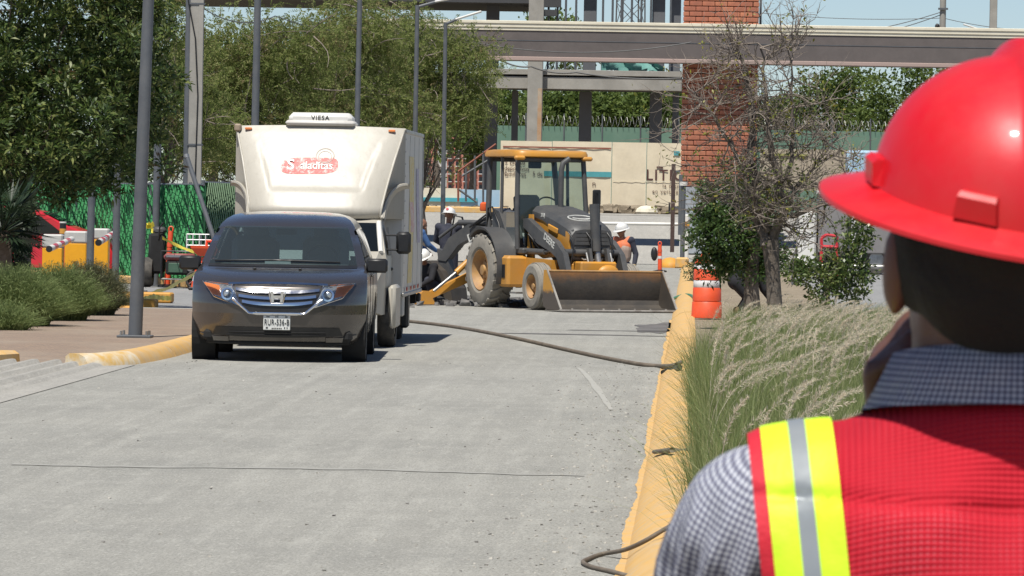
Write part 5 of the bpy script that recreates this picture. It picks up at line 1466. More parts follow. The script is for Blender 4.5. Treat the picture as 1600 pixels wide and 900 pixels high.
def hand_mb(mb, wrist, fdir, pdir, side, size=1.0, curl=0.5):
    """palm, four unequal fingers bent at the knuckles and a thumb from the side of the palm"""
    f = Vector(fdir).normalized(); p = Vector(pdir).normalized(); w = f.cross(p) * side
    wrist = Vector(wrist)
    pc = wrist + f * 0.055 * size
    mb.capsule(wrist, wrist + f * 0.03 * size, 0.026 * size, 0.03 * size)
    for k in (-1, 0, 1):
        mb.capsule(wrist + f * 0.025 * size + w * k * 0.017 * size, wrist + f * 0.09 * size + w * k * 0.024 * size, 0.017 * size, 0.015 * size, 8)
    for k, (ln, off) in enumerate(((0.070, 0.034), (0.080, 0.012), (0.074, -0.011), (0.058, -0.032))):
        a = wrist + f * 0.092 * size + w * off * size
        c = curl * (0.8 + 0.15 * k)
        d1 = (f * math.cos(c) + p * math.sin(c)); d2 = (f * math.cos(2.1 * c) + p * math.sin(2.1 * c))
        b = a + d1 * ln * 0.52 * size; e = b + d2 * ln * 0.5 * size
        mb.capsule(a, b, 0.0095 * size, 0.009 * size, 8, 3); mb.capsule(b, e, 0.009 * size, 0.0075 * size, 8, 3)
    a = wrist + f * 0.035 * size + w * 0.032 * size
    b = a + (f * 0.6 + w * 0.7 + p * 0.35).normalized() * 0.036 * size
    e = b + (f * 0.9 + w * 0.15 + p * 0.45).normalized() * 0.032 * size
    mb.capsule(a, b, 0.013 * size, 0.0105 * size, 8, 3); mb.capsule(b, e, 0.0105 * size, 0.0085 * size, 8, 3)

def head_mb(mb, c, look, tilt=0.0, k=1.0):
    """head with brow, nose, lips, chin, ears; look = yaw (0 faces -Y)"""
    Rz = Matrix.Rotation(look, 3, 'Z') @ Matrix.Rotation(tilt, 3, 'X')
    c = Vector(c)
    P = lambda x, y, z: c + Rz @ (Vector((x, y, z)) * k)
    E = lambda p, r: mb.ellipsoid(P(*p), [q * k for q in r], (Rz).to_euler(), 18, 12)
    E((0, 0.012, 0.035), (0.076, 0.096, 0.088)); E((0, -0.028, -0.035), (0.060, 0.066, 0.075)); E((0, -0.058, -0.085), (0.030, 0.028, 0.024))
    E((0, -0.083, 0.028), (0.050, 0.014, 0.012))                      # brow
    mb.capsule(P(0, -0.090, 0.012), P(0, -0.108, -0.026), 0.010 * k, 0.015 * k, 8, 3)   # nose
    E((0, -0.085, -0.055), (0.024, 0.012, 0.009))                     # mouth
    for s in (-1, 1):
        E((s * 0.078, 0.014, -0.006), (0.010, 0.020, 0.033))
        E((s * 0.048, -0.062, -0.020), (0.020, 0.022, 0.020))         # cheekbone

def hat_shell(parent, c, look, tilt, k, m, rollr=0.0, brim=0.028, front=0.055, ridge=0.007, name="hard_hat", nphi=64, slots=True, vent=None):
    """safety helmet: domed shell with crown ridges, brim all round and a longer peak (towards -Y)"""
    Rz = Matrix.Rotation(rollr, 3, 'Y') @ Matrix.Rotation(look, 3, 'Z') @ Matrix.Rotation(tilt, 3, 'X'); c = Vector(c)
    A, B, H = 0.113, 0.138, 0.120
    def shell(th, ph, off=0.0):
        r = math.cos(th); z = math.sin(th)
        x = A * r * math.sin(ph); y = -B * r * math.cos(ph)
        zz = H * z ** 0.92 if z > 0 else 0
        p = Vector((x, y, zz))
        g = 0.0
        if ridge and th > 0.35:
            wx = math.exp(-(x / 0.017) ** 4) * min(1, (th - 0.35) / 0.25)
            g = ridge * 1.5 * wx
        n = Vector((x / A ** 2, y / B ** 2, zz / H ** 2)).normalized()
        return p + n * (g + off)
    rings = []
    for th in np.concatenate([[R(89.5)], np.linspace(R(86), 0, 30)]):
        rings.append([shell(th, 2 * PI * j / nphi) for j in range(nphi)])
    def brimring(t, dz):
        out = []
        for j in range(nphi):
            ph = 2 * PI * j / nphi
            fr = max(0, math.cos(ph)) ** 2
            ext = (brim + (front - brim) * fr) * t
            out.append(Vector(((A + ext) * math.sin(ph), -(B + ext) * math.cos(ph), -0.30 * ext - 0.10 * ext * fr + dz)))
        return out
    rings += [brimring(0.12, 0.0005), brimring(0.5, 0), brimring(0.92, 0), brimring(1.0, -0.001), brimring(1.0, -0.005), brimring(0.9, -0.005), brimring(0.0, -0.003)]
    for th in np.linspace(0.05, R(88), 10):
        rings.append([shell(th, 2 * PI * j / nphi, -0.004) for j in range(nphi)])
    X = lambda p: c + Rz @ (p * k)
    hat = MB().loft([[X(p) for p in r] for r in rings], True).build(name, m, parent, 55)
    if slots:
        for ph in (R(90), R(-90)):
            p = shell(0.12, ph); q = Vector((math.sin(ph), -math.cos(ph), 0))
            MB().box(X(p + q * 0.004 + Vector((0, 0, 0.012))), (0.012 * k, 0.046 * k, 0.030 * k), Rz.to_3x3(), 0.004 * k).build("accessory_slot", m, hat, 40)
    return hat, X, shell

def worker(name, label, loc, rz, group=None, **o):
    """standing or bent figure from a joint table; faces -Y"""
    J = dict(pelvis=(0, 0, .93), waist=(0, 0, 1.08), chest=(0, -0.01, 1.30), neck=(0, 0, 1.47), head=(0, -0.02, 1.60),
             shl=(.19, 0, 1.41), shr=(-.19, 0, 1.41), ell=(.25, .02, 1.14), elr=(-.25, .02, 1.14), wrl=(.24, -.08, .90), wrr=(-.24, -.08, .90),
             hipl=(.095, 0, .90), hipr=(-.095, 0, .90), knl=(.11, -.03, .50), knr=(-.11, -.03, .50), anl=(.12, .02, .09), anr=(-.12, .02, .09))
    J.update(o.get("J", {}))
    J = {k: Vector(v) for k, v in J.items()}
    t = thing(name, label, "person", loc, rz, group)
    # one continuous body
    b = MB()
    head_mb(b, J["head"], o.get("look", 0), o.get("tilt", 0))
    b.capsule(J["chest"], J["neck"] + (J["head"] - J["neck"]) * 0.6, 0.06, 0.052)
    b.capsule(J["pelvis"], J["waist"], .12, .115); b.capsule(J["waist"], J["chest"], .115, .125)
    for s in "lr":
        b.capsule(J["chest"], J["sh" + s], .09, .065); b.capsule(J["sh" + s], J["el" + s], .052, .04); b.capsule(J["el" + s], J["wr" + s], .04, .028)
        d = (J["wr" + s] - J["el" + s]).normalized()
        hand_mb(b, J["wr" + s], d, Vector((0, -1, 0)) if abs(d.y) < .8 else Vector((0, 0, -1)), 1 if s == "l" else -1, 1.0, 0.45)
        b.capsule(J["hip" + s], J["kn" + s], .085, .058); b.capsule(J["kn" + s], J["an" + s], .055, .04)
        b.capsule(J["an" + s] + Vector((0, .03, -.045)), J["an" + s] + Vector((0, -.13, -.055)), .035, .03)
    fused(b, "body", o.get("skin", m_skin), 0.011, 2, t)
    # clothes follow the body
    c = MB()
    c.capsule(J["pelvis"] + Vector((0, 0, .02)), J["waist"], .142, .138); c.capsule(J["waist"], J["chest"], .138, .148); c.capsule(J["chest"], J["neck"] - (J["neck"] - J["chest"]) * .35, .13, .085)
    for k in (-1, 1):
        c.capsule(J["waist"] + Vector((k * .05, 0, 0)), J["chest"] + Vector((k * .07, 0, 0)), .12, .12)
    for s in "lr":
        c.capsule(J["chest"], J["sh" + s], .10, .078); c.capsule(J["sh" + s], J["el" + s], .068, .056); c.capsule(J["el" + s], J["wr" + s], .056, .042)
    fused(c, "jacket", o.get("jacket", m_navy), 0.013, 3, t)
    p = MB()
    p.capsule(J["pelvis"], J["pelvis"] + (J["waist"] - J["pelvis"]) * .4, .146, .14)
    for s in "lr":
        p.capsule(J["hip" + s], J["kn" + s], .105, .076); p.capsule(J["kn" + s], J["an" + s], .074, .062)
    fused(p, "trousers", o.get("trousers", m_navy), 0.013, 3, t)
    for s in "lr":
        q = MB().capsule(J["an" + s] + Vector((0, .035, -.045)), J["an" + s] + Vector((0, -.15, -.055)), .047, .038); q.capsule(J["an" + s] + Vector((0, 0, -.03)), J["an" + s] + Vector((0, 0, .08)), .05, .052)
        fused(q, "boot", m_boot, 0.010, 2, t)
        if o.get("gloves"):
            g = MB(); d = (J["wr" + s] - J["el" + s]).normalized()
            hand_mb(g, J["wr" + s], d, Vector((0, -1, 0)) if abs(d.y) < .8 else Vector((0, 0, -1)), 1 if s == "l" else -1, 1.12, 0.45)
            g.capsule(J["wr" + s] - d * .05, J["wr" + s], .046, .036)
            fused(g, "glove", m_glove, 0.008, 2, t)
    if o.get("vest"):
        v = MB()
        v.capsule(J["waist"], J["chest"], .15, .160); v.capsule(J["chest"], J["neck"] - (J["neck"] - J["chest"]) * .42, .142, .095)
        for k in (-1, 1):
            v.capsule(J["waist"] + Vector((k * .05, 0, 0)), J["chest"] + Vector((k * .075, 0, 0)), .132, .134)
            v.capsule(J["chest"] + Vector((k * .06, 0, .03)), J["sh" + ("l" if k > 0 else "r")] - Vector((k * .05, 0, 0)), .108, .082)
        fused(v, "vest", o["vest"], 0.013, 3, t)
        if o.get("panel"):
            w = MB()
            for k in (-1, 1):
                w.capsule(J["waist"] + Vector((k * .055, -.012, 0)), J["chest"] + Vector((k * .07, -.014, -.06)), .134, .138)
            fused(w, "vest_panel", o["panel"], 0.013, 3, t)
    if o.get("hat"):
        h, X, sh = hat_shell(t, J["head"] + Vector((0, 0.006, 0.042)), o.get("look", 0), o.get("tilt", 0), 1.02, o["hat"], nphi=40, slots=False)
        if o.get("hatlogo"):
            for ph in (0, PI):
                p_ = sh(0.45, ph, 0.004)
                MB().lathe([(0.028, 0), (0.026, 0.004), (0.001, 0.005)], X(p_), (X(p_) - X(p_ * 0.5)), 12).build("hat_logo", m_redlogo, h)
    return t

# right of the bucket, looking down, hand at the collar
a = W(972, 420, 100.2)
worker("person", "worker in orange vest, navy sleeves and white hard hat standing behind the loader bucket", (a.x, 100.2, -0.22), R(-28),
       J=dict(ell=(.27, .06, 1.14), wrl=(.27, -.02, .88), elr=(-.26, -.05, 1.16), wrr=(-.10, -.20, 1.30), head=(0, -.05, 1.59)), look=R(-20), tilt=R(14),
       vest=m_vest_o, panel=m_vest_grey, hat=m_hat, gloves=True)
# behind the rear wheel, back to the road
a = W(700, 400, 95.6)
worker("person", "standing worker in navy clothes and logoed white hard hat behind the digging arm", (a.x, 95.6, 0), R(165),
       J=dict(ell=(.27, -.08, 1.16), wrl=(.16, -.28, 1.05), elr=(-.27, -.08, 1.16), wrr=(-.16, -.28, 1.05), head=(0, -.04, 1.62)), tilt=R(10), hat=m_hat, hatlogo=True)
# crouched beside the truck
a = W(668, 440, 93.2)
worker("person", "crouched worker in dark jacket and white hard hat beside the rear of the box truck", (a.x, 93.2, 0), R(-35),
       J=dict(pelvis=(0, .22, .30), waist=(0, .16, .42), chest=(0, 0, .60), neck=(0, -.08, .73), head=(0, -.13, .84), shl=(.19, -.05, .69), shr=(-.19, -.05, .69),
              ell=(.24, -.20, .46), elr=(-.24, -.20, .46), wrl=(.14, -.40, .34), wrr=(-.14, -.40, .34), hipl=(.10, .20, .28), hipr=(-.10, .20, .28),
              knl=(.15, -.18, .44), knr=(-.15, -.18, .44), anl=(.13, .04, .09), anr=(-.13, .04, .09)), tilt=R(25), hat=m_hat, jacket=m_dark)
m_cap_blue = mat("blue cloth", (0.05, 0.12, 0.28), 0.85)
a = W(646, 380, 97.5)
worker("person", "worker in a blue shirt half hidden behind the rear edge of the box truck", (a.x, 97.5, 0), R(120),
       J=dict(head=(0, -.18, 1.42), neck=(0, -.12, 1.33), chest=(0, -.06, 1.20), shl=(.19, -.08, 1.28), shr=(-.19, -.08, 1.28), ell=(.25, -.2, 1.05), elr=(-.25, -.2, 1.05), wrl=(.2, -.38, .95), wrr=(-.2, -.38, .95)),
       tilt=R(25), jacket=m_cap_blue)
# bending in the shade behind the trees
a = W(1160, 470, 80.0)
worker("person", "person in black clothes bending over in the shade behind the tree trunks", (a.x, 80.0, 0.09), R(95),
       J=dict(pelvis=(0, .10, .62), waist=(0, 0, .72), chest=(0, -.20, .78), neck=(0, -.36, .76), head=(0, -.45, .70), shl=(.19, -.26, .76), shr=(-.19, -.26, .76),
              ell=(.22, -.34, .50), elr=(-.22, -.34, .50), wrl=(.12, -.45, .34), wrr=(-.12, -.45, .34), hipl=(.1, .10, .60), hipr=(-.1, .10, .60), knl=(.12, -.10, .36), knr=(-.12, -.10, .36), anl=(.12, .08, .09), anr=(-.12, .08, .09)),
       tilt=R(60), jacket=m_dark, trousers=m_dark)

# ------------------------------------------------------------------ the man in the foreground, seen from behind
def check_mat():
    m, nt, b = _nt("blue and white checked shirt cloth")
    v = coords(nt)
    at = N(nt, "ShaderNodeAttribute", attribute_name="cloth")
    s = N(nt, "ShaderNodeSeparateXYZ"); nt.links.new(at.outputs["Vector"], s.inputs[0])
    nz = noise(nt, v, 9, 3, 0.5)
    def stripe(c, f, wob):
        u = math_node(nt, 'MULTIPLY', c, f)
        u = math_node(nt, 'ADD', u, math_node(nt, 'MULTIPLY', nz, wob))
        w = math_node(nt, 'SINE', u)
        mr = N(nt, "ShaderNodeMapRange"); mr.inputs[1].default_value, mr.inputs[2].default_value = -0.35, 0.35
        nt.links.new(w, mr.inputs[0]); return mr.outputs[0]
    xy = s.outputs[0]
    a, c = stripe(xy, 1250.0, 1.2), stripe(s.outputs[2], 1250.0, 1.2)
    mm = math_node(nt, 'MULTIPLY', math_node(nt, 'ADD', a, c), 0.5)
    cr = N(nt, "ShaderNodeValToRGB"); e = cr.color_ramp.elements
    e[0].position, e[0].color = 0.0, (0.10, 0.10, 0.138, 1)
    e[1].position, e[1].color = 1.0, (0.52, 0.54, 0.58, 1)
    k = e.new(0.5); k.color = (0.23, 0.24, 0.31, 1)
    nt.links.new(mm, cr.inputs[0])
    nt.links.new(cr.outputs[0], b.inputs["Base Color"]); b.inputs["Roughness"].default_value = 0.9
    b.inputs["Specular IOR Level"].default_value = 0.1
    mp = N(nt, "ShaderNodeMapping"); mp.inputs["Scale"].default_value = (1.0, 1.0, 0.22); mp.inputs["Rotation"].default_value = (0, R(14), 0)
    nt.links.new(v, mp.inputs[0])
    bump(nt, b, noise(nt, mp.outputs[0], 26, 3, 0.5), 0.8, 0.02)
    return m
def vest_mat():
    m, nt, b = _nt("red mesh vest cloth")
    v = coords(nt)
    s = N(nt, "ShaderNodeSeparateXYZ"); nt.links.new(v, s.inputs[0])
    px = math_node(nt, 'MULTIPLY', s.outputs[0], 2 * PI / 0.0052)
    pz = math_node(nt, 'MULTIPLY', math_node(nt, 'ADD', s.outputs[2], math_node(nt, 'MULTIPLY', s.outputs[1], 0.6)), 2 * PI / 0.0052)
    d = math_node(nt, 'MULTIPLY', math_node(nt, 'ADD', math_node(nt, 'SINE', px), math_node(nt, 'SINE', pz)), 0.5)
    mr = N(nt, "ShaderNodeMapRange"); mr.inputs[1].default_value, mr.inputs[2].default_value = 0.30, 0.75
    nt.links.new(d, mr.inputs[0])
    patch = noise(nt, v, 14, 4, 0.6, 0.40, 0.68)
    f = math_node(nt, 'MULTIPLY', mr.outputs[0], math_node(nt, 'MULTIPLY_ADD', patch, 0.55, 0.12))
    # doubled yoke above the seam shows no holes
    mz = N(nt, "ShaderNodeMapRange"); mz.inputs[1].default_value, mz.inputs[2].default_value = 1.470, 1.462
    nt.links.new(s.outputs[2], mz.inputs[0])
    f2 = math_node(nt, 'MULTIPLY', f, math_node(nt, 'MULTIPLY_ADD', mz.outputs[0], 0.6, 0.2))
    base = mixc(nt, noise(nt, v, 5, 4, 0.6, 0.4, 0.7), (0.50, 0.009, 0.024), (0.39, 0.008, 0.021))
    c = mixc(nt, f2, base, (0.68, 0.17, 0.21))
    nt.links.new(c, b.inputs["Base Color"]); b.inputs["Roughness"].default_value = 0.75
    b.inputs["Specular IOR Level"].default_value = 0.25
    h = math_node(nt, 'ADD', math_node(nt, 'MULTIPLY', d, -0.06), noise(nt, v, 11, 3, 0.5))
    bump(nt, b, h, 0.55, 0.02)
    return m
m_check, m_vmesh = check_mat(), vest_mat()
m_vbind = mat("red vest binding", (0.60, 0.012, 0.03), 0.7, col2=(0.5, 0.012, 0.03), bumps=0.3)
m_lime = mat("fluorescent lime band", (0.60, 0.92, 0.02), 0.6, col2=(0.56, 0.86, 0.02), scale=7, fine=0.03, bumps=0.15)
m_silver = mat("grey retroreflective band", (0.30, 0.325, 0.34), 0.35, 0.2, col2=(0.27, 0.295, 0.31), scale=9, fine=0.05)
m_redhat = mat("glossy red helmet plastic", (0.58, 0.005, 0.012), 0.44, col2=(0.63, 0.008, 0.024), scale=6, coat=0.1, spec=0.35, fine=0.03, bumps=0.02, dust=(0.48, 0.07, 0.06), dust_amt=0.4)
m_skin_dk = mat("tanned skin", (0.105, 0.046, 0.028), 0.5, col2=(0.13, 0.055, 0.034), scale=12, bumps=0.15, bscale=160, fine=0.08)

MY = 4.2
mp_ = W(1590, 450, MY)
man = thing("person", "man in red hard hat and red mesh vest with lime bands seen from behind", "person", (mp_.x, MY, 0.12), 0.0)
HC = Vector((-0.012, -0.035, 1.664))              # head centre
LOOK = PI + R(9)                             # faces away, turned a little to the left
HT = R(-13)
bd = MB()
head_mb(bd, HC, LOOK, HT * 0.6, 1.19)
bd.capsule((0.0, -0.02, 1.44), (-0.008, -0.030, 1.62), 0.086, 0.080, 16)
bd.capsule((0, 0, 0.95), (0, 0, 1.15), .13, .13); bd.capsule((0, 0, 1.15), (0, 0, 1.34), .13, .14)
el_l, wr_l = Vector((-0.272, 0.10, 1.18)), Vector((-0.086, 0.19, 1.486))
el_r, wr_r = Vector((0.34, 0.03, 1.10)), Vector((0.30, 0.20, 0.92))
for s, el, wr in ((-1, el_l, wr_l), (1, el_r, wr_r)):
    bd.capsule((0, 0, 1.36), (s * 0.17, 0, 1.41), .08, .05); bd.capsule((s * 0.19, 0, 1.405), el, .042, .038); bd.capsule(el, wr, .042, .030)
    bd.capsule((s * .095, 0, .93), (s * .11, -.02, .50), .09, .06); bd.capsule((s * .11, -.02, .50), (s * .12, .02, .09), .058, .042)
    bd.capsule((s * .12, -.04, .045), (s * .12, .14, .035), .036, .03)
hand_mb(bd, wr_l, Vector((-0.22, -0.25, 1.0)), Vector((0.9, -0.25, 0.25)), 1, 0.98, 1.0)
hand_mb(bd, wr_r, (wr_r - el_r), Vector((-1, 0, 0)), -1, 1.0, 0.4)
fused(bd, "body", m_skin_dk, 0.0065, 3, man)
hr = MB()
Rh = Matrix.Rotation(LOOK, 3, 'Z') @ Matrix.Rotation(HT * 0.6, 3, 'X')
hr.ellipsoid(HC + Rh @ Vector((0, 0.030, 0.030)) , (0.094, 0.101, 0.080), Rh.to_euler(), 24, 16)
hr.ellipsoid(HC + Rh @ Vector((0, 0.054, -0.004)), (0.090, 0.064, 0.070), Rh.to_euler(), 24, 16)
for s_ in (-1, 1): hr.ellipsoid(HC + Rh @ Vector((s_ * 0.079, 0.024, 0.018)), (0.020, 0.050, 0.060), Rh.to_euler(), 16, 12)
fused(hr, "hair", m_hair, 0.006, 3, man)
# phone at the mouth
MB().box(wr_l + Vector((0.045, 0.0, 0.075)), (0.012, 0.07, 0.13), (R(-15), R(8), R(20)), 0.004).build("phone", m_black, man)
# shirt: torso, shoulders, sleeves, collar
sh = MB()
def torso(mb, g, top=1.475):
    rings = []
    for z, hx, fy, by in ((0.90, .185, .125, -.125), (1.05, .178, .120, -.125), (1.20, .190, .125, -.142), (1.32, .208, .125, -.155), (1.405, .216, .110, -.152), (1.455, .200, .090, -.138), (1.500, .160, .072, -.120), (1.535, .118, .060, -.108), (1.55, .088, .048, -.096)):
        if z > top + 1e-6: break
        ring = []
        for k in range(48):
            a = 2 * PI * k / 48
            cx, sy = math.copysign(abs(math.cos(a)) ** 0.8, math.cos(a)), math.copysign(abs(math.sin(a)) ** 0.85, math.sin(a))
            yy_ = fy if sy > 0 else -by
            ring.append(Vector((cx * (hx + g), sy * (yy_ + g), z)))
        rings.append(ring)
    return mb.loft(rings)
torso(sh, 0.0, 1.55)
for s, el, wr in ((-1, el_l, wr_l), (1, el_r, wr_r)):
    sh.capsule((s * 0.10, -0.015, 1.440), (s * 0.200, -0.01, 1.434), .092, .078, 20, 6)
    sh.capsule((s * 0.205, -0.005, 1.424), el, .076, .064, 20, 6)
    sh.capsule(el, el.lerp(wr, 0.8), .064, .048, 20, 6)
shirt = fused(sh, "shirt", m_check, 0.007, 6, man)
def folds(me, amp):                               # cloth folds running down the sleeves and across the back
    n = np.empty(len(me.vertices) * 3, np.float32); me.vertex_normals.foreach_get("vector", n); n = n.reshape(-1, 3)
    v = np.empty_like(n).ravel(); me.vertices.foreach_get("co", v); v = v.reshape(-1, 3)
    x, y, z = v[:, 0], v[:, 1], v[:, 2]
    sl = np.clip((np.abs(x) - .195) / .04, 0, 1) * np.clip((1.47 - z) / .06, 0, 1)
    f = np.sin((np.abs(x) + y * .5) * 170 + z * 55 + 1.4 * np.sin(z * 27)) * .65 + np.sin(z * 48 - np.abs(x) * 60 + 1.5 * np.sin(y * 30)) * .35
    me.vertices.foreach_set("co", (v + n * (amp * sl * f)[:, None]).ravel()); me.update()
def cloth_coords(me, fn):
    v = np.empty(len(me.vertices) * 3, np.float32); me.vertices.foreach_get("co", v); v = v.reshape(-1, 3)
    a = me.attributes.new("cloth", 'FLOAT_VECTOR', 'POINT'); a.data.foreach_set("vector", fn(v).astype(np.float32).ravel())
def shirt_cloth(v):
    out = np.column_stack([v[:, 0], v[:, 1] * 0, v[:, 2] + v[:, 1] * .3])
    for s_, el_ in ((-1, el_l), (1, el_r)):
        o_ = np.array((s_ * .205, -.005, 1.424)); ax = np.array(el_) - o_; ax /= np.linalg.norm(ax)
        e1 = np.cross(ax, (0, 1, 0)); e1 /= np.linalg.norm(e1); e2 = np.cross(ax, e1)
        d_ = v - o_; t_ = d_ @ ax
        th_ = np.arctan2(d_ @ e2, d_ @ e1)
        sel_ = (v[:, 0] * s_ > .196)
        out[sel_] = np.column_stack([d_ @ e1 + .35 * d_ @ e2, th_ * 0, t_])[sel_]
    return out
cloth_coords(shirt.data, shirt_cloth)
folds(shirt.data, .0080)
col = MB()
rows = []
for r_, z, tl in ((0.092, 1.525, 0), (0.089, 1.55, 0), (0.086, 1.580, 0), (0.085, 1.586, 0), (0.090, 1.585, 0), (0.102, 1.556, 1), (0.110, 1.538, 1)):
    row = []
    for k in range(41):
        a = PI / 2 + R(22) + (2 * PI - R(44)) * k / 40
        q = Vector((math.cos(a) * r_ * (1.20 + 0.9 * max(0, 1.55 - z)), math.sin(a) * r_ * 0.98 - 0.022, z + 0.012 * math.sin(a) * -1))
        row.append(q + Vector((0.006, 0, 0)))
    rows.append(row)
col.sheet(rows)
collar = col.build("collar", m_check, man, 60)
cloth_coords(collar.data, lambda v: np.column_stack([np.arctan2(v[:, 0], -(v[:, 1] + .022)) * .105, v[:, 1] * 0, v[:, 2] * 1.05]))
tz = MB()
tz.capsule((0, 0, .90), (0, 0, .98), .165, .16, 20)
for s in (-1, 1):
    tz.capsule((s * .095, 0, .90), (s * .11, -.02, .50), .115, .085, 16); tz.capsule((s * .11, -.02, .50), (s * .12, .02, .10), .085, .072, 16)
fused(tz, "trousers", m_navy, 0.014, 4, man)
for s in (-1, 1):
    q = MB().capsule((s * .12, -.05, .045), (s * .12, .15, .038), .048, .04); q.capsule((s * .12, .01, .05), (s * .12, .01, .16), .052, .056)
    fused(q, "boot", m_boot, 0.011, 2, man)
# vest: a second skin over the torso, cut at the armholes and the neck
vs = MB()
torso(vs, 0.014, 1.55)
for s in (-1, 1):
    vs.capsule((s * 0.06, -0.022, 1.432), (s * 0.188, -0.012, 1.432), .112, .092, 20, 6)
vme = fused(vs, "vest", m_vmesh, 0.008, 6)
def drape(me, amp):
    n = np.empty(len(me.vertices) * 3, np.float32); me.vertex_normals.foreach_get("vector", n); n = n.reshape(-1, 3)
    v = np.empty_like(n).ravel(); me.vertices.foreach_get("co", v); v = v.reshape(-1, 3)
    x, z = v[:, 0], v[:, 2]
    f = np.sin(x * 34 + z * 21 + 1.6 * np.sin(z * 17)) * .5 + np.sin(x * 23 - z * 48 + 2.0 * np.sin(x * 15)) * .5
    seam = -1.2 * np.exp(-((z - 1.466 - .03 * np.abs(x)) / .004) ** 2)
    me.vertices.foreach_set("co", (v + n * (amp * (f + seam))[:, None]).ravel()); me.update()
drape(vme, .0055)
def cut(me, planes):
    bm = bmesh.new(); bm.from_mesh(me)
    for co, no in planes:                                            # keep the side the normal points away from
        bmesh.ops.bisect_plane(bm, geom=bm.verts[:] + bm.edges[:] + bm.faces[:], plane_co=co, plane_no=no, clear_outer=True)
    out = bpy.data.meshes.new(me.name); bm.to_mesh(out); bm.free()
    for m in me.materials: out.materials.append(m)
    out.shade_smooth(); return out
def inflate(me, d):
    out = me.copy()
    n = np.empty(len(me.vertices) * 3, np.float32); me.vertex_normals.foreach_get("vector", n)
    v = np.empty_like(n); me.vertices.foreach_get("co", v)
    out.vertices.foreach_set("co", v + n * d); out.update(); return out
nl, nr = Vector((-1, 0, -0.115)).normalized(), Vector((1, 0, -0.115)).normalized()
PL, PR = Vector((-0.204, 0, 1.40)), Vector((0.204, 0, 1.40))
base_planes = [(Vector((0, 0, 0.93)), Vector((0, 0, -1)))]
vest_me = cut(vme, base_planes + [(PL, nl), (PR, nr)])
vest = link("vest", vest_me, man)
def strip(name, d, x0, x1, m, sgn=-1):
    """a band of cloth lying on the vest between two slanted lines"""
    n = nl if sgn < 0 else nr
    me = inflate(vme, d)
    p_out = Vector((sgn * abs(x0), 0, 1.40)); p_in = Vector((sgn * abs(x1), 0, 1.40))
    me = cut(me, base_planes + [(p_out, n), (p_in, -n)])
    me.materials.clear(); me.materials.append(m)
    return link(name, me, vest)
for sg in (-1, 1):
    strip("binding", 0.0022, 0.2055, 0.194, m_vbind, sg)
    strip("lime_band", 0.0035, 0.1945, 0.1715, m_lime, sg)
    strip("reflective_band", 0.0042, 0.172, 0.158, m_silver, sg)
    strip("lime_band", 0.0035, 0.1585, 0.136, m_lime, sg)
hat, HX, _ = hat_shell(man, HC + Vector((0, -0.010, 0.046)), PI + R(10), R(-10), 0.985, m_redhat, rollr=R(6.5), brim=0.040, front=0.052, ridge=0.010, nphi=160, slots=False)
Rq = (Matrix.Rotation(R(6.5), 3, 'Y') @ Matrix.Rotation(PI + R(10), 3, 'Z') @ Matrix.Rotation(R(-10), 3, 'X'))
for ph in (R(90), R(-90), R(90 + 62), R(-90 - 62)):
    q = Vector((math.sin(ph), -math.cos(ph), 0)); p = Vector((0.113 * math.sin(ph), -0.138 * math.cos(ph), 0.016))
    Rb = Rq @ Matrix.Rotation(ph, 3, 'Z')
    sl = [Vector((x_ * w_, y_, z_)) for (y_, z_, w_) in ((0.004, -0.014, .019), (-0.005, -0.014, .018), (-0.008, 0.004, .016), (-0.004, 0.008, .015), (0.004, 0.008, .015)) for x_ in (-1, 1)]
    MB().loft([[HX(p) + Rb @ sl[2 * i_] for i_ in range(5)], [HX(p) + Rb @ sl[2 * i_ + 1] for i_ in range(5)]]).build("accessory_slot", m_redhat, hat)
# ------------------------------------------------------------------ trees and plants
m_leaf_broad = leaf_mat("broad leaf green", [(0.022, 0.045, 0.010), (0.048, 0.085, 0.018), (0.10, 0.15, 0.035), (0.22, 0.245, 0.075)], 0.3, 0.5)
m_leaf_brown = leaf_mat("browned leaf", [(0.11, 0.07, 0.03), (0.18, 0.12, 0.05)], 0.2)
m_leaf_mesq = leaf_mat("feathery leaf green", [(0.11, 0.15, 0.036), (0.17, 0.215, 0.056), (0.235, 0.28, 0.085), (0.35, 0.34, 0.15)], 0.55, 0.85)
m_leaf_mesq2 = leaf_mat("dry feathery leaf", [(0.24, 0.18, 0.085), (0.20, 0.19, 0.07), (0.15, 0.115, 0.05)], 0.35, 0.7)
m_leaf_far = leaf_mat("far leaf green", [(0.06, 0.10, 0.02), (0.10, 0.15, 0.03), (0.15, 0.195, 0.045)], 0.35, 0.8)
m_leaf_bush = leaf_mat("dark glossy leaf", [(0.03, 0.06, 0.016), (0.06, 0.11, 0.028), (0.11, 0.17, 0.045)], 0.3, 0.4)
m_leaf_bush2 = leaf_mat("shiny shrub leaf", [(0.045, 0.08, 0.02), (0.09, 0.14, 0.035), (0.22, 0.25, 0.085)], 0.3, 0.3)
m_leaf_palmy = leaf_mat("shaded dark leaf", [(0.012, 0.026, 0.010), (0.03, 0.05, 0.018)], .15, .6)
m_leaf_gold = leaf_mat("yellow green leaf", [(0.20, 0.22, 0.03), (0.26, 0.22, 0.03), (0.12, 0.16, 0.03)], 0.3)

def limb(mb, p0, p1, r0, r1, bend=0.1, n=6, sides=7):
    p0, p1 = Vector(p0), Vector(p1); d = p1 - p0
    off = Vector((random.uniform(-1, 1), random.uniform(-1, 1), random.uniform(-.3, .6))) * d.length * bend
    pts, rs = [], []
    for i in range(n + 1):
        t = i / n
        pts.append(p0 + d * t + off * math.sin(PI * t) + Vector((random.uniform(-1, 1), random.uniform(-1, 1), random.uniform(-1, 1))) * r0 * 0.25 * (0 < i < n))
        rs.append(r0 + (r1 - r0) * t)
    mb.tube(pts, rs, sides)
    return pts

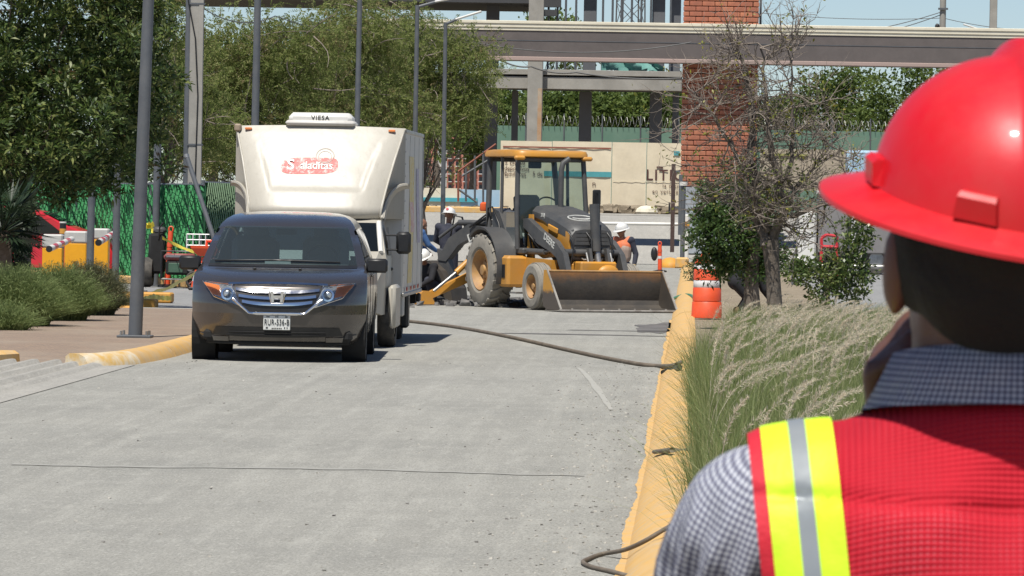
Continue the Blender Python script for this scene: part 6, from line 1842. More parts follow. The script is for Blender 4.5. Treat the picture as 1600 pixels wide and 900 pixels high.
def clump_points(blobs, n, inner=0.35):
    """clump centres on and in the blobs, more of them near the outside"""
    out = []
    vol = np.array([b[1][0] * b[1][1] * b[1][2] for b in blobs]) ** 0.7; vol /= vol.sum()
    for _ in range(n):
        c, r = blobs[RNG.choice(len(blobs), p=vol)]
        d = RNG.normal(size=3); d /= np.linalg.norm(d)
        k = 1.0 - (1 - inner) * RNG.random() ** 1.7
        out.append(np.array(c) + d * np.array(r) * k)
    return np.array(out)

def foliage(clumps, per, cr, ln, wd, flat=0.75, out_c=None, droop=0.15, up=0.4):
    n = len(clumps) * per
    C = np.repeat(clumps, per, 0)
    size = np.repeat(cr * RNG.uniform(0.6, 1.35, len(clumps)), per)[:, None]
    d = RNG.normal(size=(n, 3)); d = unit(d) * RNG.random((n, 1)) ** 0.45
    d[:, 2] *= flat
    P = C + d * size
    D = unit(d) + RNG.normal(size=(n, 3)) * 0.45 + np.array([0, 0, up])
    L = ln * RNG.uniform(0.6, 1.3, n); Wd = wd * RNG.uniform(0.7, 1.25, n)
    return leaf_cards(P, D, L, Wd, droop)

def feathers(clumps, per, cr, ln, npin, pl, pw):
    """fine compound leaves: each frond a row of tiny leaflets"""
    n = len(clumps) * per
    C = np.repeat(clumps, per, 0)
    size = np.repeat(cr * RNG.uniform(0.55, 1.4, len(clumps)), per)[:, None]
    d = unit(RNG.normal(size=(n, 3))) * RNG.random((n, 1)) ** 0.5
    d[:, 2] *= 0.7
    P = C + d * size
    D = unit(unit(d) + RNG.normal(size=(n, 3)) * 0.6 + np.array([0, 0, -0.25]))
    S = unit(np.cross(D, RNG.normal(size=(n, 3))))
    L = ln * RNG.uniform(0.6, 1.3, n)
    Ps, Ds = [], []
    for k in range(npin):
        t = (k + 0.5) / npin
        for s in (-1, 1):
            q = P + D * (L * t)[:, None]; q[:, 2] -= 0.25 * L * t * t
            Ps.append(q); Ds.append(S * s + D * 0.5)
    Ps, Ds = np.concatenate(Ps), np.concatenate(Ds)
    return leaf_cards(Ps, Ds, pl * RNG.uniform(0.7, 1.2, len(Ps)), pw, 0.1)

def tree(name, label, base, trunk_pts, r0, blobs, n_cl, mk, leafm, n_limb=12, extra=None, cat="tree", group=None, bark=None, limb_r=0.3):
    """trunk_pts relative to base; blobs (centre, radii) relative to base"""
    t = thing(name, label, cat, base, 0, group)
    tm = MB()
    tp = [Vector(p) for p in trunk_pts]
    tm.tube(tp, [r0 * (1.25 if i == 0 else 1 - 0.5 * i / (len(tp) - 1)) for i in range(len(tp))], 12)
    cl = clump_points(blobs, n_cl)
    tm.build("trunk", bark or m_bark, t, 60)
    lm_ = MB()
    idx = RNG.choice(len(cl), min(n_limb, len(cl)), replace=False)
    for i in idx:
        s = tp[-1] if random.random() < 0.6 else tp[-1].lerp(tp[-2], random.random() * 0.6)
        p = limb(lm_, s, Vector(cl[i]), r0 * limb_r * random.uniform(0.6, 1.1), r0 * 0.05, 0.12, 7, 6)
        for _ in range(3):
            q = p[random.randint(2, 6)]
            limb(lm_, q, q + Vector((random.gauss(0, 1), random.gauss(0, 1), random.gauss(0.3, 0.7))).normalized() * random.uniform(0.4, 1.0) * (Vector(cl[i]) - s).length * 0.4, r0 * 0.08, r0 * 0.02, 0.15, 4, 5)
    stuff(lm_.build("branches", bark or m_bark, t, 60))
    V, F = mk(cl)
    stuff(np_mesh("crown", V, F, leafm, t))
    if extra: extra(t, cl)
    return t

# 1. big dark broad-leaved tree on the left
Yt = 84.0
b0 = W(30, 480, Yt); b0.z = PZ
S_ = FPX / Yt
def rel(px, py, dy=0.0):
    p = W(px, py, Yt + dy); return (p.x - b0.x, dy, p.z - b0.z)
bl = []
for (px, py, rx, ry, rz, dy) in ((40, 90, 1.5, 1.5, 1.3, 0), (170, 60, 1.1, 1.2, 1.0, -.3), (215, 130, 0.75, 0.9, 0.75, .2), (225, 220, 0.60, 0.8, 0.62, .3), (120, 190, 1.1, 1.2, 0.9, -.5),
                             (30, 230, 1.0, 1.2, 0.85, -.6), (150, 265, 0.75, .9, 0.42, .4), (-90, 150, 1.6, 1.6, 1.6, 0), (90, -40, 1.8, 1.7, 1.1, .2), (215, -10, 0.7, .9, .6, 0), (20, 300, 0.75, .8, .30, -.2), (105, 285, .55, .7, .25, 0)):
    bl.append((rel(px, py, dy), (rx, ry, rz)))
def mk1(cl): return foliage(cl, 70, 0.215, 0.135, 0.044, 0.75, droop=0.2, up=0.5)
def ex1(t, cl):
    sel = cl[RNG.choice(len(cl), 26, replace=False)]
    V, F = foliage(sel, 26, 0.22, 0.12, 0.045, 0.8); stuff(np_mesh("dry_leaves", V, F, m_leaf_brown, t))
tree("broadleaf_tree", "large dark green broad-leaved tree filling the left side above the parking barriers", b0, [(0, 0, 0), (0.05, 0, 0.8), (-0.05, 0.1, 1.7), (0.1, 0, 2.6)], 0.16, bl, 640, mk1, m_leaf_broad, 26, ex1)

bD = W(60, 420, 126); bD.z = 0
tree("broadleaf_tree", "shaded green tree behind the green fence at the far left", bD, [(0, 0, 0), (0, 0, 1.2), (.1, 0, 2.2)], .15,
     [((W(x, y, 126).x - bD.x, 0, W(x, y, 126).z), (rx, 1.2, rz)) for x, y, rx, rz in ((-20, 270, 1.6, .9), (70, 265, 1.5, .8), (160, 260, 1.3, .8), (30, 200, 1.8, 1.0), (140, 190, 1.6, 1.0), (210, 245, .9, .7), (60, 110, 2.0, 1.2), (190, 120, 1.4, 1.2))],
     260, lambda cl: foliage(cl, 90, .42, .16, .06, .8), m_leaf_bush, 12)
bE = W(12, 470, 82.5)
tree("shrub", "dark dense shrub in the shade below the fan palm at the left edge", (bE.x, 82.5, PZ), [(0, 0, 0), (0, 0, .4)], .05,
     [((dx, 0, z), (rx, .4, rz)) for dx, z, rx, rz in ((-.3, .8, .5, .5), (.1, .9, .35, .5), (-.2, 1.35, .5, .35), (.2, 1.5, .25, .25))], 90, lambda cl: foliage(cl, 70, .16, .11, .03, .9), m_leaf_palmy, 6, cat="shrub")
# 2. feathery trees behind the fence and the truck
def mesquite(label, px, Y, blobs, n_cl, seed, dry=0.12, per=16, r0=0.16, cr=0.55, leafm=None):
    random.seed(seed)
    base = W(px, 420, Y); base.z = hz(base.x, Y)
    bl = [((W(x, y, Y + dy).x - base.x, dy, W(x, y, Y + dy).z - base.z), (rx, ry, rz)) for x, y, rx, ry, rz, dy in blobs]
    def ex(t, cl):
        k = max(3, int(len(cl) * dry))
        V, F = feathers(cl[RNG.choice(len(cl), k, replace=False)], per, cr, 0.30, 6, 0.085, 0.028)
        stuff(np_mesh("dry_leaves", V, F, m_leaf_mesq2, t))
        tb = MB()
        for _ in range(46):
            q = Vector(cl[RNG.integers(len(cl))]); q.y -= 0.3
            limb(tb, q, q + Vector((random.gauss(0, .6), random.gauss(-.3, .3), random.gauss(-.15, .4))), 0.020, 0.006, 0.2, 4, 4)
        stuff(tb.build("bare_twigs", m_twig, t))
    return tree("mesquite_tree", label, base, [(0, 0, 0), (0.1, 0, 1.0), (0.0, 0.1, 2.0)], r0, bl, n_cl, lambda cl: feathers(cl, per, cr, 0.34, 7, 0.090, 0.030), leafm or m_leaf_mesq, 18, ex, bark=m_bark)
mesquite("feathery green tree just left of the concrete utility pole", 255, 128, [(245, 90, 1.4, 1.3, 1.6, 0), (250, 210, 1.0, 1.2, 1.0, 0), (225, 5, 1.6, 1.5, 1.2, 0), (330, 190, .9, 1.2, .9, .5)], 150, 3)
mesquite("wide feathery tree with dry twigs above the truck's left side", 400, 134, [(345, 110, 1.3, 1.3, 1.0, 0), (400, 95, 1.6, 1.5, 1.5, 0), (350, 215, 1.2, 1.2, .9, 0), (440, 165, 1.8, 1.5, 1.3, 0), (470, 70, 1.4, 1.4, 1.1, 0), (400, 225, 1.4, 1.2, .8, 0), (290, 245, 1.0, 1.0, .5, 0)], 270, 5, 0.2)
mesquite("feathery green tree rising behind the middle of the truck roof", 540, 140, [(520, 130, 1.7, 1.5, 1.5, 0), (560, 70, 1.6, 1.5, 1.2, 0), (500, 190, 1.6, 1.4, 1.1, 0), (590, 185, 1.5, 1.3, 1.0, 0), (560, 40, 1.2, 1.2, .7, 0)], 260, 9, 0.14)
mesquite("lush green feathery tree overlapping the left end of the portal beam", 655, 148, [(625, 70, 1.5, 1.4, 1.4, 0), (680, 110, 1.5, 1.4, 1.3, 0), (655, 175, 1.7, 1.4, 1.0, 0), (725, 165, 1.0, 1.1, .9, 0), (745, 100, .75, .9, .75, 0), (610, 160, 1.3, 1.2, 1.1, 0), (625, 36, 0.9, 1.0, .5, 0), (705, 62, .8, .9, .5, 0)], 270, 12, 0.06)
# 3. dark trees filling behind
FILL = True
def far_tree(label, px, Y, blobs, n_cl, group=None, per=110, cr=0.9, ln=0.30, wd=0.16, name="leafy_tree", m=None):
    base = W(px, 300, Y); base.z = hz(0, Y)
    bl = [((W(x, y, Y).x - base.x, dy, W(x, y, Y).z - base.z), (rx, ry, rz)) for x, y, rx, ry, rz, dy in blobs]
    return tree(name, label, base, [(0, 0, 0), (0.1, 0, 1.5), (0, 0, 3.0)], 0.2, bl, n_cl, lambda cl: foliage(cl, per, cr, ln, wd, 0.8), m or m_leaf_far, 10, group=group)
TL = ("green tree behind the screen, left of the pale concrete column", "green tree behind the screen, just right of the pale concrete column", "green tree behind the screen, left of the middle dark column", "green tree behind the screen, between the two dark columns", "green tree behind the screen, left of the brick tower", "green tree behind the screen, hidden mostly by the brick tower")
far_tree("broad green tree far behind the concrete utility pole", 330, 182, [(250, 130, 2.4, 1.5, 1.6, 0), (300, 200, 2.4, 1.5, 1.4, 0), (400, 120, 2.2, 1.5, 1.4, 0), (410, 210, 2.2, 1.5, 1.4, 0), (300, 100, 1.2, 1.2, .8, 0)], 130, None, 100, .8, .26, .12)
far_tree("broad green tree far behind the truck roof", 560, 184, [(480, 120, 2.2, 1.5, 1.5, 0), (560, 100, 2.4, 1.5, 1.5, 0), (520, 200, 2.6, 1.5, 1.4, 0), (630, 110, 1.6, 1.4, 1.2, 0), (640, 190, 1.6, 1.4, 1.0, 0)], 130, None, 100, .8, .26, .12)
gB = "trees beyond the screened fence"
for i, px in enumerate((735, 815, 880, 945, 1010, 1075)):
    far_tree(TL[i], px, 250 + 6 * (i % 2), [(px, 165, 2.2, 1.8, 1.3, 0), (px + 20, 190, 1.8, 1.5, 1.2, 0), (px - 25, 180, 1.8, 1.5, 1.2, 0), (px, 215, 2.2, 1.5, 1.0, 0)], 46, gB)
far_tree("green tree top showing above the beam between the upper columns", 860, 300, [(855, 40, 1.1, 1.0, .6, 0), (862, 70, 1.6, 1.2, 1.2, 0)], 24, None, 50)
far_tree("green tree top left of the upper dark column above the beam", 900, 305, [(898, 42, .8, 1.0, .5, 0), (898, 75, 1.4, 1.2, 1.2, 0)], 20, None, 50)
far_tree("leafy green tree far behind the bare tree, left of the helmet", 1290, 250, [(1285, 150, 2.0, 1.8, 1.3, 0), (1330, 130, 1.8, 1.8, 1.0, 0), (1280, 195, 2.0, 1.6, 1.2, 0), (1340, 190, 2.0, 1.6, 1.3, 0)], 110, None, 60, 0.7, 0.26, 0.12)
far_tree("leafy green tree far behind just beside the red helmet", 1420, 246, [(1400, 135, 1.8, 1.8, 1.0, 0), (1450, 130, 1.8, 1.8, 1.0, 0), (1400, 190, 2.2, 1.8, 1.4, 0), (1470, 190, 2.2, 1.8, 1.4, 0)], 110, None, 60, 0.7, 0.26, 0.12)
far_tree("leafy green tree behind the brick tower on its right", 1200, 252, [(1200, 175, 1.7, 1.5, 1.0, 0), (1190, 210, 1.8, 1.5, 1.0, 0), (1235, 190, 1.3, 1.3, 1.0, 0)], 70, None, 60, 0.7, 0.26, 0.12)
far_tree("slender young tree in front of the pink apartment block", 735, 300, [(735, 245, 1.0, .8, .9, 0), (722, 270, .7, .7, .6, 0), (755, 225, .7, .7, .6, 0)], 22, None, 24, 0.45, 0.22, 0.09, "young_tree", m_leaf_mesq)
far_tree("small dark tree left of the grey lamp pole before the apartments", 680, 290, [(668, 290, .7, .7, .7, 0), (690, 300, .6, .6, .5, 0)], 14, None, 30, 0.4, 0.2, 0.08, "young_tree", m_leaf_far)

# 4. the bare tree in the verge
random.seed(21)
Yb = 66.0
bb = W(1212, 535, Yb); bb.z = 0.09
bt = thing("bare_tree", "nearly leafless tree with many fine grey twigs rising from the grass verge", "tree", (bb.x, Yb, 0.09), 0)
def brel(px, py, dy=0): 
    p = W(px, py, Yb + dy); return Vector((p.x - bb.x, dy, p.z - 0.09))
tk = MB()
trunk_line = [Vector((0, 0, -0.05)), brel(1210, 470), brel(1207, 420), brel(1203, 375)]
tk.tube(trunk_line, [0.118, 0.098, 0.092, 0.112], 12)
main = []
for pts, r in (((( 1205, 385, 0), (1225, 330, -.1), (1212, 270, -.1), (1200, 200, -.1), (1195, 130, 0), (1188, 75, 0)), .062),
               ((( 1200, 385, 0), (1182, 330, .1), (1178, 250, .15), (1172, 180, .2), (1165, 110, .2), (1150, 70, .25)), .072),
               ((( 1208, 380, 0), (1222, 345, .1), (1240, 300, .15), (1275, 255, .2), (1310, 215, .3)), .05),
               ((( 1200, 360, 0), (1180, 315, -.1), (1150, 245, -.2), (1115, 180, -.25), (1085, 145, -.3)), .045),
               ((( 1207, 330, 0), (1235, 250, 0), (1240, 190, .1), (1235, 120, .1), (1228, 60, .1)), .035),
               ((( 1225, 340, 0), (1262, 330, -.1), (1300, 318, -.2), (1335, 308, -.2)), .03),
               ((( 1190, 340, 0), (1150, 320, .2), (1120, 300, .3)), .03)):
    P = [brel(*q) for q in pts]
    Pp = []
    for i in range(len(P) - 1):
        for k in range(3):
            Pp.append(P[i].lerp(P[i + 1], k / 3) + Vector((random.gauss(0, .018), random.gauss(0, .02), random.gauss(0, .015))))
    Pp.append(P[-1])
    tk.tube(Pp, [r * (1 - 0.82 * i / (len(Pp) - 1)) for i in range(len(Pp))], 8)
    main.append((Pp, r))
tk.build("trunk", m_bark, bt, 60)
tw_ = MB(); tips = []
def sprout(p, d, ln, r, depth):
    n = 4; pts = [p]; 
    for i in range(n):
        d = (d + Vector((random.gauss(0, .22), random.gauss(0, .22), random.gauss(0.05, .18)))).normalized()
        pts.append(pts[-1] + d * ln / n)
    tw_.tube(pts, [r * (1 - 0.75 * i / n) for i in range(n + 1)], 4 if depth > 0 else 5, False)
    if depth < 2:
        for k in range(5 if depth == 0 else 3):
            q = pts[random.randint(1, n)]
            dd = (d + Vector((random.gauss(0, .75), random.gauss(0, .75), random.gauss(0.1, .55)))).normalized()
            sprout(q, dd, ln * random.uniform(.45, .7), r * .55, depth + 1)
    else: tips.append(pts[-1])
for Pp, r in main:
    for i in range(2, len(Pp)):
        for _ in range(3 if r > .04 else 2):
            d = Vector((random.gauss(0, 1), random.gauss(0, 1), random.gauss(.25, .6))).normalized()
            sprout(Pp[i], d, random.uniform(.35, .72), 0.0125, 0)
stuff(tw_.build("twigs", m_twig, bt))
tp_ = np.array([tuple(t) for t in tips])
sel = tp_[RNG.choice(len(tp_), 340, replace=False)]
V, F = foliage(sel, 4, 0.05, 0.055, 0.026, 1.0); stuff(np_mesh("sparse_leaves", V, F, m_leaf_gold, bt))
sel = tp_[(tp_[:, 2] < brel(1200, 240).z)]
V, F = foliage(sel[RNG.choice(len(sel), min(260, len(sel)), replace=False)], 3, 0.06, 0.06, 0.028, 1.0); stuff(np_mesh("sparse_leaves", V, F, m_leaf_mesq, bt))

# 5. leafy tree close behind it and shrubs of the verge
random.seed(5)
Y2 = 74.0
b2 = W(1176, 500, Y2); b2.z = .09
def bl2(lst, Y, b): return [((W(x, y, Y).x - b.x, dy, W(x, y, Y).z - b.z), (rx, ry, rz)) for x, y, rx, ry, rz, dy in lst]
tree("leafy_tree", "small dense green tree with dark trunk between the orange drum and the bare tree", b2, [(0, 0, 0), (-.03, 0, .7), (.02, 0, 1.3), (0, 0, 1.7)], 0.12,
     bl2([(1150, 330, .55, .6, .45, 0), (1120, 365, .40, .5, .38, -.1), (1175, 300, .35, .4, .32, 0), (1165, 390, .55, .5, .28, 0), (1105, 335, .25, .3, .25, 0), (1185, 350, .35, .4, .4, .1), (1110, 300, .16, .2, .2, 0), (1118, 405, .3, .3, .16, 0), (1150, 418, .5, .4, .22, .1), (1190, 405, .35, .4, .22, .2)], Y2, b2),
     300, lambda cl: foliage(cl, 42, .14, .075, .034, .85), m_leaf_bush, 22)
b3 = W(1290, 500, 84); b3.z = .09
tree("shrub", "shiny-leaved shrub between the bare tree and the man's shoulder", b3, [(0, 0, 0), (.03, 0, .3), (0, 0, .6)], 0.05,
     bl2([(1270, 430, .42, .4, .28, 0), (1320, 410, .38, .4, .40, 0), (1340, 350, .30, .3, .38, 0), (1300, 460, .40, .4, .22, 0), (1235, 420, .28, .3, .2, 0), (1345, 430, .3, .3, .4, 0)], 84, b3),
     150, lambda cl: foliage(cl, 30, .15, .085, .042, .85), m_leaf_bush2, 16, cat="shrub", limb_r=.4)
b4 = G(1085, 448); b4.z = .1
tree("shrub", "small grey-green shrub on the verge beyond the orange drum", b4, [(0, 0, 0), (0, 0, .25)], 0.03,
     bl2([(1082, 425, .16, .3, .30, 0), (1086, 440, .16, .3, .2, 0), (1095, 412, .2, .3, .25, 0)], b4.y, b4), 40, lambda cl: foliage(cl, 30, .12, .07, .03), leaf_mat("grey green leaf", [(0.08, 0.10, 0.05), (0.14, 0.16, 0.08)], .2), 6, cat="shrub")

# 6. fountain grass on the verge, rosemary-like bushes on the left
def blades(P, H, lean, w, segs=3):
    """curved tapering blades: root points P, heights H, lean vectors"""
    n = len(P)
    side = unit(np.stack([-lean[:, 1], lean[:, 0], np.zeros(n)], 1) + RNG.normal(size=(n, 3)) * .3)
    V = []
    for k in range(segs + 1):
        t = k / segs
        c = P + np.stack([lean[:, 0] * t * t, lean[:, 1] * t * t, H * t * (1 - .22 * t * t)], 1)
        ww = (w * (1 - .85 * t))[:, None]
        V += [c - side * ww * .5, c + side * ww * .5]
    V = np.stack(V, 1)
    m = 2 * (segs + 1)
    base = (np.arange(n) * m)[:, None]
    F = np.concatenate([base + np.array([2 * k, 2 * k + 1, 2 * k + 3, 2 * k + 2]) for k in range(segs)], 0)
    return V.reshape(-1, 3), F
m_grass = leaf_mat("fountain grass green", [(0.10, 0.145, 0.04), (0.165, 0.215, 0.065), (0.23, 0.27, 0.095), (0.37, 0.36, 0.18)], .35, .6)
m_plume = leaf_mat("dusty pink grass plume", [(0.68, 0.59, 0.44), (0.80, 0.73, 0.57), (0.58, 0.46, 0.35)], .5, .8)
tus = []
random.seed(8)
y = 22.0
while y < 51:
    for x in np.arange(.16, 2.3, .21):
        tus.append((x + random.uniform(-.09, .09), y + random.uniform(-.22, .22)))
    y += .42
tus = np.array(tus)
tus = tus[(tus[:, 1] < 48.5 + 1.6 * np.sin(tus[:, 0] * 3.0))]
fr_ = np.array([(random.uniform(.38 + .01 * (yy0 - 44), 2.5), yy0) for yy0 in (random.uniform(48, 67) for _ in range(900))])
fr_ = fr_[(fr_[:, 0] - bb.x) ** 2 + (fr_[:, 1] - Yb) ** 2 > .05]
tus = np.concatenate([tus, fr_])
low_ = np.where(tus[:, 1] > 49, .72, 1.0)
nb_ = 105
P = np.repeat(np.column_stack([tus, np.full(len(tus), .07)]), nb_, 0)
ang = RNG.uniform(0, 2 * PI, len(P)); rad = np.abs(RNG.normal(0, .20, len(P)))
P[:, :2] += np.column_stack([np.cos(ang), np.sin(ang)]) * RNG.uniform(0, .08, (len(P), 1))
sz = np.repeat(RNG.uniform(.72, 1.12, len(tus)) * low_, nb_)
H = RNG.uniform(.45, .92, len(P)) * sz * 1.10
lean = np.column_stack([np.cos(ang) * rad + .035, np.sin(ang) * rad])
V, F = blades(P, H, lean, RNG.uniform(.0035, .0075, len(P)))
g_ = np_mesh("fountain_grass", V, F, m_grass)
tag(stuff(g_), "tall green fountain grass growing along the verge behind the yellow kerb", "grass")
# arching seed heads: a thin stalk and a bristly curved head that hangs over with the wind
P = tus[RNG.random(len(tus)) < np.where(tus[:, 1] > 49, .20, np.clip((tus[:, 1] - 20) / 50, .2, .40))]
P = np.concatenate([P, P[RNG.random(len(P)) < .35] + RNG.normal(size=(1, 2)) * .05])
n = len(P); P = np.column_stack([P, np.full(n, .07)])
wind = RNG.normal(.20, .11, n)
lean = np.column_stack([wind, RNG.normal(-.06, .10, n)])
H = RNG.uniform(.88, 1.18, n) * np.where(P[:, 1] > 49, .74, 1.0)
def stalk(t):
    """point on every stalk at 0..1 (may be arrays), the last quarter bends over"""
    b = np.clip((t - .62) / .38, 0, 1)
    x = lean[:, :1] * (t ** 2 + 0.75 * b ** 1.6); y_ = lean[:, 1:] * (t ** 2 + .6 * b)
    z = H[:, None] * (t - .10 * t * t) - .10 * b ** 2.2
    return np.stack([P[:, :1] + x, P[:, 1:2] + y_, P[:, 2:] + z], -1)
ts = np.linspace(0, 1, 8)[None, :].repeat(n, 0)
Cn = stalk(ts)
sd = np.array([1.0, 0, 0]) * .0016
V1 = np.stack([Cn - sd, Cn + sd], 2).reshape(n, -1, 3)
F1 = np.concatenate([(np.arange(n) * 16)[:, None] + np.array([2 * k, 2 * k + 1, 2 * k + 3, 2 * k + 2]) for k in range(7)], 0)
V1 = V1.reshape(-1, 3)
nh = 150
tt = .66 + .34 * RNG.random((n, nh))
c_ = stalk(tt); d_ = unit(stalk(np.minimum(tt + .02, 1.02)) - c_)
u_ = (tt - .66) / .34
fat = np.sin(PI * np.clip(u_ * .86 + .12, 0, 1)) ** .7
dirn = d_ * 1.0 + unit(RNG.normal(size=c_.shape)) * .9
V2, F2 = leaf_cards(c_.reshape(-1, 3), dirn.reshape(-1, 3), (.014 + .022 * fat.ravel()), .0036, .02)
pl_ = np_mesh("grass_plumes", np.concatenate([V1, V2]), np.concatenate([F1, F2 + len(V1)]), m_plume)
tag(stuff(pl_), "dusty pink drooping plumes of the fountain grass", "grass plumes")
# left bushes
m_rose = leaf_mat("needle shrub green", [(0.11, 0.16, 0.05), (0.17, 0.225, 0.075), (0.24, 0.28, 0.11)], .4, .8)
m_rose_d = leaf_mat("dark needle shrub", [(0.06, 0.075, 0.035), (0.12, 0.13, 0.062), (0.20, 0.185, 0.10)], .3, .8)
def bush(label, px, py, hx, hh, m, Y=None, n=6500, dryness=False, lean_s=.42, name="grass_bush"):
    b = G(px, py, PZ)
    t = thing(name, label, "bush", (b.x, b.y, PZ - .02), 0)
    ang = RNG.uniform(0, 2 * PI, n); q = RNG.random(n) ** .5
    P = np.column_stack([np.cos(ang) * q * hx * .62, np.sin(ang) * q * hx * .62, np.zeros(n)])
    out = np.column_stack([np.cos(ang), np.sin(ang)]) * (q ** 1.5 * (lean_s + .12) * hx)[:, None] + RNG.normal(size=(n, 2)) * .09
    H = hh * RNG.uniform(.62, 1.08, n) * (1 - .62 * q ** 3)
    V, F = blades(P, H, out, RNG.uniform(.008, .014, n), 4)
    stuff(np_mesh("foliage", V, F, m, t))
    # side shoots
    k = RNG.integers(0, n, n * 2); tt = RNG.uniform(.3, 1.0, n * 2)
    C = P[k] + np.column_stack([out[k] * (tt ** 2)[:, None], H[k] * tt * (1 - .22 * tt * tt)])
    V, F = leaf_cards(C, RNG.normal(size=(n * 2, 3)) + np.array([0, 0, .7]), .07 * RNG.uniform(.6, 1.3, n * 2), .010, .1)
    stuff(np_mesh("shoots", V, F, m, t))
    return t
bush("wispy green bush at the left edge of the brown pavement", 14, 508, .86, 1.06, m_rose)
bush("middle wispy green bush on the brown pavement edge", 86, 500, .70, 1.02, m_rose)
bush("dark needle-leaved bush nearest the yellow wheel stops", 141, 492, .56, 1.02, m_rose_d, lean_s=.5)
bush("pale tuft of grass in front of the left bush", 5, 515, .5, .5, m_rose, n=1500)
# fan palm in the shade of the big tree
pb_ = G(8, 492, PZ)
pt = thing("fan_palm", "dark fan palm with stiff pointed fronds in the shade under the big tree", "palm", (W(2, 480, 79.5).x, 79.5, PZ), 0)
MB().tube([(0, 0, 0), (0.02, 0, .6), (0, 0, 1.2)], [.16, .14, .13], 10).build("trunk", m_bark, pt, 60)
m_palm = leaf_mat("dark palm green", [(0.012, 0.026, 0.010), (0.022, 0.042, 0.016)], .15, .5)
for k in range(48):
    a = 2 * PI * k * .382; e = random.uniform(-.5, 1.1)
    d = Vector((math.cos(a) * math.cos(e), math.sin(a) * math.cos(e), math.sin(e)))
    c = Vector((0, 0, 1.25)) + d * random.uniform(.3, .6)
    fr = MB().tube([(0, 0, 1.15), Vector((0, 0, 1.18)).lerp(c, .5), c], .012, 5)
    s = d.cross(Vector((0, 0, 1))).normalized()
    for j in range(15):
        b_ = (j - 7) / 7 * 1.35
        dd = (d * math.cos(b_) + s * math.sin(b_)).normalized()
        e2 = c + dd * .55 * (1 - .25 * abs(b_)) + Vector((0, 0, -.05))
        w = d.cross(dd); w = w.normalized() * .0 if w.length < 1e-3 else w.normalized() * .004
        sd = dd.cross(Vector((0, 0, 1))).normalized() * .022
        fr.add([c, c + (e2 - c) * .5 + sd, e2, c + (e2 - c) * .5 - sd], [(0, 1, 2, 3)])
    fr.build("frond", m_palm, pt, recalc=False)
# ------------------------------------------------------------------ lamp posts and other poles
def lamp_post(label, base_px, Y, h, r, top_dx, arm=None, plate=True):
    """tapered grey post; top_dx leans the top; arm = (dx, dz) of the luminaire"""
    b = W(base_px[0], base_px[1], Y); zb = PZ if Y < 80 else 0.0
    t = thing("lamp_post", label, "lamp post", (b.x, Y, zb), 0, "grey lamp posts along the left kerb")
    MB().tube([(0, 0, 0.02), (top_dx * .5, 0, h * .5), (top_dx, 0, h)], [r, r * .86, r * .72], 16).build("pole", m_steel_dk, t, 50)
    if plate:
        MB().box((0, 0, .016), (.42, .42, .03), bev=.005).build("base_plate", m_steel_dk, t)
        for sx in (-1, 1):
            for sy in (-1, 1):
                MB().cyl((sx * .16, sy * .16, .02), (sx * .16, sy * .16, .085), .016, n=8).build("anchor_bolt", m_steel, t)
    if arm:
        MB().tube([(top_dx, 0, h - .05), (top_dx + arm[0] * .35, 0, h + arm[1] * .35)], .04, 8).build("arm", m_steel_dk, t, 50)
        p = Vector((top_dx + arm[0] * .65, 0, h + arm[1] * .65)); a = math.atan2(arm[1], arm[0])
        MB().box(p, (math.hypot(*arm) * .75, .24, .055), (0, -a, 0), .02).build("luminaire", m_white, t)
    return t
lamp_post("nearest grey lamp post, standing on the brown pavement beside the left yellow kerb", (211, 541), 63.6, 5.6, .088, .13)
lamp_post("second grey lamp post, rising behind the left edge of the truck box", (393, 470), 96, 7.6, .080, .03, (1.3, .45))
lamp_post("third grey lamp post, rising behind the truck's cooling unit", (553, 440), 125, 8.0, .078, .03, (1.3, .45))
lamp_post("fourth grey lamp post, its arm just at the top of the picture above the truck", (645, 420), 138, W(648, 8, 138).z, .078, .0, (1.7, .36))
lamp_post("farthest grey lamp post, its whole arm visible in front of the feathery tree", (691, 400), 143, W(687.5, 35, 143).z, .072, -.02, (0.98, .32))
def post(name, label, x, ytop, ybase, Y, r, m, group=None, cat="post", z0=None):
    b = W(x, ybase, Y)
    t = thing(name, label, cat, (b.x, Y, z0 if z0 is not None else 0), 0, group)
    zt = W(x, ytop, Y).z - t.location.z
    MB().tube([(0, 0, 0.0), (0.01, 0, zt)], r, 14).build("shaft", m, t, 50)
    MB().box((0, 0, .012), (r * 4.4, r * 4.4, .024)).build("base_plate", m, t)
    return t
gP = "slim grey posts beside the parking barriers"
post("steel_post", "slim grey post in front of the yellow barrier boxes", 140, 255, 455, 94, .068, m_steel_dk, gP)
post("steel_post", "slim grey post just right of the yellow barrier boxes", 179.5, 255, 472, 92, .065, m_steel_dk, gP)
post("steel_post", "slim grey post with yellow tape tied round it", 242, 225, 447, 108, .078, m_steel_dk, gP)
post("steel_post", "slim grey post standing right behind the nearest lamp post", 219, 255, 452, 101, .06, m_steel_dk, gP)
up = thing("utility_pole", "tall pale concrete utility pole among the feathery trees", "utility pole", (W(304, 280, 118).x, 118, 0), 0)
zt = W(304, -40, 118).z
MB().box((0, 0, zt / 2), (.30, .26, zt), bev=.02).build("shaft", m_concrete, up)
MB().box((.105, -.135, zt / 2), (.10, .02, zt * .96)).build("recess", m_cream if False else m_concrete, up)
for py in (6, 226):
    MB().box((0, 0, W(304, py, 118).z), (.34, .30, .04)).build("band", m_steel_dk, up)
MB().tube([(-.19, -.05, 0), (-.19, -.05, zt)], .075, 10).build("conduit", m_steel_dk, up, 50)
MB().tube([(.03, -.15, W(304, 280, 118).z), (.06, -.155, W(304, 150, 118).z), (-.02, -.15, W(304, 60, 118).z), (-.2, -.16, W(285, 0, 118).z)], .018, 6).build("cable", m_black, up, 50)
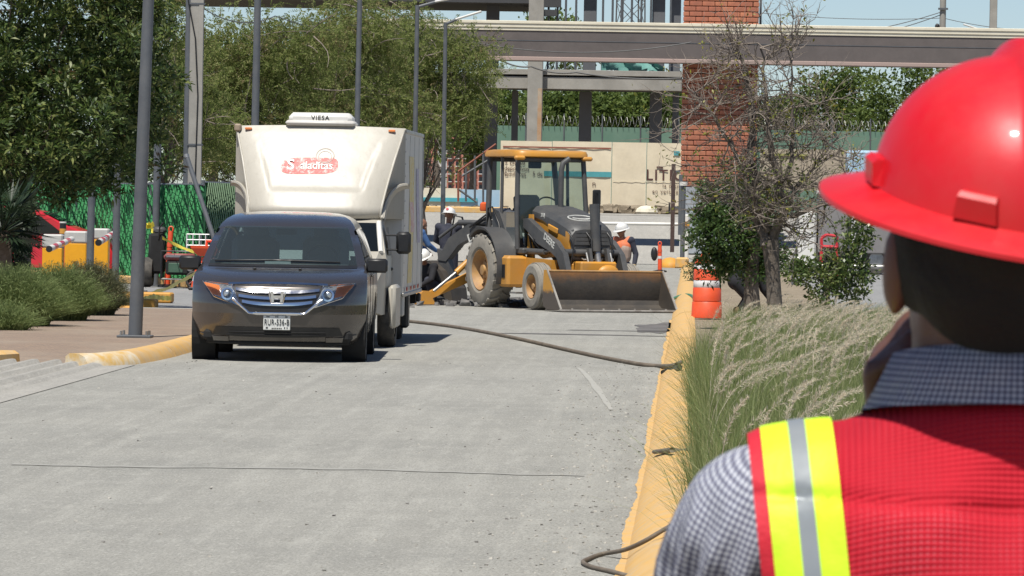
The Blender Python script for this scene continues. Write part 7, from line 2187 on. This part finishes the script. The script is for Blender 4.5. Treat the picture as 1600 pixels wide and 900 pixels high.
lp_ = thing("leaning_pole", "thin grey pole leaning against the green fence", "pole", (W(332, 368, 104.8).x, 104.8, 0), 0)
p0, p1 = W(334, 372, 104.8) - lp_.location, W(292, 245, 105.2) - lp_.location
d = (p0 - p1)
MB().cyl(p0 + d * (p0.z / max(.01, (p1.z - p0.z))) * .98 if False else p0 + (p0 - p1) * (p0.z - .02) / (p1.z - p0.z), p1, .05, n=10).build("shaft", m_steel_dk, lp_, 50)
MB().cyl(p1 + Vector((0, 0, -.02)), p1 + (p1 - p0) * .03, .06, n=10).build("cap", m_steel, lp_, 50)

# right-hand distance: pole with wires, concrete pole, lamp
rpole = thing("utility_pole", "distant grey utility pole with wires above the beam, left of the helmet", "utility pole", (W(1473, 30, 260).x, 260, hz(0, 260)), 0)
MB().tube([(0, 0, 0), (0, 0, W(1473, -30, 260).z - hz(0, 260))], [.20, .16], 10).build("shaft", m_concrete, rpole, 50)
MB().box((0, -.2, W(1473, 14, 260).z - hz(0, 260)), (.5, .1, .1)).build("crossarm", m_steel_dk, rpole)
MB().ellipsoid((-.28, -.2, W(1473, 42, 260).z - hz(0, 260)), (.12, .12, .16)).build("insulator", m_black, rpole)
rpole2 = thing("utility_pole", "thick square concrete utility pole above the helmet at the right", "utility pole", (W(1552, 30, 210).x, 210, hz(0, 210)), 0)
MB().box((0, 0, (W(1552, -30, 210).z - hz(0, 210)) / 2), (.30, .28, W(1552, -30, 210).z - hz(0, 210)), bev=.02).build("shaft", m_concrete, rpole2)
b = W(1558, 62, 175)
rl = thing("lamp_post", "grey lamp post behind the helmet with its arm pointing left over the beam", "lamp post", (b.x, 175, hz(0, 175)), 0)
zt = W(1558, 54, 175).z - hz(0, 175)
MB().tube([(0, 0, 0), (0, 0, zt)], [.09, .07], 12).build("pole", m_steel_dk, rl, 50)
q = W(1506, 37, 175) - rl.location
MB().tube([Vector((0, 0, zt - .06)), Vector((0, 0, zt - .06)).lerp(q, .3)], .045, 8).build("arm", m_steel, rl, 50)
mid = Vector((0, 0, zt - .06)).lerp(q, .6); an = math.atan2(q.z - zt, q.x)
MB().box(mid, (1.0, .22, .05), (0, -an, 0), .015).build("luminaire", m_white, rl)
b = W(1625, 30, 172)
def wire(label, pts, r=.016, sag=.5, n=18):
    P = []
    for i in range(len(pts) - 1):
        a, b_ = Vector(pts[i]), Vector(pts[i + 1])
        for k in range(n):
            t = k / n; P.append(a.lerp(b_, t) - Vector((0, 0, sag * 4 * t * (1 - t))))
    P.append(Vector(pts[-1]))
    return tag(MB().tube(P, r, 4).build("overhead_wire", m_wire), label, "wire", "overhead wires")
wire("upper wire sagging left from the distant utility pole", [W(1190, 62, 260), W(1473, 18, 260)], .02, .4)
wire("middle wire sagging left from the distant utility pole", [W(1250, 70, 262), W(1473, 22, 260)], .02, .3)
wire("lower wire running left from the insulator of the distant utility pole", [W(1400, 68, 258), W(1467, 42, 260)], .02, .1)
wire("thin wire crossing the sky behind the thick concrete pole", [W(1187, 20, 300), W(1473, 28, 300), W(1640, 48, 300)], .018, .2)
wire("wire draped along the front of the portal beam", [W(420, 28, 160), W(700, 58, 160), W(1080, 66, 162)], .018, .4)
wire("string of work lights hanging across the concrete building", [W(780, 92, 200), W(830, 104, 200), W(900, 113, 200), W(1064, 122, 200)], .03, .12)
wire("wire hanging between the feathery trees from the concrete utility pole", [W(305, 4, 118), W(430, 25, 130), W(640, 40, 150)], .014, .3)

# ------------------------------------------------------------------ parking barriers, red car, things by the fence
gy = "yellow parking barrier cabinets"
def cabinet(label, x0, x1, ytop, ysplit, Y):
    p, q = W(x0, ytop, Y), W(x1, ytop, Y); w = q.x - p.x
    t = thing("barrier_cabinet", label, "parking barrier", ((p.x + q.x) / 2, Y, 0), 0, gy)
    zs, zt = W((x0 + x1) / 2, ysplit, Y).z, p.z
    MB().box((0, 0, zs / 2), (w, w * .85, zs), bev=.015).build("body", mat("amber cabinet paint", (0.78, 0.36, 0.01), 0.45, col2=(0.70, 0.32, 0.01), scale=3), t)
    MB().box((0, 0, (zs + zt) / 2 + .004), (w * 1.04, w * .9, zt - zs), bev=.03).build("hood", mat("pale grey cabinet top", (0.50, 0.49, 0.46), 0.5), t)
    return t
cabinet("left yellow barrier cabinet half hidden by the palm", 68, 99, 366, 387, 101)
cabinet("middle yellow barrier cabinet with grey top", 103, 137, 361, 380, 99)
cabinet("right yellow barrier cabinet beside the slim post", 144, 171, 357, 374, 97)
m_striped = [m_white, m_red]
def boom(label, x0, y0, x1, y1, Y):
    a = W(x0, y0, Y); e = W(x1, y1, Y - 3.2)
    t = thing("parking_boom", label, "barrier arm", tuple(a), 0, "striped parking barrier arms")
    d = e - a
    for k in range(7):
        MB().cyl(d * (k / 7), d * ((k + 1) / 7 - .002), .058, n=12).build("arm_section", m_striped[k % 2] if k != 6 else m_white, t, 40)
    MB().cyl(d, d * 1.012, .062, n=12).build("end_cap", m_black, t, 40)
boom("white and red barrier arm of the middle cabinet pointing down left", 112, 374, 77, 389, 98.6)
boom("white and red barrier arm of the right cabinet pointing down left", 176, 366, 154, 379, 96.6)
tl_ = thing("signal_head", "small black and yellow signal head on a post above the middle cabinet", "signal", (W(98, 380, 102).x, 102, 0), 0)
zz = W(98, 365, 102).z
MB().cyl((0, 0, 0), (0, 0, zz), .03, n=8).build("post", m_steel_dk, tl_)
MB().cyl((0, 0, zz), (0, 0, zz + .10), .07, n=14).build("base_ring", m_yblock, tl_, 40)
MB().cyl((0, 0, zz + .10), (0, 0, zz + .21), .066, n=14).build("lens", m_black, tl_, 40)
MB().cyl((0, 0, zz + .21), (0, 0, zz + .24), .072, n=14).build("cap", m_white, tl_, 40)

# red car seen side-on behind the barriers
cc = W(40, 400, 112)
rc = thing("parked_car", "red car parked side-on behind the yellow barrier cabinets", "car", (cc.x, 112, 0), 0)
def car_side(y): pass
prof = [(-2.1, .30), (-2.12, .62), (-2.0, .86), (-1.75, .92), (-1.35, 1.40), (-.9, 1.60), (-.2, 1.64), (.45, 1.52), (1.05, 1.22), (1.5, 1.06), (1.95, .88), (2.08, .62), (2.05, .30)]
prof = [(x - .02, z) for x, z in prof]
def ring(y, k): return [Vector((x * (1 - .03 * k), y, z if z < .9 else .9 + (z - .9) * (1 - .02 * k))) for x, z in prof]
MB().loft([ring(-.84, 2), ring(-.80, .6), ring(-.5, 0), ring(.5, 0), ring(.80, .6), ring(.84, 2)]).build("body", m_red, rc, 40)
MB().prism([(-1.28, -.85, .98), (-1.25, -.85, 1.34), (-.8, -.85, 1.52), (.05, -.85, 1.545), (.42, -.85, 1.42), (.92, -.85, 1.05)], (0, .012, 0)).build("side_window", m_glass_dk, rc)
rows = [[Vector((x, y, z + .012)) for y in np.linspace(-.72, .72, 5)] for x, z in ((.46, 1.505), (.75, 1.37), (1.03, 1.225))]
MB().sheet(rows).build("windscreen", m_glass_dk, rc, recalc=False)
for x in (-1.3, 1.3):
    for s in (-1, 1):
        w_ = MB().lathe([(.2, -.1), (.31, -.1), (.32, 0), (.31, .1), (.2, .1)], (0, 0, 0), (0, 1, 0), 24, caps=False)
        o = w_.build("wheel", m_rubber, rc, 40, (x, s * .75, .32))
        MB().lathe([(.2, s * .08), (.05, s * .09), (.001, s * .09)], (0, 0, 0), (0, 1, 0), 16, caps=False).build("rim", m_alloy, o, 40)

# yellow concrete wheel stops
gw = "yellow concrete wheel stops by the parking exit"
for label, x0, x1, yt, yb in (("front yellow wheel stop nearest the dark bush", 166, 214, 478, 490), ("middle yellow wheel stop draped with tape", 182, 248, 467, 482), ("rear yellow wheel stop with tape lying over its right end", 178, 276, 456, 472)):
    a, b = G(x0, yb), G(x1, yb); Y = a.y
    hgt = W(x0, yt, Y).z
    t = tag(MB().box((0, 0, 0), (b.x - a.x, .55, hgt), bev=.025).build("wheel_stop", m_yblock, None, None, ((a.x + b.x) / 2, Y + .28, hgt / 2)), label, "wheel stop", gw)
tag(MB().box((0, 0, 0), (.3, .3, .16), bev=.02).build("concrete_block", m_concrete, None, None, (G(162, 490).x, G(162, 490).y, .08)), "small grey concrete block at the foot of the dark bush", "block")

# caution tape: from the slim post to the drum, down to the stops
def tape(name, label, pts, w=.075, m=None, tw=1.0):
    P = []
    for i in range(len(pts) - 1):
        a, b_ = Vector(pts[i]), Vector(pts[i + 1])
        for k in range(10):
            t = k / 10; P.append(a.lerp(b_, t) - Vector((0, 0, .12 * t * (1 - t) * (a - b_).length * .4)))
    P.append(Vector(pts[-1]))
    r0_, r1_ = [], []
    for i, p in enumerate(P):
        a = math.sin(i * .5 * tw) * .9
        o = Vector((0, math.sin(a), math.cos(a))) * w * .5
        r0_.append(p + o); r1_.append(p - o)
    return tag(MB().sheet([r0_, r1_]).build(name, m or m_yellow_tape, recalc=False), label, "tape")
tape("caution_tape", "yellow caution tape strung from the slim post down to the orange drum behind the van", [W(238, 358, 107.8), W(262, 376, 106), W(310, 395, 104)])
tape("caution_tape", "yellow caution tape sloping from the orange drum down to the wheel stops", [W(314, 418, 103), W(280, 440, 100), W(245, 455, 97), W(205, 462, 94)], .085)
tape("caution_tape", "crumpled yellow tape lying over the middle wheel stop", [W(176, 470, 87), W(215, 468, 87), W(240, 463, 88), W(268, 466, 89)], .10, None, 2.5)
kn = MB()
for k in range(7):
    d = Vector((random.gauss(0, 1), random.gauss(-.5, .5), random.gauss(0, 1))).normalized() * .16
    s = d.cross(Vector((0, 1, 0))).normalized() * .05
    kn.add([(0, 0, 0), d * .5 + s, d, d * .5 - s], [(0, 1, 2, 3)])
tag(kn.build("tape_knot", m_yellow_tape, None, None, W(236, 357, 107.8), recalc=False), "knot of yellow tape tied on the slim grey post", "tape")

# delineators, drums
def delineator(label, px, yb, h, Y=None, tilt=0.0, base=True, bag=False):
    b = G(px, yb) if Y is None else Vector((W(px, yb, Y).x, Y, 0))
    t = thing("delineator_post", label, "delineator", (b.x, b.y, 0), 0, "orange delineator posts")
    t.rotation_euler = (0, tilt, 0)
    MB().lathe([(.062, .06), (.060, h * .3), (.058, h * .55), (.055, h * .88), (.05, h * .92)], (0, 0, 0), (0, 0, 1), 16).build("tube", m_orange, t, 40)
    MB().tube([(.045 * math.cos(a), 0, h * .95 + .055 * math.sin(a)) for a in np.linspace(-.6, PI + .6, 12)], .018, 6).build("handle", m_orange, t, 50)
    for z in (.45, .66):
        MB().lathe([(.064, h * z), (.064, h * z + .075)], (0, 0, 0), (0, 0, 1), 16, caps=False).build("collar", m_orange if z > .5 else m_reflect, t, 40)
    MB().lathe([(.2, 0), (.2, .04), (.08, .065), (.062, .07)], (0, 0, 0), (0, 0, 1), 18).build("base", m_black, t, 40)
    if bag: MB().ellipsoid((-.16, 0, .52), (.10, .09, .20), n=12, k=8).build("hanging_bag", m_black, t, 50)
    return t
delineator("orange delineator post leaning beside the generator, left of the pair", 261, 446, 1.28, 106.5, R(3))
delineator("orange delineator post just behind its neighbour beside the generator", 266, 442, 1.20, 108.5, R(2))
delineator("red delineator post with a black bag hung on it near the boom barrier", 1031, 426, .86, 147, R(-1), bag=True)
def drum(label, px, yb, h, r, z0=0.0, Y=None):
    b = G(px, yb, z0); Y = Y or b.y
    t = thing("traffic_drum", label, "traffic drum", (W(px, yb, Y).x, Y, z0), 0, "orange traffic drums")
    zz = [0, .26, .27, .50, .51, .68, .69, .86, .88, .98]
    secs = [(.0, .27, r * 1.04, r * .99, m_orange), (.275, .50, r * .97, r * .95, m_orange), (.50, .62, r * .93, r * .925, m_reflect), (.62, .80, r * .93, r * .91, m_orange), (.80, .88, r * .89, r * .88, m_reflect), (.88, .965, r * .87, r * .80, m_orange)]
    for a, b_, r0_, r1_, m in secs:
        MB().lathe([(r0_ * .97, a * h), (r0_, a * h + .008), (r1_, b_ * h - .008), (r1_ * .97, b_ * h)], (0, 0, 0), (0, 0, 1), 28).build("drum_section" if m is m_orange else "reflective_band", m, t, 40)
    MB().tube([(-.10, 0, h * .95), (-.08, 0, h * 1.06), (.08, 0, h * 1.06), (.10, 0, h * .95)], .03, 6).build("handle", m_orange, t, 50)
    return t
drum("orange and white traffic drum standing on the right kerb at the edge of the grass", 1104, 497, .96, .235, 0.11)
# orange barricade with hopper-like head beside the generator, behind the van's mirror
ob = thing("barricade", "orange and white slanted barricade half hidden behind the van's left mirror", "barricade", (W(322, 440, 104).x, 104, 0), 0)
def ob_(px, py): return W(px, py, 104) - ob.location
z1, z2 = ob_(320, 388).z, ob_(320, 376).z
MB().loft([[Vector((x * .16, y * .15, z1 - .16)) for x, y in ((-1, -1), (1, -1), (1, 1), (-1, 1))], [Vector((x * .30, y * .24, z1)) for x, y in ((-1, -1), (1, -1), (1, 1), (-1, 1))], [Vector((x * .31, y * .25, z1 + .05)) for x, y in ((-1, -1), (1, -1), (1, 1), (-1, 1))]]).build("head", m_orange, ob)
MB().tube([(.0, 0, z1 + .04), (.0, 0, z1 + .15), (.16, 0, z1 + .15), (.16, 0, z1 + .04)], .035, 6).build("handle", m_orange, ob, 50)
for k in range(5):
    a0, a1 = k / 5, (k + 1) / 5
    zA, zB = .06 + (z1 - .24) * a0, .06 + (z1 - .24) * a1
    MB().loft([[Vector((x * (.30 - .14 * a0), y * .12, zA)) for x, y in ((-1, -1), (1, -1), (1, 1), (-1, 1))], [Vector((x * (.30 - .14 * a1), y * .12, zB - .003)) for x, y in ((-1, -1), (1, -1), (1, 1), (-1, 1))]]).build("panel_stripe", m_orange if k % 2 == 0 else m_reflect, ob)
MB().box((0, 0, .03), (.7, .4, .06), bev=.02).build("foot", m_black, ob)

# portable generator with two wheels and a big black machine beside it
gx = G(285, 446)
ge = thing("generator", "portable generator with red tank and spoked wheels in front of the green fence", "generator", (W(282, 446, 106).x, 106, 0), R(4))
MB().box((0, 0, .42), (.62, .45, .30), bev=.04).build("engine", m_under, ge)
MB().box((-.02, 0, .64), (.66, .46, .15), bev=.05).build("fuel_tank", mat("faded red tank", (0.26, 0.05, 0.05), 0.5, dust=(.4, .3, .25), dust_amt=.3), ge, 40)
MB().box((-.02, -.236, .66), (.56, .008, .045)).build("tank_label", m_white, ge)
MB().box((-.1, -.235, .42), (.30, .02, .20), bev=.01).build("control_panel", mat("green grey panel", (.06, .12, .08), .5), ge)
MB().cyl((.2, -.26, .42), (.2, -.22, .42), .07, n=14).build("air_filter", m_steel, ge, 40)
for s in (-1, 1):
    MB().tube([(-.40, s * .28, .18), (-.40, s * .28, .76), (.40, s * .28, .76), (.40, s * .28, .18), (-.40, s * .28, .18)], .018, 6).build("frame", m_black, ge, 50)
    w_ = MB().tube([(.30 + .165 * math.cos(a), s * .32, .175 + .165 * math.sin(a)) for a in np.linspace(0, 2 * PI, 25)], .028, 8).build("wheel", m_rubber, ge, 60)
    rim = MB().lathe([(.14, s * .30), (.14, s * .335)], (.30, 0, .175), (0, 1, 0), 20, caps=False)
    for k in range(5):
        a = 2 * PI * k / 5; rim.cyl((.30, s * .32, .175), (.30 + .14 * math.cos(a), s * .32, .175 + .14 * math.sin(a)), .016, n=6)
    rim.cyl((.30, s * .29, .175), (.30, s * .35, .175), .035, n=10)
    rim.build("rim", mat("dull red rim", (.28, .08, .08), .6), w_, 40)
MB().tube([(.42, -.2, .5), (.70, -.25, .62), (.72, .2, .62), (.42, .2, .5)], .016, 6).build("handle", m_black, ge, 50)
cm = thing("compactor", "upright black machine with a thick tyre standing left of the generator", "machine", (W(241, 448, 106.8).x, 106.8, 0), 0)
MB().box((.05, 0, .70), (.34, .4, .85), bev=.06).build("body", m_under, cm, 40)
MB().box((.10, 0, 1.18), (.26, .26, .16), bev=.05).build("engine_cover", m_dgrey, cm, 40)
w_ = MB().lathe([(.14, -.16), (.28, -.16), (.31, -.1), (.31, .1), (.28, .16), (.14, .16)], (0, 0, 0), (1, 0, 0), 26, caps=False).build("wheel", m_rubber, cm, 40, (-.18, -.1, .31))
MB().lathe([(.14, -.12), (.05, -.14), (.001, -.14)], (0, 0, 0), (1, 0, 0), 16, caps=False).build("rim", m_steel_dk, w_, 40)
MB().tube([(.1, -.2, 1.0), (.12, -.25, 1.25), (.2, -.25, 1.35)], .02, 6).build("handle", m_black, cm, 50)
cr = thing("wire_crate", "small grey wire crate hung at the fence beside the barricade", "crate", (W(312, 392, 105.0).x, 105.0, W(312, 392, 105).z), 0)
w, h = .26, .34
for x in np.linspace(-w, w, 5): MB().cyl((x, -.12, 0), (x, -.12, h), .012, n=5).build("bar", m_reflect, cr)
for z in np.linspace(0, h, 4): MB().cyl((-w, -.12, z), (w, -.12, z), .012, n=5).build("bar", m_reflect, cr)
MB().box((0, 0, .01), (2 * w, .24, .02)).build("floor", m_reflect, cr)
for s in (-1, 1): MB().box((s * w, 0, h / 2), (.015, .24, h)).build("side_panel", m_reflect, cr)
MB().box((0, .12, -cr.location.z / 2 + h / 2), (.06, .04, cr.location.z + h)).build("stand", m_steel_dk, cr)

# ------------------------------------------------------------------ right: parked grey truck body, rail, red frame
gt = W(1300, 420, 150)
gk = thing("grey_truck", "grey truck with flat box side parked behind the shrubs at the right", "truck", (gt.x, 150, 0), 0)
def gk_(px, py): return W(px, py, 150) - gk.location
a, b = gk_(1278, 395), gk_(1405, 305)
MB().box(((a.x + b.x) / 2, 1.2, (a.z + b.z) / 2), (b.x - a.x, 2.3, b.z - a.z), bev=.03).build("cargo_box", mat("flat grey panel", (.20, .19, .19), .7, col2=(.23, .22, .21), scale=1), gk)
c, d = gk_(1246, 412), gk_(1276, 330)
MB().box(((c.x + d.x) / 2, 1.2, (c.z + d.z) / 2), (d.x - c.x, 2.2, d.z - c.z), bev=.05).build("cab", m_white, gk)
MB().box(((a.x + b.x) / 2, 1.1, b.z + .05), (b.x - a.x + .1, 2.4, .08), bev=.01).build("roof_rail", m_white, gk)
MB().box((gk_(1334, 350).x, -.02, gk_(1334, 350).z), (.14, .06, 1.1)).build("door_post", m_reflect, gk)
MB().box((gk_(1327, 350).x, -.05, gk_(1327, 362).z), (.10, .06, .5)).build("lamp_box", m_black, gk)
for px in (1262, 1310, 1370):
    w_ = MB().lathe([(.22, -.12), (.42, -.12), (.44, 0), (.42, .12), (.22, .12)], (0, 0, 0), (0, 1, 0), 26, caps=False).build("wheel", m_rubber, gk, 40, (gk_(px, 400).x, .3, .44))
    MB().lathe([(.22, -.1), (.06, -.11), (.001, -.11)], (0, 0, 0), (0, 1, 0), 16, caps=False).build("rim", m_steel, w_, 40)
for (x0, y0, x1, y1) in ((1283, 405, 1283, 372), (1307, 405, 1307, 370), (1283, 372, 1290, 368), (1290, 368, 1307, 370), (1283, 385, 1307, 386), (1283, 405, 1310, 412)):
    pass
rf = thing("red_frame", "small red tubular frame machine in front of the grey truck", "machine", (W(1296, 412, 140).x, 140, 0), 0)
def rf_(px, py): return W(px, py, 140) - rf.location
for (x0, y0, x1, y1) in ((1284, 412, 1284, 372), (1308, 412, 1308, 369), (1284, 372, 1292, 367), (1292, 367, 1308, 369), (1284, 385, 1308, 386)):
    p, q = rf_(x0, y0), rf_(x1, y1)
    if y0 == 412: p.z = .02
    MB().cyl(p, q, .04, n=8).build("frame_tube", m_red, rf, 40)
    MB().cyl(p + Vector((0, .5, 0)), q + Vector((0, .5, 0)), .04, n=8).build("frame_tube", m_red, rf, 40)
MB().box(rf_(1297, 398) + Vector((0, .25, 0)), (.32, .4, .42), bev=.05).build("engine", m_under, rf, 40)
MB().box((0.02, .25, .35), (.5, .4, .62), bev=.05).build("skid", m_under, rf, 40)
ra = thing("guard_rail", "low grey guard rail behind the shrubs on the right lane", "rail", (W(1290, 470, 120).x, 120, 0), 0)
for py, m in ((415, m_steel), (456, m_dgrey)):
    p, q = W(1235, py, 120) - ra.location, W(1420, py + 3, 120) - ra.location
    MB().cyl(p, q, .06, n=10).build("rail_bar", m, ra, 40)
for px in (1240, 1330, 1415):
    p = W(px, 415, 120) - ra.location
    MB().cyl((p.x, .1, 0), (p.x, .1, p.z + .05), .045, n=8).build("rail_post", m_steel_dk, ra, 40)
bp_ = thing("blue_truck", "pale blue truck cab front partly hidden behind the helmet's peak", "truck", (W(1350, 300, 190).x, 190, hz(0, 190)), 0)
MB().box((0, 1, (W(1350, 235, 190).z - hz(0, 190)) / 2 + .2), (1.3, 2, W(1350, 235, 190).z - hz(0, 190) - .4), bev=.08).build("cab", m_blue, bp_, 40)
MB().box((.3, -.01, (W(1350, 262, 190).z - hz(0, 190))), (.4, .04, .6), bev=.03).build("windscreen", m_win, bp_)
for s in (-1, 1):
    MB().lathe([(.2, -.12), (.42, -.12), (.44, 0), (.42, .12), (.2, .12)], (s * .55, .5, .44), (1, 0, 0), 24, caps=False).build("wheel", m_rubber, bp_, 40)
wp = post("marker_post", "thin white post in front of the grey truck's cab", 1240, 388, 425, 135, .03, m_white, None, "post")
print("scene built", len(bpy.data.objects))
